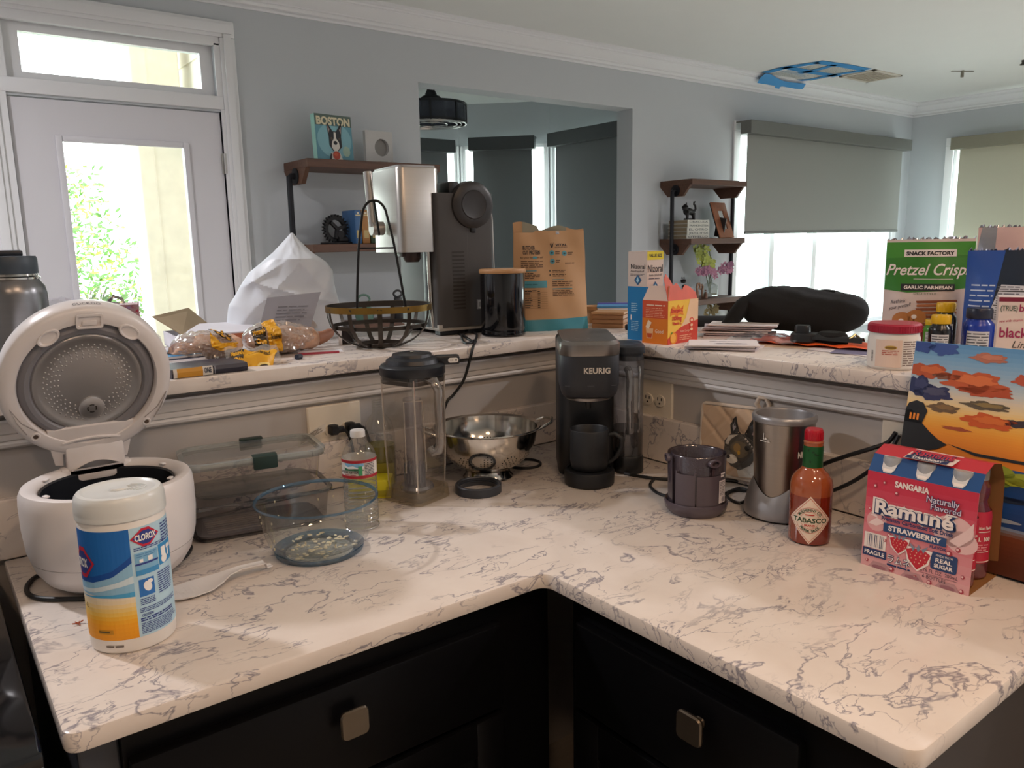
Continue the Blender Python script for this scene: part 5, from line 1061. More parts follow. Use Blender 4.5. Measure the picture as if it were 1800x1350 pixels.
cord('espresso_power_cord', 'black cord looping over the ledge edge down to the wall behind the pitcher', [(800, 583), (815, 590), (832, 600), (838, 588), (826, 583), (812, 590), (818, 603), (836, 600)], BT, .0032)
lean_c = [on_z(836, 600, BT+.004), on_y(831, 612, YB-EB-.004), on_y(826, 632, YB-EB-.006), on_y(815, 668, YB-.010), on_y(797, 694, YB+.010), on_y(785, 708, YB+.012), on_y(770, 760, YB+.012), on_y(760, 800, YB-.01)]
tag(lean_tube('hanging_power_cord', lean_c, .0035), 'black cord hanging over the ledge front behind the pitcher', 'cord')
cord('black_flat_cord', 'black flat cord running from the coffee maker behind the smoky jar', [(1098, 832), (1130, 838), (1165, 842), (1200, 842), (1250, 843), (1300, 846), (1330, 850)], CT, .0036)
cord('coiled_grey_cord', 'grey-black cord coiled behind the smoky jar and blender base', [(1150, 842), (1143, 852), (1152, 864), (1172, 872), (1210, 880), (1262, 872), (1300, 858), (1322, 870), (1300, 884), (1278, 872), (1290, 862), (1320, 864)], CT, .0032)
def cord3(name, label, pix, r):
    P = [on_x(x, y, X) for x, y, X in pix]; tag(lean_tube(name, P, r), label, 'cord')
cord3('upper_power_cord', 'upper of two black cords rising from behind the sauce bottle to the wall plate', [(1420, 832, 1.372), (1450, 815, 1.375), (1490, 801, 1.378), (1530, 789, 1.385), (1560, 778, 1.40), (1575, 760, 1.404)], .0042)
cord3('lower_power_cord', 'lower of two black cords curving behind the soda carton', [(1430, 872, 1.372), (1465, 862, 1.374), (1500, 846, 1.376), (1530, 826, 1.375), (1560, 800, 1.39), (1580, 765, 1.402)], .0038)
# ================================================================== THINGS ON THE RAISED LEDGE
def boxthing(g, w_, d_, h, mi=0, bev=.001): g.box(-w_/2, -d_/2, 0, w_/2, d_/2, h, mi, bev=bev)
# ---- steel flask, left edge
fl = thing('steel_flask', 'large brushed steel flask with dark screw lid at the left edge', 'flask', (.146, 1.618, BT), facing(.146, 1.618)); fl.scale = (1.22, 1.22, 1.03)
FS = brushed('flask_steel', '#8b8a8c', .3, (1, 1, 30))
g = G(); g.lathe([(0, 0), (.040, 0), (.043, .004), (.043, .165), (.041, .178), (.036, .186), (.0345, .190), (0, .190)], 64); g.obj('body', FS, fl)
g = G(); g.lathe([(.0345, .189), (.0365, .190), (.0365, .193), (.034, .195), (.0335, .200)], 48); g.obj('neck_ring', CHROME, fl)
SLT = mat('slate_lid', '#39434d', .4, var=.05)
g = G(); g.lathe([(0, .199), (.0350, .199), (.0352, .211), (.0350, .224), (.0335, .228), (0, .229)], 56); ld = g.obj('lid', SLT, fl)
g = G(); g.box(-.018, -.008, .227, .018, .008, .238, bev=.003); g.obj('lid_grip', mat('slate_dark', '#232a36', .4), ld, smooth=30)
# ---- gift bag / boxes behind the cooker
gb = thing('red_gift_box', 'dark red box with black ribbon inside clear film, behind the rice cooker', 'box', (.312, 1.868, BT), radians(-14))
g = G(); boxthing(g, .170, .085, .128); g.obj('box', mat('gift_red', '#96203c', .45, var=.04), gb, smooth=0)
P = Print(flat_front(0, 0, -.0425)); P.rect(-.083, .0, .085, .126, ink('8a1e3a'), 1); P.rect(.055, 0, .085, .126, ink('a82040'), 2); P.text('Dove', .030, .085, .018, ink('caa9ac'), 2, bold=.02, shear=.2); P.ell(.045, .06, .014, .045, K, 2, a=-.3); P.obj('front_print', gb)
g = G(); g.strip([(-.02, -.02, .129), (.0, -.022, .140), (.03, -.02, .134), (.05, -.02, .131)], .014, .0015, nrm=lambda i, p: (0, 0, 1)); g.tube([(.028, -.02, .133), (.040, -.022, .146), (.055, -.02, .140), (.058, -.02, .130)], .0035, 8); g.obj('ribbon', K, gb)
FLM = clear('crinkled_film', '#f6f6fa', .35, .12, '#e8e8f0', edge=.85, rough=.12)
def crinkle(t, name, pts_fn, nu=26, nv=16, m=None, amp=.006, sd=1):
    R_ = random.Random(sd); ph_ = [R_.uniform(0, 6) for _ in range(8)]
    def f(u, v):
        p = Vector(pts_fn(u, v)); k = amp*(sin(u*17+ph_[0]+4*v)+.7*sin(v*23+ph_[1]+6*u)+.6*abs(sin(u*31+v*19+ph_[2]))+.4*sin((u-v)*47+ph_[3])); return p+Vector((k*.5, k, k*.6))
    g = G(); g.grid(f, nu, nv); return g.obj(name, m or FLM, t, smooth=20, fixn=False)
crinkle(gb, 'film', lambda u, v: (-.09+.18*u, -.048+.0*v, .03+.118*v), amp=.003); crinkle(gb, 'film_peak', lambda u, v: (-.035+.05*u+.03*v, -.03, .125+.045*v*(1-abs(u-.35))), 14, 8, amp=.004, sd=4)
rb2 = thing('red_striped_box', 'red box with orange and blue panels and clear film between flask and red box', 'box', (.235, 1.775, BT), radians(-12)); rb2.scale = (.66, .8, 1)
g = G(); boxthing(g, .105, .07, .131); g.obj('box', mat('panel_white', '#dcdade', .5), rb2, smooth=0)
P = Print(flat_front(0, 0, -.035)); P.rect(-.052, 0, -.033, .128, ink('9a2540'), 1); P.rect(-.027, .01, .016, .127, ink('cf4a2c'), 1); P.rect(.0185, .01, .052, .125, ink('27306c'), 1); P.small(.021, .048, .09, .12, 3, WT, 2); P.obj('front_print', rb2)
crinkle(rb2, 'film', lambda u, v: (-.058+.125*u, -.04+.03*v, .128+.030*v*(1-u)), 18, 6, amp=.003, sd=7)
fr_ = thing('clear_plastic_ring', 'small curled clear plastic scrap on the ledge between the boxes', 'plastic', (.455, 2.03, BT)); g = G(); g.tube([(.020*cos(a*pi/12), .004*sin(a*2), .022+.020*sin(a*pi/12)) for a in range(24)], .003, 8, closed=True); g.tube([(.013*cos(a*pi/12), .010, .018+.013*sin(a*pi/12)) for a in range(24)], .002, 8, closed=True); g.obj('curl', FLM, fr_)
crinkle(fr_, 'scrap', lambda u, v: (-.03+.04*u, -.01, .0+.06*v), 10, 8, amp=.004, sd=5)
# ---- magazines and letters under the bread
def slabthing(name, label, cat, x, y, z, w_, d_, h, rz, m_top, m_edge=None, group=None):
    t = thing(name, label, cat, (x, y, z), rz, group); g = G(); g.box(-w_/2, -d_/2, 0, w_/2, d_/2, h, bev=0); g.obj('pages' if m_edge else 'body', m_edge or m_top, t, smooth=0)
    if m_edge: g = G(); g.box(-w_/2, -d_/2, h, w_/2, d_/2, h+.0008); g.obj('cover', m_top, t, smooth=0)
    return t
PAP = mat('paper_white', '#e6e4e8', .6, var=.02)
mg = thing('rolled_magazine', 'magazine with yellow and navy spine at the ledge edge under the bread bag', 'magazine', (.448, 1.592, BT), radians(1)); mg.scale = (.85, 1, 1.25)
MG = mat('magazine_navy', '#2b2c3c', .4, var=.05)
g = G(); g.loft([[(x, y, z) for y, z in ((-.040, .002), (-.043, .008), (-.040, .014), (.06, .014), (.09, .010), (.09, .001), (.06, 0), (-.036, 0))] for x in (-.085, .0, .085)]); g.obj('body', MG, mg, smooth=50)
P = Print(lambda u, v, l: (u, -.0435-l+abs(v-.008)*.35, v), dv=.003, lift=.0005); P.rect(-.074, .001, -.018, .015, ink('c98f2c'), 1); P.rect(-.082, .001, -.074, .015, ink('d8cfc4'), 1); P.rect(-.018, .001, .004, .015, ink('d5cfc6'), 1); P.text('ONE', -.007, .005, .008, ink('3c4454'), 2, bold=.05, width=.016); P.rect(.008, .002, .010, .014, ink('8a8d98'), 1); P.obj('spine_print', mg)
for i, (w_, c, dz, lab) in enumerate(((.150, '#20304f', 0, 'dark blue cover brochure in the pile behind the rice cooker lid'), (.145, '#d7d5da', .006, 'white brochure on the dark blue one behind the rice cooker lid'), (.12, '#1d2c4a', .011, 'navy pamphlet near the top of the pile beside the bread bag'), (.10, '#3f8fc4', .017, 'blue and white pamphlet on top of the pile beside the bread bag'))):
    slabthing('brochure', lab, 'brochure',   .415+.004*i, 1.735+.012*i, BT+dz, w_, .11, .0045, radians(-8+5*i), mat('cover_%d' % i, c, .4), PAP, 'papers beside the bread bag')
for i, (x, y, rz, c, lab) in enumerate(((.56, 1.96, .1, '#e9e8ee', 'white sheet of paper lying under the open carton flap'), (.50, 1.86, -.15, '#b88a86', 'pinkish brown letter beneath the white sheet'), (.60, 1.88, -.1, '#e2dfe4', 'white letter behind the first bread bag'))):
    slabthing('letter', lab, 'letter', x, y, BT+.001+i*.003, .24, .16, .0022, rz, mat('letter_%d' % i, c, .6), None, 'letters behind the bread bags')
# ---- open cardboard carton
cb_ = thing('cardboard_box', 'open white cardboard box with brown flap raised, left of the white bag', 'box', (.605, 2.04, BT), radians(-4)); cb_.scale = (.74, .85, 1)
CBW, CBB = mat('card_white', '#dcdbe2', .6, var=.02), mat('card_brown', '#a08f74', .75, var=.05)
g = G(); w2, d2, h2 = .14, .10, .036
g.box(-w2, -d2, 0, w2, -d2+.003, h2); g.box(-w2, d2-.003, 0, w2, d2, h2); g.box(-w2, -d2, 0, -w2+.003, d2, h2); g.box(w2-.003, -d2, 0, w2, d2, h2); g.box(-w2, -d2, 0, w2, d2, .003); g.obj('tray', CBW, cb_, smooth=0)
g = G(); g.add([(-w2, -d2, h2), (-w2, d2-.02, h2), (-w2-.10, d2-.01, h2+.062), (-w2-.085, -d2-.02, h2+.050)], [(0, 1, 2, 3)]); 
g = G(); A = [Vector(p) for p in ((-w2+.02, -.085, h2+.001), (.02, .10, h2+.002), (-.045, .13, h2+.052), (-w2-.055, -.03, h2+.046))]; n_ = (A[1]-A[0]).cross(A[3]-A[0]).normalized()*.002
g.add(A+[p+n_ for p in A], [(0, 1, 2, 3), (7, 6, 5, 4), (0, 4, 5, 1), (1, 5, 6, 2), (2, 6, 7, 3), (3, 7, 4, 0)]); g.obj('flap', CBB, cb_, smooth=0)
g = G(); A = [Vector(p) for p in ((-w2, -d2, h2), (w2, -d2, h2), (w2-.01, .07, h2+.012), (-w2+.07, .07, h2+.014))]; g.add(A+[p+Vector((0, 0, .0015)) for p in A], [(0, 1, 2, 3), (7, 6, 5, 4), (0, 4, 5, 1), (1, 5, 6, 2), (2, 6, 7, 3), (3, 7, 4, 0)]); g.obj('lid_flap', CBW, cb_, smooth=0)
P = Print(flat_front(0, 0, -d2)); P.rect(.015, .004, .10, .034, ink('b5643f'), 1); P.small(.022, .08, .010, .020, 1, ink('6a3a26'), 2); P.rect(-w2+.002, .002, .012, .034, ink('b6a1a2'), 1); P.obj('side_label', cb_)
# ---- white plastic bag, filled, knotted to a peak
pbg = thing('white_plastic_bag', 'tall white plastic bag gathered to a peak behind the bread', 'plastic bag', (.800, 2.045, BT), facing(.8, 2.04)); pbg.scale = (.95, .8, 1.03)
SIL = [(0, -.150, .150), (.03, -.158, .152), (.09, -.150, .148), (.14, -.118, .140), (.172, -.092, .137), (.195, -.058, .118), (.222, -.022, .078), (.25, .008, .050), (.270, .028, .034)]
def bagf(u, v):
    a = 2*pi*u; z = .270*v; i = 0
    while i < len(SIL)-2 and SIL[i+1][0] < z: i += 1
    t = (z-SIL[i][0])/(SIL[i+1][0]-SIL[i][0]); L_ = SIL[i][1]*(1-t)+SIL[i+1][1]*t; R__ = SIL[i][2]*(1-t)+SIL[i+1][2]*t
    c = (L_+R__)/2; h = (R__-L_)/2; wr = 1+.03*abs(sin(6*a+3*v))+.025*sin(9*a-14*v+1)
    x_ = cos(a); tr = lambda q: (1-abs(sin(q)))**3
    fold = .012*tr(2.2*v*pi+.9*x_)+.010*tr(1.6*x_-4.6*v+.7)+.008*tr(2.4*x_+5.2*v+2)+.006*tr(5*v-3.1*x_)-.010*sin(4*v+2*x_)
    return (c+h*cos(a)*(1+.02*sin(9*v)), (min(h, .075)*.9+.0)*sin(a)*wr-(fold if sin(a) < 0 else 0)*sin(pi*min(1, v*1.05+.02)), z)
g = G(); g.grid(bagf, 110, 70, closeu=True)
pbm = mat('bag_white_film', '#e3eaf2', .42, var=.02, scale=5); g.obj('film', pbm, pbg, smooth=26)
# ---- grey folder / card propped on the bag
gc_ = thing('grey_card', 'grey card with faint handwriting propped against the white plastic bag', 'card', (.742, 1.87, BT+.001), facing(.742, 1.87)); g = G(); A = [Vector(p) for p in ((-.090, -.015, .0), (.030, -.017, .0), (.078, .030, .128), (-.052, .030, .118))]; n_ = Vector((0, -.0014, .0006)); g.add(A+[p-n_ for p in A], [(0, 1, 2, 3), (7, 6, 5, 4), (0, 4, 5, 1), (1, 5, 6, 2), (2, 6, 7, 3), (3, 7, 4, 0)]); g.obj('card', mat('card_grey', '#94939a', .6, var=.03), gc_, smooth=0)
P = Print(lambda u, v, l: (u+v*.34, -.0175+v*.372-.0012-l-.001, v), lift=.0003); P.small(-.060, .018, .060, .100, 5, ink('6c6a70'), 1, fill=.3, seed=3); P.obj('handwriting', gc_)
sp_ = thing('white_spined_book', 'thin white spined book standing by the wire basket', 'book', (.862, 1.84, BT), radians(-30)); g = G(); g.box(-.004, -.05, 0, .004, .05, .045, bev=.001); g.obj('cover', PAP, sp_, smooth=0); g = G(); g.box(.0045, -.045, .002, .03, .045, .040, bev=.002); g.obj('dark_back', mat('book_dark', '#2c2426', .5), sp_, smooth=0)
# ---- bread bags
BRD_ = mat('bread_crust', '#d0a78c', .6, var=.22, scale=60, bump=.5, sub=.1); BAGF = clear('bread_film', '#fbf6f0', .30, .16, '#efe6de', edge=.9, rough=.16)
YLW, BKI = ink('e0a41c'), ink('3b2c14')
def bread(name, label, px, py, w_, d_, h, rz, seed, lumps, prints, group, Z=BT, dx=0, dy=0):
    p = on_z(px, py, Z); t = thing(name, label, 'bread', (p.x+dx, p.y+dy, Z), rz, group); R_ = random.Random(seed)
    for i, (x, y, z, a, b, c, ya) in enumerate(lumps):
        M = Matrix.Translation((x, y, z)) @ Matrix.Rotation(ya, 4, 'Z'); g = G(); bmh = bmesh.new(); bmesh.ops.create_icosphere(bmh, subdivisions=3, radius=1); q = [R_.uniform(0, 6) for _ in range(4)]
        for v in bmh.verts:
            n0 = v.co.copy(); k = 1+.10*sin(5*n0.x+q[0])+.08*sin(6*n0.y+q[1]+3*n0.z)+.05*sin(11*n0.z+q[2]+4*n0.x); v.co = Vector((n0.x*a*k, n0.y*b*k, max(-z/c*1.0, n0.z*k)*c if False else n0.z*c*k))
        g.bm(bmh, 0, M); g.obj('bun', BRD_, t, smooth=60)
    ph_ = [R_.uniform(0, 6) for _ in range(6)]
    def bf(u, v, l=0):
        a = 2*pi*u; s_ = sin(pi*min(1, max(0, v)))**.45; k = 1+.07*sin(6*a+9*v+ph_[0])+.06*abs(sin(11*a-14*v+ph_[1]))+.08*abs(sin(7*v*pi+3*a+ph_[2]))+.04*sin(23*a+31*v)
        taper = 1-.35*v*v
        x = (v-.5)*w_; y = cos(a)*d_/2*s_*k*taper*(1+l/.03); z = h/2*(1+sin(a)*s_*k*taper*(1+l/.03)); return Vector((x, -y, max(.0012, z)))
    g = G(); g.grid(bf, 56, 60, closeu=True); g.obj('plastic_film', BAGF, t, smooth=22, fixn=False)
    P = Print(lambda u, v, l: bf(u, v, .0015+l), du=.02, dv=.02, lift=.0012); prints(P); P.obj('film_print', t); return t
# print coords: u = angle fraction (0 = facing viewer, .25 = top), v = along the bag
def pr1(P):
    P.poly([(.02, .50), (.16, .52), (.10, .60), (.05, .66), (.06, .95), (-.04, .95), (-.03, .62)], YLW, 1)
    for (a, b, c, d) in ((.22, .60, .018, .07), (.20, .70, .035, .03), (.14, .66, .02, .08), (.16, .78, .03, .05), (.25, .72, .03, .02), (.10, .76, .02, .05)): P.ell(a, b, c, d, BKI, 2, a=.5); P.ell(a, b, c*.62, d*.7, YLW, 3, a=.5)
def TX(P, s, u, v, h, mm, lay, bold=.03, width=.3):
    vs, fs = glyphs(s, 1, bold, 0, 1); x0 = min(p[0] for p in vs); x1 = max(p[0] for p in vs); k = width/(x1-x0)
    P._put([(u+p[1]*h, v-(p[0]-(x0+x1)/2)*k*-1) for p in vs], fs, mm, lay)
def pr2(P):
    P.poly([(-.10, .26), (.24, .24), (.24, .40), (-.10, .42)], YLW, 1); TX(P, "Butterbread", .02, .345, .06, BKI, 2, width=.12)
    P.poly([(-.06, .10), (.16, .08), (.17, .23), (-.05, .24)], BKI, 1); TX(P, "Nature's", .085, .16, .075, YLW, 2, bold=.06, width=.13); TX(P, "Own", -.02, .17, .075, YLW, 2, bold=.06, width=.11)
b1 = bread('bread_bag', 'left bread bag, clear film with yellow and black print, lumpy buns inside', 382, 640, .150, .11, .066, radians(-8), 5, [(-.045, -.005, .024, .036, .030, .020, .3), (.005, .005, .032, .034, .036, .026, -.4), (.045, .0, .030, .030, .032, .024, .2)], pr1, 'bread bags', dy=.062)
b2 = bread('bread_bag', 'right bread bag, clear film with yellow stripe, large pinkish loaf pieces', 516, 626, .175, .12, .074, radians(-6), 8, [(-.04, 0, .030, .034, .036, .026, .2), (.01, -.004, .034, .040, .040, .030, .1), (.055, 0, .030, .030, .036, .028, -.2)], pr2, 'bread bags', dy=.066)
# tail of the bag, hanging over the ledge edge with print
tl = thing('bread_bag_tail', 'loose clear bread bag with yellow printed end, draped over the ledge edge', 'plastic bag', on_z(440, 640, BT)+Vector((.006, 0, 0)), radians(-14)); tl.scale = (.72, 1, 1)
def tf(u, v, l=0): # u along, v front/back
    x = -.075+.15*u; y = .035-.085*v-(0.004 if v > .6 else 0); z = .024*(1-v)+.006-.048*max(0, v-.62)**1.0*(1-abs(u-.62)*1.2)*2.2; k = .0022*(sin(u*19+v*5)+sin(v*17+u*9)); return Vector((x, y-l, z+k+l+.003))
g = G(); g.grid(tf, 40, 24); g.obj('film', BAGF, tl, smooth=24, fixn=False)
P = Print(lambda u, v, l: tf(u, v, .0012+l), du=.05, dv=.05, lift=.0006); P.poly([(.30, .30), (.30, .95), (.50, 1.0), (.78, .98), (.97, .45), (.86, .30)], YLW, 1)
def TY(P, s, u, v, h, mm, lay, bold, width, rot=0):
    vs, fs = glyphs(s, 1, bold, 0, 1); x0 = min(p[0] for p in vs); x1 = max(p[0] for p in vs); k = width/(x1-x0); P._put([(u+(p[0]-(x0+x1)/2)*k*cos(rot)+p[1]*h*sin(rot), v-p[1]*h*cos(rot)+(p[0]-(x0+x1)/2)*k*sin(rot)*1.6) for p in vs], fs, mm, lay)
P.poly([(.10, .25), (.10, .80), (.28, .90), (.36, .30)], BKI, 2); TY(P, "Nature's", .22, .50, .20, YLW, 3, .05, .24); TY(P, 'Own', .22, .80, .22, YLW, 3, .05, .20); TY(P, 'Butterbread', .62, .55, .16, BKI, 3, .02, .40); P.ell(.66, .82, .12, .10, ink('f1d27a'), 3); P.ell(.66, .82, .08, .06, BKI, 4); P.obj('film_print', tl)
tk = thing('knotted_bag_top', 'knotted clear bag top with pinkish loaf showing, in front of the grey card', 'bread', on_z(520, 600, BT)+Vector((.005, .02, 0)), radians(-20))
g = G(); g.grid(lambda u, v: ((.052*(1-v)**.8+.006)*cos(2*pi*u)*(1+.12*sin(10*pi*u+6*v))+.012*v, (.045*(1-v)+.005)*sin(2*pi*u)*(1+.1*sin(8*pi*u)), .03+.055*v), 48, 20, closeu=True); g.obj('film', clear('knot_film', '#fffaf6', .3, .5, '#ecdcd2', edge=.9, rough=.2), tk, smooth=22, fixn=False)
g = G(); g.sphere((0, 0, .035), .03, sc=(1.3, 1, .9), seg=20); g.obj('loaf', BRD_, tk)
en = thing('bread_roll_end', 'pinkish brown bread stick end poking out towards the wire basket', 'bread', on_z(562, 613, BT)+Vector((.01, .03, 0)), radians(10)); g = G(); g.tube([(-.02, 0, .020), (.0, 0, .022), (.022, .004, .024), (.040, .008, .030), (.052, .012, .034)], [.014, .017, .014, .012, .006], 14); g.obj('crust', mat('crust_brown', '#a9745a', .6, var=.25, scale=50, bump=.4), en)
sk = thing('folded_leaflet', 'red edged white leaflet lying at the ledge front beside the basket', 'leaflet', on_z(570, 622, BT)+Vector((0, .02, 0)), radians(-18)); g = G(); g.box(-.05, -.02, 0, .05, .035, .003); g.obj('sheet', PAP, sk, smooth=0); g = G(); g.box(-.05, -.0205, .0005, .04, -.012, .0045); g.obj('red_edge', mat('leaflet_red', '#a83a4c', .5), sk, smooth=0)
kc = thing('marker_cap', 'small dark cap lying on the ledge under the right bread bag', 'cap', on_z(523, 633, BT)+Vector((0, .004, .0)), .5); g = G(); g.lathe([(0, 0), (.006, 0), (.006, .014), (0, .014)], 16, M=Matrix.Translation((0, 0, .006)) @ Matrix.Rotation(pi/2, 4, 'Y')); g.obj('cap', mat('cap_slate', '#2a3040', .4), kc)

# ---- wire fruit basket
wbk = thing('wire_fruit_basket', 'dark metal band fruit basket with tall wire handle and brass rim', 'basket', (.897, 1.700, BT), facing(.897, 1.7))
BM = mat('band_metal', '#4a443e', .4, .85, var=.1); BR = mat('band_brass', '#8a6c34', .35, .9, var=.15); BKM = mat('wire_black', '#201e1e', .4, .6)
def ellp(rx_, ry_, z, n=64): return [(rx_*cos(2*pi*i/n), ry_*sin(2*pi*i/n), z) for i in range(n)]
def band(rx_, ry_, z, w_, name, mm): g = G(); g.strip(ellp(rx_, ry_, z), w_, .0012, nrm=lambda i, p: (p.x, p.y, 0), closed=True); g.obj(name, mm, wbk, smooth=40)
RXb, RYb = .126, .118
band(RXb, RYb, .095, .0145, 'rim_band', BR); band(RXb-.0015, RYb-.0015, .095, .0140, 'rim_inner', BM); band(.112, .104, .052, .009, 'middle_band', BM); band(.052, .046, .006, .010, 'base_ring', BM)
for k in range(11):
    a = 2*pi*k/11+.15; ca_, sa_ = cos(a), sin(a); pr_ = [(1.0, .098), (.985, .075), (.93, .052), (.82, .032), (.66, .016), (.5, .007), (.40, .003)]
    g = G(); g.strip([(RXb*q*ca_, RYb*q*sa_, z) for q, z in pr_], .011, .0012, nrm=lambda i, p: (p.x, p.y, -.03 if i > 3 else 0)); g.obj('rib', BM, wbk, smooth=40)
g = G(); g.strip([(-.05, 0, .004), (.05, 0, .004)], .012, .0015, nrm=lambda i, p: (0, 0, 1)); g.strip([(0, -.045, .004), (0, .045, .004)], .012, .0015, nrm=lambda i, p: (0, 0, 1)); g.obj('base_cross', BM, wbk, smooth=0)
hl = []
Hx, Hh = .052, .400
pts = [(-.052, .0, .090), (-.048, 0, .15), (-.040, 0, .24), (-.030, 0, .305), (-.024, 0, .328), (-.012, 0, .342), (0, 0, .345), (.012, 0, .342), (.024, 0, .328), (.030, 0, .305), (.043, 0, .24), (.056, 0, .15), (.064, 0, .090)]
lean_tube('handle', pts, .0030, wbk, BKM)
g = G(); g.tube([(-.041, 0, .235), (.043, 0, .235)], .0020, 6); g.obj('cross_wire', BKM, wbk)
g = G(); g.tube([(0, .004, .344), (.004, .012, .31), (.009, .02, .265)], .0030, 8); g.obj('hook', BKM, wbk)

# ---- coffee / juice machine
mx_, my_ = 1.118, 1.765; mrz = radians(-6)
ma_ = thing('espresso_machine', 'tall machine with brushed steel head, grey body and round side drum', 'machine', (mx_, my_, BT), mrz)
GB1 = mat('machine_grey', '#484543', .5, .25, var=.03); GB2 = mat('machine_light_base', '#a8a39a', .5, var=.03)
g = G(); g.loft([ring3(rrect(.175, .24, .012, 4, .075, .12), .022), ring3(rrect(.175, .24, .012, 4, .075, .12), .372)]); bd = g.obj('body', GB1, ma_)
g = G(); g.box(-.008, .004, .012, .162, .236, .024, bev=.003); g.box(-.012, .0, .018, .0, .24, .03); g.obj('base_plate', GB2, ma_, smooth=0)
g = G(); [g.box(x0_, .01+(y0_)*.2, 0, x0_+.09, .02+y0_*.2+.02, .014, bev=.003) for x0_, y0_ in ((-.006, 0), (-.006, 1), (.075, 0), (.075, 1))]
for x0_, y0_ in ((-.004, .008), (-.004, .19), (.08, .008), (.08, .19)):
    g = G(); g.box(x0_, y0_, 0, x0_+.075, y0_+.035, .014, bev=.003); g.obj('foot', BLACKP, ma_, smooth=0)
g = G(); hx0, hx1 = -.108, -.006
g.loft([ring3(rrect(.118, .185, .020, 6, -.047, .105), .222), ring3(rrect(.118, .185, .020, 6, -.047, .105), .432), ring3(rrect(.114, .181, .018, 6, -.047, .105), .436)]); head = g.obj('steel_head', STEEL, ma_)
g = G(); g.loft([ring3(rrect(.108, .172, .016, 6, -.047, .105), .436), ring3(rrect(.108, .172, .016, 6, -.047, .105), .441)]); g.obj('head_top', mat('head_top_silver', '#a9a7a5', .4, .6), head)
g = G(); g.tube([(-.112, .110, .285), (-.145, .110, .285)], .018, 20); hb = g.obj('lever_hub', STEEL, ma_)
g = G(); g.tube([(-.140, .110, .29), (-.142, .115, .36), (-.144, .120, .430)], .0105, 16); g.obj('lever', STEEL, ma_)
g = G(); g.lathe([(0, .196), (.018, .196), (.024, .205), (.024, .222), (0, .222)], 20, M=Matrix.Translation((-.055, .06, 0))); g.box(-.085, .05, .210, -.04, .09, .222, bev=.003); g.obj('nozzle', mat('nozzle_dark', '#3a2c28', .35, .3), ma_)
g = G(); g.tube([(-.018, .035, .222), (-.016, .035, .10), (-.010, .035, .02)], [.006, .006, .005], 12); g.obj('steam_wand', CHROME, ma_)
g = G(); g.loft([ring3(rrect(.018, .03, .004, 3, -.004, .07), .02), ring3(rrect(.018, .03, .004, 3, -.004, .07), .224)]); g.obj('column', BLACKP, ma_)
for k in range(16):
    g = G(); zz = .070+k*.0098; g.box(.034, -.0006, zz, .070, .003, zz+.0045); 
    if k == 0: sl0 = g.obj('vent_slot', SLOT, bd, smooth=0)
    else: c = sl0.copy(); COL.objects.link(c); c.location = (0, 0, k*.0098)
P = Print(flat_front(0, 0, 0)); P.rect(.104, .066, .132, .092, ink('8f8d8a'), 1); P.rect(.108, .069, .129, .089, ink('c9c7c4'), 2); P.rect(.111, .072, .126, .086, ink('8a8886'), 3); P.rect(.08, .34, .081, .18, ink('4f4d4b'), 1); P.obj('rating_plate', bd)
# drum: axis along local y (front end faces the kitchen)
Md = Matrix.Translation((.098, .010, .342)) @ RXm
g = G(); g.lathe([(0, .022), (.030, .022), (.036, .0235), (.038, .021), (.052, .0205), (.060, .016), (.0625, .006), (.0625, -.012), (.056, -.020)], 56, M=Md); dr = g.obj('drum_cap', mat('drum_grey', '#373433', .35, .3, var=.04), ma_)
g = G(); g.lathe([(.050, -.010), (.052, -.055), (.050, -.16), (0, -.165)], 48, M=Md); g.obj('drum_barrel', mat('drum_silver_blue', '#7d8592', .3, .7), ma_)
g = G(); g.box(.0-.062, -.01, .026, .0-.030, .10, .060, bev=.006, M=Matrix.Translation((.098, .020, .342))); g.obj('drum_handle', BLACKP, dr, smooth=30)
g = G(); g.box(-.008, -.005, -.072, .008, .01, -.05, bev=.003, M=Matrix.Translation((.098, .0, .342))); g.obj('drum_latch', BLACKP, dr, smooth=30)
g = G(); g.tube([(.155, .004, .350), (.160, .002, .30), (.161, .0, .18), (.160, .002, .05)], .0014, 6); g.obj('white_tube', mat('white_wire', '#d9d9d9', .4), ma_)

# ---- black canister
cn = thing('black_canister', 'glossy black canister with pale wooden lid', 'canister', (1.2675, 1.708, BT), facing(1.267, 1.71))
cn.location = (1.246, 1.668, BT); cn.scale = (1.06, 1.06, 1)
g = G(); g.lathe([(0, 0), (.052, 0), (.0555, .004), (.0555, .012), (.0545, .016), (.0555, .02), (.0560, .160), (.0555, .164), (0, .164)], 64); g.obj('body', mat('glossy_black', '#0d0e11', .12, coat=.4, var=.02), cn)
g = G(); g.lathe([(.0565, .164), (.0580, .166), (.0580, .173), (.0565, .175), (0, .1755)], 64); g.obj('lid', PINE, cn)

# ---- kraft pouch
kb = thing('kraft_pouch', 'brown kraft paper food pouch with teal base band, crumpled open top', 'pouch', (1.421, 1.680, BT), facing(1.45, 1.67)+radians(14))
Wk, Hk = .212, .272
def kf(u, v, l=0):     # u -W/2..W/2, v 0..H  front surface
    uu = u/(Wk/2); t = .030*(1-(v/Hk)**1.3)*(1-abs(uu)**3)+.004; k = .0016*(sin(u*70+v*30)+sin(v*60-u*40)); lean = .018*(v/Hk); wv = 1-.06*(v/Hk)
    return Vector((u*wv, -t-k-l+lean, v))
def kbk(u, v): p = kf(u, v); return Vector((p.x, -p.y*.6+.018*(v/Hk)*1.6, v*1.045+(.006*sin(u*55)+(.008 if u < -.03 else -.004) if v > Hk*.95 else 0)))
g = G(); g.grid(lambda a, b: kf((a-.5)*Wk, b*Hk*(.985 if a < .3 else 1)), 36, 36); g.grid(lambda a, b: kbk((a-.5)*Wk, b*Hk), 36, 36)
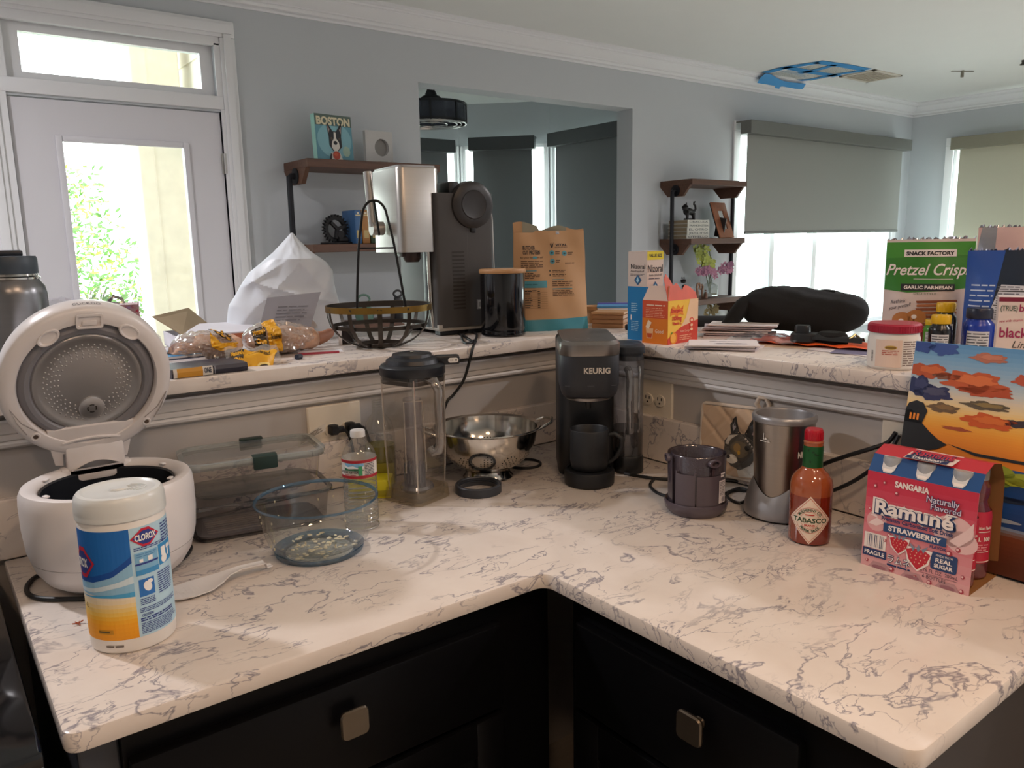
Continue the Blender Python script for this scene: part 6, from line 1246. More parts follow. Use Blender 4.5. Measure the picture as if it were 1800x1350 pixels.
g.add([kf(-Wk/2, k*Hk/20) for k in range(21)]+[kbk(-Wk/2, k*Hk/20) for k in range(21)], [(k, k+1, k+22, k+21) for k in range(20)]); g.add([kf(Wk/2, k*Hk/20) for k in range(21)]+[kbk(Wk/2, k*Hk/20) for k in range(21)], [(k, k+1, k+22, k+21) for k in range(20)])
KR = mat('kraft_paper', '#c0966c', .6, var=.05, scale=25); g.obj('pouch', KR, kb, smooth=50, fixn=False)
g = G(); g.grid(lambda a, b: kbk((a-.5)*Wk*.62-.012, Hk*(.93+.07*b))-Vector((0, .0012, 0)), 16, 4); g.obj('liner', mat('pouch_liner', '#9a9582', .6), kb, smooth=50, fixn=False)
P = Print(kf, du=.006, dv=.0076, lift=.0005); TE, BKB, TEL = ink('3f8a99'), ink('2e2420'), ink('4e95a3')
P.poly([(-Wk/2, 0), (Wk/2, 0), (Wk/2, .034), (-Wk/2, .030)], TE, 1); P.text('BUTCHER', -.062, .222, .0105, BKB, 2, bold=.04, width=.036); P.text('CUT PROTEIN', -.055, .209, .0105, BKB, 2, bold=.04, width=.050); P.text('for your best best self', -.054, .198, .0055, BKB, 2, width=.066); P.rect(-.052, .197, -.040, .203, TE, 3)
P.small(-.086, -.018, .172, .193, 4, ink('6a4c36'), 2, seed=21); P.rect(-.078, .163, -.042, .1655, TE, 2); P.small(-.078, -.028, .142, .160, 4, ink('5a4032'), 2, seed=22, ragged=.5); P.rect(-.078, .118, -.014, .137, TEL, 2); P.small(-.076, -.040, .125, .130, 1, ink('2d6a78'), 3); P.small(-.078, -.044, .108, .113, 1, BKB, 2); 
for k in range(8): P.rect(-.078, .062+k*.0062, -.014, .0625+k*.0062, ink('6a4c36'), 2); P.small(-.077, -.056, .0632+k*.0062, .0672+k*.0062, 1, BKB, 3, seed=k); P.small(-.042, -.034, .0632+k*.0062, .0672+k*.0062, 1, BKB, 3, seed=k+30)
P.poly([(.000, .236), (.004, .240), (.005, .232), (.011, .241), (.008, .227), (.003, .226)], BKB, 2); P.text('VITAL', .034, .2305, .0062, BKB, 2, bold=.03, width=.036); P.text('ESSENTIALS', .034, .225, .0034, BKB, 2, width=.038)
for cu, cv in ((.005, .212), (.043, .210), (.006, .189)): P.ell(cu, cv, .0072, .0072, TEL, 2); P.ell(cu, cv, .0035, .0022, ink('23424a'), 3); P.small(cu+.010, cu+.026, cv-.005, cv+.005, 2, ink('6a4c36'), 2, seed=int(cu*1000))
P.small(.042, .072, .181, .186, 1, ink('6a4c36'), 2)
for k in range(2): P.ell(-.003, .163-k*.011, .0022, .0022, BKB, 2); P.small(.004, .050, .158-k*.011, .166-k*.011, 2, ink('5a4032'), 2, seed=40+k, ragged=.4)
P.rect(.002, .138, .036, .140, TE, 2); P.small(.002, .070, .120, .136, 3, ink('6a4c36'), 2, seed=51); P.rect(.002, .113, .060, .1152, TE, 2); P.small(.002, .070, .094, .111, 4, ink('6a4c36'), 2, seed=52); P.rect(.020, .262, .030, .270, ink('c9ccd2'), 2); P.text('EZ', .025, .264, .005, BKB, 3); P.obj('front_print', kb)
# ---- wooden things at the back corner
wbx = thing('wooden_box', 'small layered wooden box right of the kraft pouch', 'box', (1.583, 1.608, BT), radians(-58)); 
for k in range(3): g = G(); g.box(-.045, -.038, k*.0125, .045, .038, k*.0125+.0118, bev=.0015); g.obj('layer', wood('box_oak', '#8e5f3c', '#b98a5e', 10), wbx, smooth=0)
g = G(); g.box(-.047, -.040, .0378, .047, .040, .045, bev=.002); g.obj('top_board', PINE, wbx, smooth=0)
rw_ = thing('wooden_bowl', 'small pale wooden bowl peeking out behind the kraft pouch', 'bowl', (1.640, 1.735, BT)); g = G(); g.lathe([(0, 0), (.022, 0), (.024, .030), (.034, .040), (.035, .050), (.030, .050), (.02, .04), (0, .035)], 30); g.obj('bowl', PINE, rw_)
bcv = thing('blue_canvas_edge', 'flat blue and purple edged canvas lying behind the wooden box', 'canvas', (1.690, 1.700, BT), radians(-45)); bcv.scale = (.72, .8, 1); g = G(); g.box(-.07, -.06, 0, .07, .06, .046, bev=.001); g.obj('stack', PAP, bcv, smooth=0); g = G(); g.box(-.072, -.062, .046, .072, .062, .052, bev=.001); g.obj('canvas', mat('canvas_blue', '#4a8fc9', .5, var=.2, scale=15), bcv, smooth=0); g = G(); g.box(-.072, .04, .0522, .072, .062, .054); g.obj('purple_edge', mat('canvas_purple', '#6a58c0', .5), bcv, smooth=0)
dkn = thing('small_black_knob', 'small black knob on the ledge left of the blue shampoo carton', 'knob', on_z(1104, 580, BT)); g = G(); g.lathe([(0, 0), (.006, 0), (.009, .004), (.009, .012), (.005, .016), (0, .016)], 18); g.obj('knob', BLACKP, dkn)

# ---- shampoo carton and vitamin carton
def carton(name, label, pl, pr, depth, h, Z=BT, cat='box'):
    a, b = on_z(pl[0], pl[1], Z), on_z(pr[0], pr[1], Z); d = b-a; w_ = d.length; rz = atan2(d.y, d.x); t = thing(name, label, cat, (a.x, a.y, Z), rz); return t, w_, rz
nz = thing('shampoo_carton', 'tall white and blue shampoo carton with yellow corner', 'box', (1.412, 1.374, BT), radians(-89.5))
wn, dn, hn = .062, .058, .215
g = G(); g.box(0, 0, 0, wn, dn, hn, bev=.0006); g.obj('box', mat('carton_offwhite', '#d6c6bc', .45, var=.02), nz, smooth=0)
g = G(); g.add([(0, 0, hn+.0005), (wn, 0, hn+.0005), (wn, dn, hn+.0015), (0, dn, hn+.0015)], [(0, 1, 2, 3)]); g.obj('top_flap', mat('carton_offwhite2', '#cfc2ba', .5), nz, smooth=0)
def two_faces(P1, P2): pass
BLn, TXT = ink('1478b4'), ink('2e2a30')
def drop(P, u, v, s_):
    P.poly([(u-s_, v), (u, v+s_*1.1), (u+s_, v), (u, v-s_*1.1)], ink('2c5f8c'), 2); P.poly([(u-s_*.4, v-.15*s_), (u, v+s_*.7), (u+s_*.4, v-.15*s_), (u, v-s_*.55)], ink('a9d3e6'), 3)
P = Print(flat_front(0, 0, 0)); P.rect(0, 0, wn, .131, BLn, 1); P.text('Nizoral', wn/2+.002, .174, .012, TXT, 2, bold=.01, width=.046); P.text('Anti-Dandruff', wn/2, .166, .005, TXT, 2, width=.044); P.small(.008, .056, .157, .163, 2, ink('6a6068'), 2); drop(P, wn/2+.002, .147, .012); P.small(.012, .034, .068, .092, 5, ink('9cc6de'), 2); P.text('1', .012, .050, .012, WT, 2, bold=.05); P.small(.012, .040, .022, .048, 6, ink('9cc6de'), 2, seed=3); P.obj('front_print', nz)
P = Print(lambda u, v, l: (wn+.0002+l, u, v)); P.rect(0, 0, dn, .131, BLn, 1); P.rect(0, .195, dn, hn, ink('dccb2a'), 1); P.text('VALUE SIZE', dn/2, .202, .007, K, 2, bold=.03, width=.046); P.text('Nizoral', dn/2, .166, .018, TXT, 2, bold=.01, width=.052); P.text('Anti-Dandruff', dn/2, .156, .006, TXT, 2, width=.044); P.small(.006, .05, .148, .153, 1, ink('6a6068'), 2); drop(P, dn/2, .128, .014); P.obj('side_print', nz)
em = thing('vitamin_carton', 'orange vitamin drink mix carton torn open at the top', 'box', on_z(1129, 602, BT), 0)
a_, b_ = on_z(1129, 602, BT), on_z(1173, 606.5, BT); d = b_-a_; em.rotation_euler = (0, 0, atan2(d.y, d.x)); we = d.length; c_ = on_z(1220, 597.5, BT); de = (c_-b_).length; he = .102
OR_, YL_, RDe, PEA = mat('vit_orange', '#d5661f', .4, var=.02), ink('f0bf3a'), ink('c9402c'), ink('e8c9ae')
g = G(); g.box(0, 0, 0, we, de, he, bev=.0005); g.obj('box', OR_, em, smooth=0)
g = G(); g.add([(0, 0, he), (we, 0, he), (we-.004, .012, he+.034), (.010, .012, he+.034)], [(0, 1, 2, 3)]); g.obj('front_flap', mat('flap_peach', '#cdb09c', .5), em, smooth=0, fixn=False)
g = G(); R = random.Random(4); top_ = [(we, 0, he+.0)]
pts = [(we, y, he+hh) for y, hh in ((0, .050), (.010, .062), (.022, .048), (.030, .034), (.045, .040), (.060, .022), (.075, .034), (.090, .030), (de-.004, .014))]
g.add([(we, p[1], he) for p in pts]+[(we-(p[2]-he)*.25, p[1], p[2]) for p in pts]+[(we-.0008, p[1], he) for p in pts]+[(we-(p[2]-he)*.25-.0008, p[1], p[2]) for p in pts], [(i, i+1, i+10, i+9) for i in range(8)]+[(i+18, i+27, i+28, i+19) for i in range(8)]); g.obj('torn_flap', mat('flap_red', '#d0563a', .45, var=.25, scale=25), em, smooth=0, fixn=False)
P = Print(flat_front(0, 0, 0)); P.rect(0, .060, we, he, ink('cf4f2a'), 1); P.rect(0, 0, we, .060, ink('dd7a1e'), 1); P.small(.012, we-.006, .088, .094, 1, PEA, 2); P.small(.010, we-.004, .062, .086, 6, ink('e9a684'), 2, seed=6, fill=.35)
P.poly([(.014, .012), (.030, .012), (.033, .036), (.011, .036)], ink('eeb98a'), 2); P.poly([(.010, .038), (.018, .056), (.028, .050), (.020, .034)], ink('f2d7b8'), 3); P.poly([(.016, .014), (.028, .014), (.030, .024), (.014, .024)], ink('c4501f'), 3); P.text('Good', .064 if we > .08 else we*.68, .026, .009, PEA, 2, bold=.02, width=.024); P.obj('front_print', em)
P = Print(lambda u, v, l: (we+.0002+l, u, v)); P.rect(0, 0, de, he, ink('f0c24a'), 1); P.poly([(0, 0), (de, 0), (de, .052), (.05, .038), (.0, .014)], ink('cf4534'), 2); P.poly([(.05, .038), (de, .052), (de, he), (.085, he), (.07, .06)], ink('eac5a0'), 2)
P.poly([(.008, .076), (.018, .090), (.030, .082), (.038, .092), (.048, .082), (.060, .090), (.056, .076), (.060, .066), (.044, .070), (.034, .062), (.024, .070), (.008, .066)], ink('e4862a'), 3); P.text('Emergen-C', .034, .0745, .009, RDe, 4, bold=.05, width=.046); P.text('1000mg', .034, .056, .009, RDe, 4, bold=.05, width=.036); P.text('Vitamin C', .034, .045, .0075, RDe, 4, bold=.04, width=.036)
P.ell(.022, .014, .014, .014, ink('e88a22'), 4); P.ell(.020, .014, .010, .011, ink('f5b04a'), 5); P.ell(.014, .026, .004, .002, ink('5f8a2a'), 5, a=.6); P.text('Super Orange', .066, .026, .005, PEA, 4, width=.036); P.small(.045, .095, .006, .020, 3, ink('e9a684'), 4)
for z_ in (.052, .040, .030): P.ell(.092, z_, .008, .006, ink('d8452c'), 4); P.ell(.092, z_, .005, .0035, ink('f0c8a4'), 5)
P.obj('side_print', em)

# ---- mail, papers, bag, cap on the right ledge
R = random.Random(31)
cenA = on_z(1288, 594, BT)+Vector((.045, .02, 0))
for k in range(6):
    slabthing('envelope', ['bottom', 'second', 'third', 'fourth', 'fifth', 'topmost'][k]+' envelope of the mail stack beside the black fabric bag', 'envelope', cenA.x+R.uniform(-.012, .012), cenA.y+R.uniform(-.012, .012)-.0, BT+k*.0055, .165, .095, .0034, radians(-50+R.uniform(-10, 10)), mat('env_%d' % (k % 3), ('#cfc4c4', '#a89ea4', '#dcd6d6')[k % 3], .6), None, 'mail stack beside the bag')
cenB = on_z(1277, 612, BT)+Vector((.024, .006, 0))
for k in range(4):
    t = slabthing('envelope', ['lowest', 'second', 'third', 'top, window'][k]+' envelope of the stack overhanging the ledge front', 'envelope', cenB.x+R.uniform(-.008, .008)-.028, cenB.y+R.uniform(-.006, .006), BT+.0004+k*.0034, .150, .100, .0026, radians(-66+k*5), mat('env_top' if k == 3 else 'env_%d' % (k % 3), '#e2dada' if k == 3 else '#cfc4c4', .6), None, 'mail stack overhanging the ledge')
P = Print(lambda u, v, l: (u, v, .0027+l), lift=.0003); P.small(-.03, .03, .012, .022, 2, ink('77707a'), 1); P.rect(-.02, -.03, .05, -.010, ink('cfc6ca'), 1); P.small(-.015, .04, -.026, -.013, 3, ink('8a8490'), 2); P.obj('address_print', t)
pol = thing('orange_mailer', 'orange packaging with clear film spread under the black cap on the right ledge', 'packaging', on_z(1420, 612, BT)+Vector((.066, .0, 0)), radians(-80))
ORM = mat('mailer_orange', '#f2622c', .4, var=.08); 
g = G(); g.grid(lambda u, v: (-.155+.31*u, -.06+.12*v, .004+.004*abs(sin(u*14+v*6))+.003*sin(v*11)), 34, 14); g.obj('sheet', ORM, pol, smooth=40)
crinkle(pol, 'film', lambda u, v: (-.20+.16*u, -.085+.15*v, .008+.008*sin(pi*v)), 24, 18, amp=.003, sd=12)
for k, (dx_, c, rz_, lab) in enumerate(((-.10, '#c9ab8c', .3, 'tan paper sheet under the orange mailer'), (.06, '#d8cfd0', -.25, 'white sheet under the orange mailer near the tub'), (.11, '#6a6480', .15, 'purple-grey printed flyer beside the red lidded tub'))):
    q = on_z(1420, 618, BT)+Vector((.05+.01*k, -dx_*1.0, 0)); slabthing('paper_sheet', lab, 'paper', q.x, q.y, BT+.0006*k, .16, .085, .0006, radians(-80)+rz_, mat('sheet_%d' % k, c, .6), None, 'papers under the orange mailer')
# black fabric bag
bg_ = thing('black_fabric_bag', 'large padded black fabric bag lying on the right ledge', 'bag', (1.800, 1.135, BT), radians(-52))
FB = mat('black_fabric', '#0c0d0e', .85, var=.15, scale=200, bump=.2)
def bgf(u, v):
    a = 2*pi*u; x = (v-.5)*.31; e = min(1, (1-abs(2*v-1)**4.5)**.5+.0); tr = .052*e*(1-.10*(v > .8)*(v-.8)*5); yy = cos(a)*tr*1.05; zz = .056+sin(a)*tr*(1.05)+.004*sin(5*v+1); k = 1+.03*sin(3*a+8*v)+.025*abs(sin(5*v*pi+2*a))+.012*sin(9*a-13*v); return (x, yy*k, max(.001, zz*k+.006*(1-v)))
g = G(); g.grid(bgf, 48, 44, closeu=True); g.obj('bag_body', FB, bg_, smooth=60)
g = G(); g.tube([(-.135, -.01, .085), (-.150, -.02, .070), (-.170, -.035, .045), (-.190, -.045, .020), (-.185, -.03, .010), (-.150, -.01, .012)], [.018, .022, .020, .016, .014, .010], 14); g.obj('side_flap', FB, bg_)
g = G(); g.tube([(-.09+.02*i, -.012*sin(i), .108+.002*sin(i*2)) for i in range(9)], .0035, 8); g.obj('zip_piping', BLACKM, bg_)
pd2 = thing('black_pouch', 'flat black fabric pouch lying behind the mail stack', 'pouch', (1.800, 1.420, BT), radians(-45)); pd2.scale = (.8, .8, 1); g = G(); g.loft([[(x, y*s_, z) for x, y in rrect(.16, .08, .03, 5)] for s_, z in ((1, .001), (1.05, .010), (.9, .020), (.5, .027))]); g.obj('pouch', FB, pd2, smooth=60)
cpq = on_z(1428, 612, BT)
cap_ = thing('black_visor_cap', 'black cap with hard visor and buckle lying on the orange mailer', 'cap', (cpq.x+.035, cpq.y, BT+.008), radians(-70)); cap_.scale = (.8, .8, 1.05)
g = G(); g.lathe([(0, .026), (.028, .024), (.034, .018), (.036, .0)], 30, M=Matrix.Translation((.025, .01, 0)), sx=1.2); g.obj('crown', FB, cap_)
g = G(); g.loft([[(x*s_-.045, y*s_, z) for x, y in rrect(.075, .06, .022, 6)] for s_, z in ((.9, 0), (1, .003), (1, .018), (.92, .021))]); g.loft([[(x*s_-.052, y*s_, z) for x, y in rrect(.040, .035, .010, 6)] for s_, z in ((1, .020), (1, .034), (.9, .037))]); g.obj('mount', BLACKP, cap_, smooth=40)
g = G(); g.grid(lambda u, v: (-.02+.13*u, -.035+.05*v, .010-.004*u+.010*sin(pi*v)), 14, 8); g.obj('visor', BLACKM, cap_); g = G(); g.tube([(.075, -.02, .012), (.088, -.01, .022), (.098, .0, .014)], .003, 8); g.obj('buckle', mat('buckle_brass', '#a89a78', .3, .8), cap_)
# ---- white tub with red lid
tb = thing('supplement_tub', 'white tub with red screw lid at the end of the ledge beside the painting', 'tub', (1.440, .720, BT), facing(1.44, .72)); tb.scale = (1.04, 1.04, 1.06)
g = G(); g.lathe([(0, 0), (.038, 0), (.0420, .004), (.0425, .012), (.0425, .054), (.041, .058), (.040, .066), (0, .066)], 60); g.obj('body', CW, tb)
g = G(); g.lathe([(.0425, .064), (.0435, .0645), (.0435, .0765), (.041, .0795), (0, .080)], 60); n0 = 60
for k in range(n0): a = 2*pi*k/n0; g.box(.0432, -.0006, .065, .0440, .0006, .076, M=Matrix.Rotation(a, 4, 'Z'))
g.obj('lid', mat('lid_red', '#a5203a', .35, var=.03), tb)
P = Print(cyl_front(.0425), du=.005); P.rect(-.030, .006, .014, .053, ink('e6cfc0'), 1); P.ell(-.004, .040, .010, .0035, ink('c9a94a'), 2); P.rect(-.012, .0385, .004, .0415, ink('8a6a2c'), 3); P.small(-.018, .010, .027, .036, 3, ink('b5523c'), 2); P.small(.016, .040, .008, .052, 11, ink('8a7a72'), 1, ragged=.1)
[P.rect(-.0395, .014+k*.0018, -.035, .0148+k*.0018, K, 1) for k in range(11)]; P.obj('label_print', tb)

# ---- snack bags and bottles at the right end
def pouch(name, label, cat, loc, rz, W2, H2, thick, mm, back, crimp, jag, lean=.1, seed=1):
    t = thing(name, label, cat, loc, rz); R_ = random.Random(seed); jg = [R_.uniform(-1, 1) for _ in range(60)]
    def f(u, v, l=0):
        uu = u/(W2/2); t_ = thick*(1-(min(1, v/H2))**2.2)*(1-abs(uu)**3)+.003; k = .0018*(sin(u*60+v*25+seed)+sin(v*48-u*33+seed)); return Vector((u, -t_-k-l+lean*v, v))
    def b(u, v): p = f(u, v); return Vector((p.x, 2*lean*v-p.y+.002, v))
    g = G(); g.grid(lambda a, c: f((a-.5)*W2, c*H2), 40, 36); g.grid(lambda a, c: b((a-.5)*W2, c*H2), 24, 20)
    for s_ in (-.5, .5): g.add([f(s_*W2, k*H2/20) for k in range(21)]+[b(s_*W2, k*H2/20) for k in range(21)], [(k, k+1, k+22, k+21) for k in range(20)])
    g.obj('pouch', mm, t, smooth=50, fixn=False)
    g = G(); n_ = 40; A = [b((i/n_-.5)*W2, H2*.98)+Vector((0, -.001, 0)) for i in range(n_+1)]; B = [p+Vector((.001*jg[i], .004*jg[i+3], jag*(.6+.4*jg[i]))) for i, p in enumerate(A)]; g.add(A+B, [(i, i+1, n_+2+i, n_+1+i) for i in range(n_)]); g.obj('torn_top', back, t, smooth=0, fixn=False)
    return t, f
FOIL = mat('foil_silver', '#b9b9c0', .25, .9, var=.1)
pzp = (1.862, .862)
pz, pf = pouch('pretzel_bag', 'green and white pretzel chip bag standing open at the back right', 'snack bag', (pzp[0], pzp[1], BT), facing(*pzp)+radians(2),   .180, .232, .030, mat('bag_white', '#d3c5c0', .4, var=.03), FOIL, 0, .012, lean=.06, seed=3)
P = Print(pf, du=.0045, dv=.00644, lift=.0005); GR1, GR2, BKx = ink('2f7d22'), ink('3f8f2c'), ink('1c1f22'); W5 = .090
P.poly([(-W5, .118), (-.04, .112), (.03, .116), (W5, .124), (W5, .226), (-W5, .226)], GR1, 1); P.poly([(-W5, .19), (W5, .196), (W5, .226), (-W5, .226)], GR2, 2); P.rect(-.052, .193, .054, .209, WT, 3); P.text('SNACK FACTORY', .001, .1965, .0085, BKx, 4, bold=.05, width=.098)
P.text('Pretzel Crisps', -.000, .152, .026, WT, 3, bold=.012, shear=.35, width=.175); P.rect(-.03, .1425, .05, .1435, WT, 3); P.rect(-.055, .1165, .054, .132, BKx, 3); P.text('GARLIC PARMESAN', 0, .1205, .0075, WT, 4, bold=.03, width=.098); P.text('DELI STYLE', -.005, .108, .0045, ink('6a7a5a'), 3, width=.046)
P.text('Rethink', -.058, .088, .009, ink('4a4450'), 3, shear=.35, width=.032, rot=.15); P.text('your pretzel!', -.054, .077, .008, ink('4a4450'), 3, shear=.35, width=.048, rot=.25)
for k in range(8): P.poly([(-.022+.002*(k % 2), .094-k*.0085), (.060, .097-k*.0085), (.062, .0915-k*.0085), (.02, .0895-k*.0085), (-.020, .0885-k*.0085)], ink(['8a4a2a', 'a8653a'][k % 2]), 3); 
for (cu, cv) in ((-.048, .050), (-.020, .056), (-.026, .034)): P.ell(cu, cv, .021, .018, ink('b5763c'), 4); 
for (cu, cv) in ((-.050, .048), (-.024, .058), (-.034, .042)): P.ell(cu, cv, .0055, .0050, WT, 5)
P.poly([(-.01, .0), (.05, 0), (.05, .030), (.02, .040), (-.02, .020)], ink('9a2f2c'), 4); P.obj('front_print', pz)
bp_ = (1.786, .668); bz, bf_ = pouch('blue_snack_bag', 'blue and black foil snack bag beside the pretzel bag', 'snack bag', (bp_[0], bp_[1], BT), facing(*bp_)+radians(-6), .150, .208, .035, mat('bag_navy', '#1d2a3c', .3, var=.15, scale=10), mat('foil_bright', '#cfcfe0', .2, .9), 0, .012, lean=.03, seed=8)
P = Print(bf_, du=.00375, dv=.00578, lift=.0005); P.poly([(-.075, 0), (-.045, 0), (-.020, .10), (-.008, .208), (-.075, .208)], ink('1c4c9e'), 1); 
for k in range(10): P.small(-.068+k*.0006, -.030+k*.0015, .040+k*.0105, .047+k*.0105, 1, ink('c5d3ea'), 2, seed=k, fill=.4, ragged=.1)
P.poly([(-.030, .062), (.034, .060), (.038, .138), (-.008, .140)], ink('c9ccd4'), 2)
for k in range(5): P.rect(-.018+k*.0, .070+k*.014, .034, .0715+k*.014, K, 3); P.small(-.014, .03, .0725+k*.014, .082+k*.014, 2, ink('6a6a74'), 3, seed=60+k)
P.obj('front_print', bz)
cl_, clf = pouch('clear_front_bag', 'pink and silver snack bag behind the blue bag at the right edge', 'snack bag', (1.880, .700, BT), facing(1.88, .70), .130, .255, .03, mat('bag_pink', '#d9b8b4', .35, var=.1), FOIL, 0, .014, lean=.02, seed=14)
P = Print(clf, du=.00325, dv=.0071); P.poly([(-.065, 0), (-.035, 0), (-.030, .255), (-.058, .255), (-.065, .2)], FOIL, 1); P.obj('foil_side', cl_)
P = Print(clf, du=.00325, dv=.0071); P.poly([(.02, .06), (.06, .06), (.06, .14), (.03, .14)], ink('3a86a8'), 1); P.obj('front_print', cl_)
def pill(name, label, px, py, r0, h, capc, bodyc):
    group = None; h *= 1.12; r0 *= 1.08
    p = on_z(px, py, BT); t = thing(name, label, 'bottle', (p.x, p.y, BT), facing(p.x, p.y), group)
    g = G(); g.lathe([(0, 0), (r0-.002, 0), (r0, .003), (r0, h*.60), (r0*.93, h*.68), (r0*.74, h*.74), (r0*.70, h*.80), (0, h*.80)], 40); g.obj('body', mat('pill_'+bodyc, '#'+bodyc, .25, var=.05), t)
    g = G(); g.lathe([(0, h*.78), (r0*.82, h*.78), (r0*.84, h*.79), (r0*.84, h-.003), (r0*.78, h), (0, h)], 40); g.obj('cap', mat('pcap_'+capc, '#'+capc, .35, var=.03), t)
    P = Print(cyl_front(r0), du=.004); P.rect(-r0*.75, .004, r0*.75, h*.52, ink('cfd0d2'), 1)
    P.small(-r0*.7, r0*.7, .006, h*.5, 7, ink('43454c'), 2, seed=int(px), ragged=.05, fill=.35); P.obj('label_print', t); return t
pill('vitamin_bottle', 'black vitamin bottle with yellow cap, front one behind the painting', 1650, 622, .0205, .072, 'e0b21a', '17191b')
pill('vitamin_bottle', 'black vitamin bottle with yellow cap, taller one set back', 1658, 606, .0215, .084, 'e0b21a', '17191b')
pill('vitamin_bottle', 'bright blue vitamin bottle with dark navy cap', 1716, 622, .0265, .084, '1b2136', '1b3aa0')
pill('green_label_jar', 'small jar with yellow lid and green label, mostly hidden behind the white tub', 1636, 605, .016, .050, 'd8b52a', '4c8a2e')
bk = thing('drink_mix_carton', 'white and pink black cherry drink mix carton at the right edge', 'box', (1.573, .540, BT), facing(1.57, .54)+.10); bk.scale = (1.3, 1, 1.33)
wk2, hk2 = .085, .098
g = G(); g.box(-wk2/2, 0, 0, wk2/2, .045, hk2, bev=.0006); g.obj('box', mat('carton_cream', '#e3d3cb', .45), bk, smooth=0)
P = Print(flat_front(0, 0, 0)); P.rect(-wk2/2, .092, wk2/2, hk2, ink('7e1f3a'), 1); P.text('(TRUE)', -.030, .080, .007, ink('5a6a5c'), 2, bold=.02, width=.020); P.text('black', -.004, .079, .010, ink('a02c58'), 2, bold=.01, width=.028); P.text('new with vitamin c', -.025, .065, .004, ink('b8405e'), 2, width=.030, rot=.1)
P.text('black cherry', .001, .044, .014, ink('a02c58'), 2, bold=.015, width=.080); P.text('Limeade', .000, .030, .010, ink('4c4a44'), 2, shear=.3, width=.046); P.poly([(-.042, 0), (-.042, .014), (-.030, .024), (-.018, .016), (.0, .020), (.042, .014), (.042, 0)], ink('c2648c'), 3); P.poly([(-.016, .004), (-.004, .022), (.008, .004)], ink('b9c944'), 4); P.ell(-.022, .003, .012, .006, ink('8e1c3c'), 4); P.ell(.018, .008, .010, .009, ink('5c1026'), 4); P.obj('front_print', bk)
# ================================================================== WALL SHELVES
IRON = mat('pipe_iron', '#26262a', .5, .6, var=.1)
def wall_shelf(name, label, x0, x1, zs, zb, dep=.30):
    """zs = top heights of the boards; local origin at x0, wall, z 0"""
    t = thing(name, label, 'shelf', (x0, FAR, 0)); W_ = x1-x0; th = .040
    for z in zs:
        g = G(); g.box(0, -dep, z-th, W_, -.004, z, bev=.003); bdd = g.obj('board', WALNUT, t, smooth=0)
        for xx in (.0, W_-.022):
            g = G(); prof = [(-.002, z-th), (-dep+.02, z-th), (-dep+.085, z-th-.075), (-.075, z-th-.075)]
            g.add([(xx, y, zz) for y, zz in prof]+[(xx+.022, y, zz) for y, zz in prof], [(0, 1, 2, 3), (7, 6, 5, 4), (0, 4, 5, 1), (1, 5, 6, 2), (2, 6, 7, 3), (3, 7, 4, 0)]); g.obj('bracket', WALNUT, bdd, smooth=0)
            s_ = -1 if xx == 0 else 1; cx_ = xx if s_ < 0 else xx+.022
            g = G(); g.lathe([(0, 0), (.040, 0), (.040, .006), (.016, .008), (.014, .030), (0, .030)], 24, M=Matrix.Translation((cx_, -dep*.5, z-th-.035)) @ Matrix.Rotation(s_*pi/2, 4, 'Y')); g.obj('flange', IRON, bdd)
    for s_, cx_ in ((-1, -.034), (1, W_+.034)):
        zt_ = zs[0]-th-.035; g = G(); g.tube([(cx_-s_*.012, -dep*.5, zt_), (cx_, -dep*.5, zt_-.008), (cx_, -dep*.5, zt_-.03), (cx_, -dep*.5, zb)], .0145, 14); g.obj('pipe', IRON, t)
    return t
ls = wall_shelf('wall_shelf', 'dark wood and iron pipe wall shelf behind the steel machine', 1.605, 2.36, (1.862, 1.452, 1.04), .55)
rs = wall_shelf('wall_shelf', 'dark wood and iron pipe wall shelf between the opening and the wide window', 4.43, 5.05, (1.858, 1.446, 1.01, .60), .40)
# left shelf contents
SY = FAR-.20
q = on_y(586, 278, SY)
bo_ = thing('dog_picture', 'boston terrier canvas picture with pale green side standing on the top left shelf', 'picture', (q.x+.015, SY, 1.862), radians(8)); bo_.scale = (.87, 1, .87)
wb_, hb_ = .245, .262
g = G(); g.box(-wb_/2, 0, 0, wb_/2, .035, hb_, bev=.001, M=Matrix.Rotation(radians(-3), 4, 'X')); g.obj('canvas', mat('canvas_mint', '#9fd0c4', .5), bo_, smooth=0)
Mq = Matrix.Rotation(radians(-3), 4, 'X'); P = Print(lambda u, v, l: Mq @ Vector((u, -.0006-l, v)), lift=.0006)
P.rect(-wb_/2, 0, wb_/2, hb_, ink('5f93a2'), 1); P.ell(0, .12, .115, .10, ink('7fb0ba'), 2); P.ell(.075, .06, .025, .03, ink('9fb8a4'), 3); P.rect(-wb_/2, .200, wb_/2, hb_, ink('55655c'), 2); P.text('BOSTON', 0, .205, .044, ink('d9cfae'), 4, bold=.045, width=.225)
DKI, WD = ink('1b1b20'), ink('d8d2c8')
P.poly([(-.038, .14), (-.048, .20), (-.044, .222), (-.030, .198), (-.010, .170), (.012, .170), (.034, .198), (.050, .222), (.052, .20), (.044, .14), (.046, .085), (.020, .060), (-.016, .060), (-.038, .090)], DKI, 5); P.poly([(-.040, .155), (-.044, .200), (-.030, .180)], ink('a08a84'), 6); P.poly([(.044, .155), (.048, .200), (.034, .180)], ink('a08a84'), 6)
P.poly([(-.004, .165), (.008, .165), (.010, .130), (.026, .110), (.030, .080), (.012, .058), (-.008, .058), (-.024, .080), (-.020, .110), (-.006, .130)], WD, 6); P.ell(.002, .105, .013, .011, DKI, 7); P.ell(-.022, .128, .007, .008, ink('4a3a2c'), 7); P.ell(.030, .128, .007, .008, ink('4a3a2c'), 7)
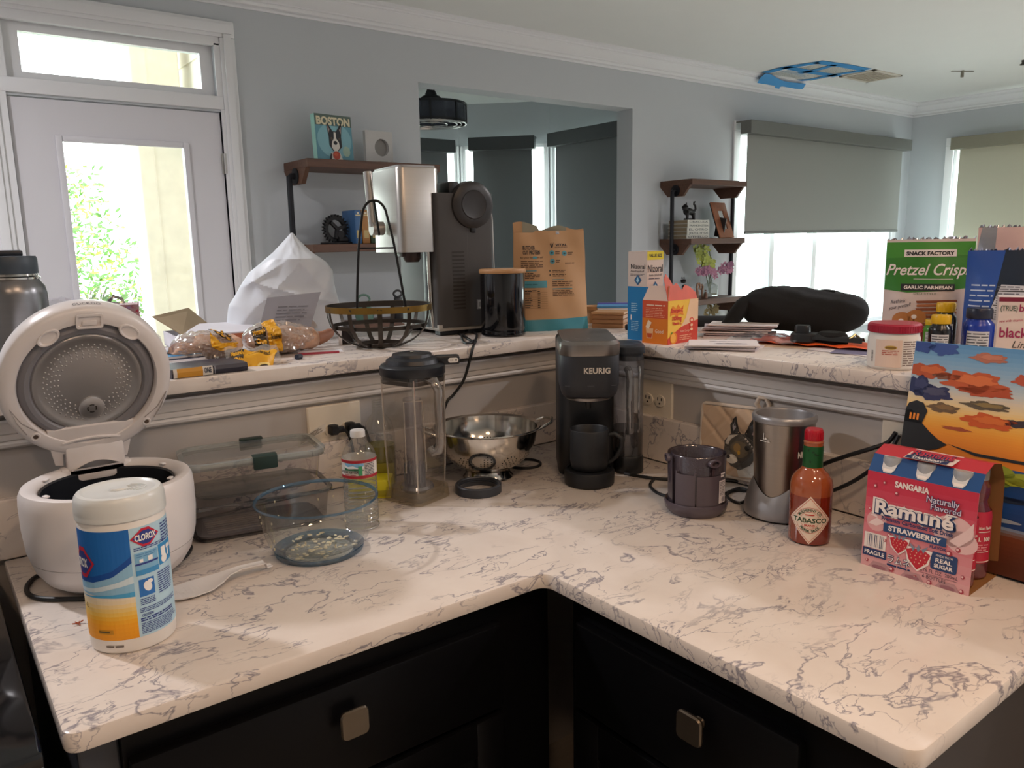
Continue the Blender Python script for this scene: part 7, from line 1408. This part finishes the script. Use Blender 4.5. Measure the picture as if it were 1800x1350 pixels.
P.poly([(-.045, 0), (-.030, .050), (.030, .050), (.050, 0)], WD, 5); P.poly([(-.050, 0), (-.034, .045), (-.026, .04), (-.032, 0)], DKI, 6); P.ell(.003, .035, .025, .024, ink('b5442c'), 8); P.ell(.0, .040, .012, .010, ink('c95a38'), 9); P.obj('dog_print', bo_)
q = on_y(668, 282, SY)
fr2 = thing('square_ornament', 'white square ornament with round cut-out on the top left shelf', 'ornament', (q.x, SY, 1.862), radians(4))
FWH = mat('frame_white', '#b9b7b4', .5, var=.03); g = G(); s2 = .165; nn = 32
outer = [];
for i in range(nn):
    a = 2*pi*i/nn; k = 1/max(abs(cos(a)), abs(sin(a))); outer.append((s2/2*cos(a)*k, s2/2*sin(a)*k))
inner = [(.015+.044*cos(2*pi*i/nn), .044*sin(2*pi*i/nn)) for i in range(nn)]
g.loft([[(x, 0, y+s2/2) for x, y in outer], [(x, 0, y+s2/2) for x, y in inner], [(x, .022, y+s2/2) for x, y in inner], [(x, .022, y+s2/2) for x, y in outer], [(x, 0, y+s2/2) for x, y in outer]], cap0=False, cap1=False); g.obj('frame', FWH, fr2, smooth=0)
g = G(); g.box(-s2/2+.005, .022, .005, s2/2-.005, .026, s2-.005); g.obj('back', mat('frame_back', '#8d8a86', .6), fr2, smooth=0)
g = G(); g.box(-.02, -.03, 0, .03, 0, .010, bev=.002); g.box(.05, -.03, 0, .09, 0, .010, bev=.002); g.obj('stand', clear('acrylic', '#e8ecec', .25, .1, '#ffffff', edge=.8), fr2)
# gear bookend and books on the second board
q = on_y(588, 430, SY); gr = thing('gear_bookend', 'black toothed gear bookend on the second left shelf', 'bookend', (q.x+.015, SY, 1.452), radians(6)); gr.scale = (.8, 1, .8)
GM = mat('gear_black', '#1d1b1c', .5, .5, var=.2); nt_ = 26; g = G(); pts = []
for i in range(nt_*4): a = 2*pi*i/(nt_*4); rr = .092 if i % 4 in (1, 2) else .078; pts.append((rr*cos(a), rr*sin(a)))
inn = [(.058*cos(2*pi*i/(nt_*4)), .058*sin(2*pi*i/(nt_*4))) for i in range(nt_*4)]
g.loft([[(x, 0, y+.095) for x, y in pts], [(x, 0, y+.095) for x, y in inn], [(x, .02, y+.095) for x, y in inn], [(x, .02, y+.095) for x, y in pts], [(x, 0, y+.095) for x, y in pts]], cap0=False, cap1=False); g.obj('gear_ring', GM, gr, smooth=0)
for a in (.3, 2.4, 4.5): g = G(); g.box(.0, -.009, -.002, .062, .009, .018, M=Matrix.Translation((0, 0, .095)) @ RXm @ Matrix.Rotation(a, 4, 'Z')); g.obj('spoke', GM, gr, smooth=0)
g = G(); g.box(-.085, -.03, 0, .09, .05, .012, bev=.003); g.box(.0, -.02, .01, .075, .035, .045, bev=.01); g.obj('base', GM, gr, smooth=0); g = G(); g.lathe([(0, -.004), (.025, -.004), (.025, .02), (0, .02)], 20, M=Matrix.Translation((.02, .0, .06)) @ RXm); g.obj('small_gear', GM, gr)
x = on_y(617, 430, SY).x
for i, (w_, h_, c, lab) in enumerate(((.036, .170, '#3c6390', 'blue spined book beside the black gear bookend'), (.044, .170, '#a5713c', 'orange-brown spined book right of the blue one'), (.055, .168, '#33472f', 'dark green spined book partly behind the steel machine'), (.045, .165, '#4f3a34', 'brown spined book at the right end of the row'))):
    t = thing('book', lab, 'book', (x+w_/2, SY, 1.452), 0, 'books beside the gear bookend'); g = G(); g.box(-w_/2, -.06, 0, w_/2, .09, h_, bev=.004); g.obj('cover', mat('spine_%d' % i, c, .5, var=.1), t, smooth=30); g = G(); g.box(-w_/2+.004, -.05, h_-.001, w_/2-.004, .088, h_+.0015); g.obj('pages', mat('page_cream', '#cfc4ac', .8), t, smooth=0)
    P = Print(flat_front(0, 0, -.06), lift=.0006); P.rect(-w_*.4, h_*.82, w_*.4, h_*.86, ink('cbb98a'), 1); P.rect(-w_*.15, h_*.88, w_*.15, h_*.93, ink('d9d0b8'), 1); P.rect(-w_*.3, h_*.16, w_*.3, h_*.4, ink('b8a06a'), 1); P.obj('spine_print', t); x += w_+.003
# small things on the third left board, seen through the basket
for (px, lab, nm, c, hh, rr) in ((640, 'small green pot on the low left shelf seen through the basket', 'green_pot', '#5c7a6c', .10, .05), (700, 'dark round ornament on the low left shelf seen through the basket', 'ornament', '#2c2b2c', .12, .035), (745, 'white jar on the low left shelf seen through the basket', 'white_jar', '#c9c9cc', .09, .04)):
    q = on_y(px, 540, SY); t = thing(nm, lab, 'ornament', (q.x, SY, 1.04)); g = G(); g.lathe([(0, 0), (rr*.8, 0), (rr, hh*.3), (rr*.95, hh*.7), (rr*.6, hh*.85), (rr*.62, hh), (0, hh*.96)], 24); g.obj('body', mat('orn_'+nm, c, .4), t)
    g = G(); g.tube([(rr*.7*cos(a*pi/8), 0, hh+.02+rr*.5*sin(a*pi/8)) for a in range(16)], .006, 8, closed=True); g.obj('top_loop', mat('orn_'+nm, c, .4), t)
# right shelf contents
SR = FAR-.17
def sil(name, label, cat, x, z, parts, m, rz=0, y=SR, thick=.03):
    """figurine from tapered tubes: parts = [(part name, points, radii)]"""
    t = thing(name, label, cat, (x, y, z), rz)
    for pn_, pts, rad in parts: g = G(); g.tube(pts, rad, 12); g.obj(pn_, m, t)
    return t
x0 = on_y(1180, 400, SR).x; bs = on_y(1182, 420, FAR-.22)
SPM = mat('spine_cream', '#c9c7bd', .6, var=.05); PGM = mat('pages_tan', '#8c7b62', .8, var=.1)
bx0, bx1 = on_y(1205, 420, FAR-.24).x, on_y(1244, 420, FAR-.24).x
Lb = bx1-bx0; words = ['DRACULA', 'FRANKENSTEIN', 'EL OTRO', 'JEKYLL HYDE', 'OTHELLO']
ords = ['bottom', 'second from bottom', 'middle', 'second from top', 'top']
zb_ = 1.446
for k in range(5):
    t = thing('stacked_book', 'cream book with lettered spine lying flat, %s of the shelf stack' % ords[k], 'book', (bx0+Lb/2+.010+.002*(k % 2), FAR-.155, zb_), radians(-1+k*.7), 'lettered book stack')
    h_ = .026; g = G(); g.box(-Lb/2, -.09, 0, Lb/2, -.084, h_, bev=.001); g.box(-Lb/2, -.09, 0, Lb/2, .09, .002); g.box(-Lb/2, -.09, h_-.002, Lb/2, .09, h_); g.obj('cover', SPM, t, smooth=0); g = G(); g.box(-Lb/2+.004, -.084, .002, Lb/2-.004, .086, h_-.002); g.obj('pages', PGM, t, smooth=0)
    P = Print(flat_front(0, 0, -.09), lift=.0005); P.text(words[4-k], 0, .006, .014, ink('5c5f60'), 1, bold=.02, width=Lb*.86); P.obj('spine_print', t); zb_ += h_+.0005
LIONM = mat('figure_black', '#1a1718', .55, var=.2)
xl = on_y(1212, 380, SR).x
sil('winged_lion_figurine', 'small black lion figurine with curled tail on top of the book stack', 'figurine', xl, zb_, [('base', [(-.055, 0, .006), (.055, 0, .006)], [.008, .008]), ('body', [(-.04, 0, .06), (-.01, 0, .065), (.03, 0, .055)], [.026, .024, .022]), ('head', [(-.045, 0, .072), (-.050, 0, .095), (-.056, -.006, .105)], [.020, .024, .012]), ('ear', [(-.038, 0, .112), (-.034, 0, .124)], [.006, .002]), ('front_leg', [(-.035, -.010, .05), (-.038, -.012, .005)], [.012, .009]), ('hind_leg', [(.028, -.010, .05), (.034, -.012, .005)], [.016, .009]), ('tail', [(.045, 0, .055), (.066, 0, .080), (.060, 0, .105), (.045, 0, .112), (.048, 0, .128), (.062, 0, .132)], [.008, .008, .008, .007, .007, .003])], LIONM)
# copper picture frame
q = on_y(1272, 418, SR); cf = thing('copper_picture_frame', 'copper coloured picture frame leaning back on the middle right shelf', 'frame', (q.x, FAR-.20, 1.446), radians(10))
COP = mat('hammered_copper', '#9a6246', .4, .55, var=.3, scale=40, bump=.3); Mf = Matrix.Rotation(radians(-20), 4, 'X'); wf, hf_ = .165, .235; cf.scale = (1.35, 1.1, 1.2)
g = G(); o_, i_ = [(-wf/2, 0), (wf/2, 0), (wf/2, hf_), (-wf/2, hf_)], [(-wf/2+.052, .058), (wf/2-.052, .058), (wf/2-.052, hf_-.055), (-wf/2+.052, hf_-.055)]
g.loft([[Mf @ Vector((x, 0, z)) for x, z in o_], [Mf @ Vector((x, -.006, z)) for x, z in [(a*.96, b*.99+.001) for a, b in o_]], [Mf @ Vector((x, -.008, z)) for x, z in i_], [Mf @ Vector((x, .006, z)) for x, z in i_]], cap0=False, cap1=False); g.obj('frame', COP, cf, smooth=0)
g = G(); g.box(-wf/2+.002, .004, .002, wf/2-.002, .009, hf_-.002, M=Mf); g.obj('backing', K, cf, smooth=0); g = G(); g.box(-wf/2+.05, .001, .056, wf/2-.05, .004, hf_-.053, M=Mf); ph_ = g.obj('photo', mat('photo_grey', '#b9bfbe', .3, var=.25, scale=30), cf, smooth=0)
P = Print(lambda u, v, l: Mf @ Vector((u, .0006-l, v)), lift=.0005); P.poly([(-.025, .07), (-.02, .11), (-.012, .14), (-.004, .10), (.010, .08), (.02, .062), (-.025, .062)], ink('8a9490'), 1); P.obj('photo_print', ph_)
g = G(); g.box(-.03, .01, 0, -.022, .08, .12, M=Matrix.Rotation(radians(10), 4, 'X')); g.obj('easel', K, cf, smooth=0)
# third board: orchid vase, cat, elephants
vx = on_y(1246, 518, SR).x; z3b = 1.010
vs = thing('orchid_vase', 'square glass vase of green and purple orchids on the third right shelf', 'vase', (vx+.01, SR, z3b)); vs.scale = (1.45, 1, .96)
VG = clear('vase_glass', '#eef4f2', .25, .05, '#ffffff', edge=.8); g = G(); g.loft([ring3(rrect(.085, .06, .006, 3), .002), ring3(rrect(.085, .06, .006, 3), .09), ring3(rrect(.03, .03, .012, 3), .115), ring3(rrect(.03, .03, .012, 3), .15)], cap1=False); g.obj('vase', VG, vs)
g = G(); g.loft([ring3(rrect(.075, .05, .006, 3), .004), ring3(rrect(.075, .05, .006, 3), .028)]); g.obj('moss', mat('moss', '#5c6048', .8, var=.3, scale=90), vs)
for pts in ([(0, 0, .02), (-.02, 0, .12), (-.05, 0, .24), (-.085, 0, .33), (-.10, 0, .40)], [(0, 0, .02), (-.005, 0, .14), (-.03, -.01, .2), (-.07, -.01, .21)], [(0, 0, .02), (.01, 0, .13), (.05, -.01, .20), (.10, -.01, .22)], [(.005, 0, .02), (.0, 0, .14), (.0, 0, .30), (-.02, 0, .40)]):
    g = G(); g.tube(pts, .003, 6); g.obj('stem', mat('stem_green', '#4d5a34', .6), vs)
R = random.Random(17)
def bloom(t, c, m, s_):
    g = G()
    for k in range(6):
        a = 2*pi*k/6+R.random(); d = Vector((cos(a), -.35, sin(a))).normalized(); sd = d.cross(Vector((0, 1, 0))).normalized()*s_*.32
        g.add([c, c+d*s_*.55+sd, c+d*s_, c+d*s_*.55-sd], [(0, 1, 2, 3)])
    g.sphere(c, s_*.18, seg=6); return g.obj('blossom', m, t, smooth=0, fixn=False)
OG, OGD, OP, OPD = mat('orchid_green', '#a3ab4a', .6, var=.2), mat('orchid_olive', '#868f3a', .6, var=.2), mat('orchid_purple', '#7d4a66', .6, var=.25), mat('orchid_pink', '#a06a80', .6, var=.25)
for k in range(14): bloom(vs, Vector((-.075+R.uniform(-.05, .045), R.uniform(-.02, .01), .30+R.uniform(-.05, .10))), OG if k % 3 else OGD, .038)
for k in range(9): bloom(vs, Vector((-.022+R.uniform(-.03, .03), R.uniform(-.02, .01), .24+R.uniform(-.03, .04))), OG if k % 2 else OGD, .036)
for k in range(8): bloom(vs, Vector((-.085+R.uniform(-.045, .045), -.02, .21+R.uniform(-.02, .02))), OP if k % 2 else OPD, .036)
for k in range(10): bloom(vs, Vector((.095+R.uniform(-.045, .05), -.02, .225+R.uniform(-.03, .025))), OP if k % 2 else OPD, .036)
for k in range(4): bloom(vs, Vector((.0+R.uniform(-.02, .03), -.02, .18+R.uniform(-.02, .02))), OPD, .03)
xc = on_y(1203, 500, SR).x
sil('cat_figurine', 'black cat figurine behind the vitamin carton on the third right shelf', 'figurine', xc, z3b, [('body', [(.03, 0, .02), (.02, 0, .06), (-.005, 0, .10)], [.035, .03, .016]), ('head', [(-.012, 0, .125), (-.016, -.003, .140)], [.018, .020]), ('ear', [(-.026, 0, .152), (-.028, 0, .164)], [.006, .002]), ('ear', [(-.006, 0, .152), (-.004, 0, .164)], [.006, .002])], LIONM)
ELM = mat('elephant_bronze', '#8a6a56', .45, .3, var=.15)
xe = on_y(1226, 520, SR-.04).x
sil('abstract_figurine', 'bronze looped figurine in front of the orchid vase', 'figurine', xe, z3b, [('loop', [(-.012, 0, 0), (-.014, 0, .05), (-.022, 0, .085), (-.012, 0, .112), (.006, 0, .112), (.014, 0, .09), (.006, 0, .070)], [.010, .009, .009, .009, .009, .008, .006]), ('second_loop', [(.045, 0, 0), (.040, 0, .05), (.046, 0, .085), (.036, 0, .10), (.022, 0, .096), (.016, 0, .078), (.026, 0, .066)], [.009, .008, .008, .008, .008, .007, .005])], ELM, y=SR-.05)
sil('small_bronze_figurine', 'tiny dark bronze seated figurine beside the looped figurine', 'figurine', on_y(1240, 520, SR-.08).x, z3b, [('body', [(0, 0, 0), (.004, 0, .03), (.0, 0, .05)], [.016, .014, .007]), ('head', [(0, 0, .056), (0, 0, .064)], [.008, .006])], mat('bronze_dark', '#5a3c2c', .4, .4), y=SR-.08)
# plants low behind the ledge
for (px, py, lab, nm, m1) in ((1245, 545, 'dried brown flower head below the third right shelf', 'dried_flower', mat('dried_brown', '#7a6a42', .7, var=.2)), (1292, 545, 'yellow flowers on the sill behind the ledge', 'yellow_flowers', mat('petal_yellow', '#cdb84a', .6, var=.1))):
    q = on_y(px, py, SR); t = thing(nm, lab, 'flowers', (q.x, SR, .60)); zt2 = q.z-.60
    
    for dx in (-.03, .015, .055): g = G(); g.tube([(dx*.3, 0, 0), (dx, 0, zt2)], .004, 6); g.obj('stem', _M['stem_green'], t)
    for k in range(7): bloom(t, Vector((R.uniform(-.05, .08), -.01, zt2+R.uniform(-.03, .05))), m1, .045)
    g = G(); g.lathe([(0, 0), (.06, 0), (.08, .16), (.07, .16), (0, .14)], 24); g.obj('pot', mat('pot_stone', '#8f8a82', .7), t)
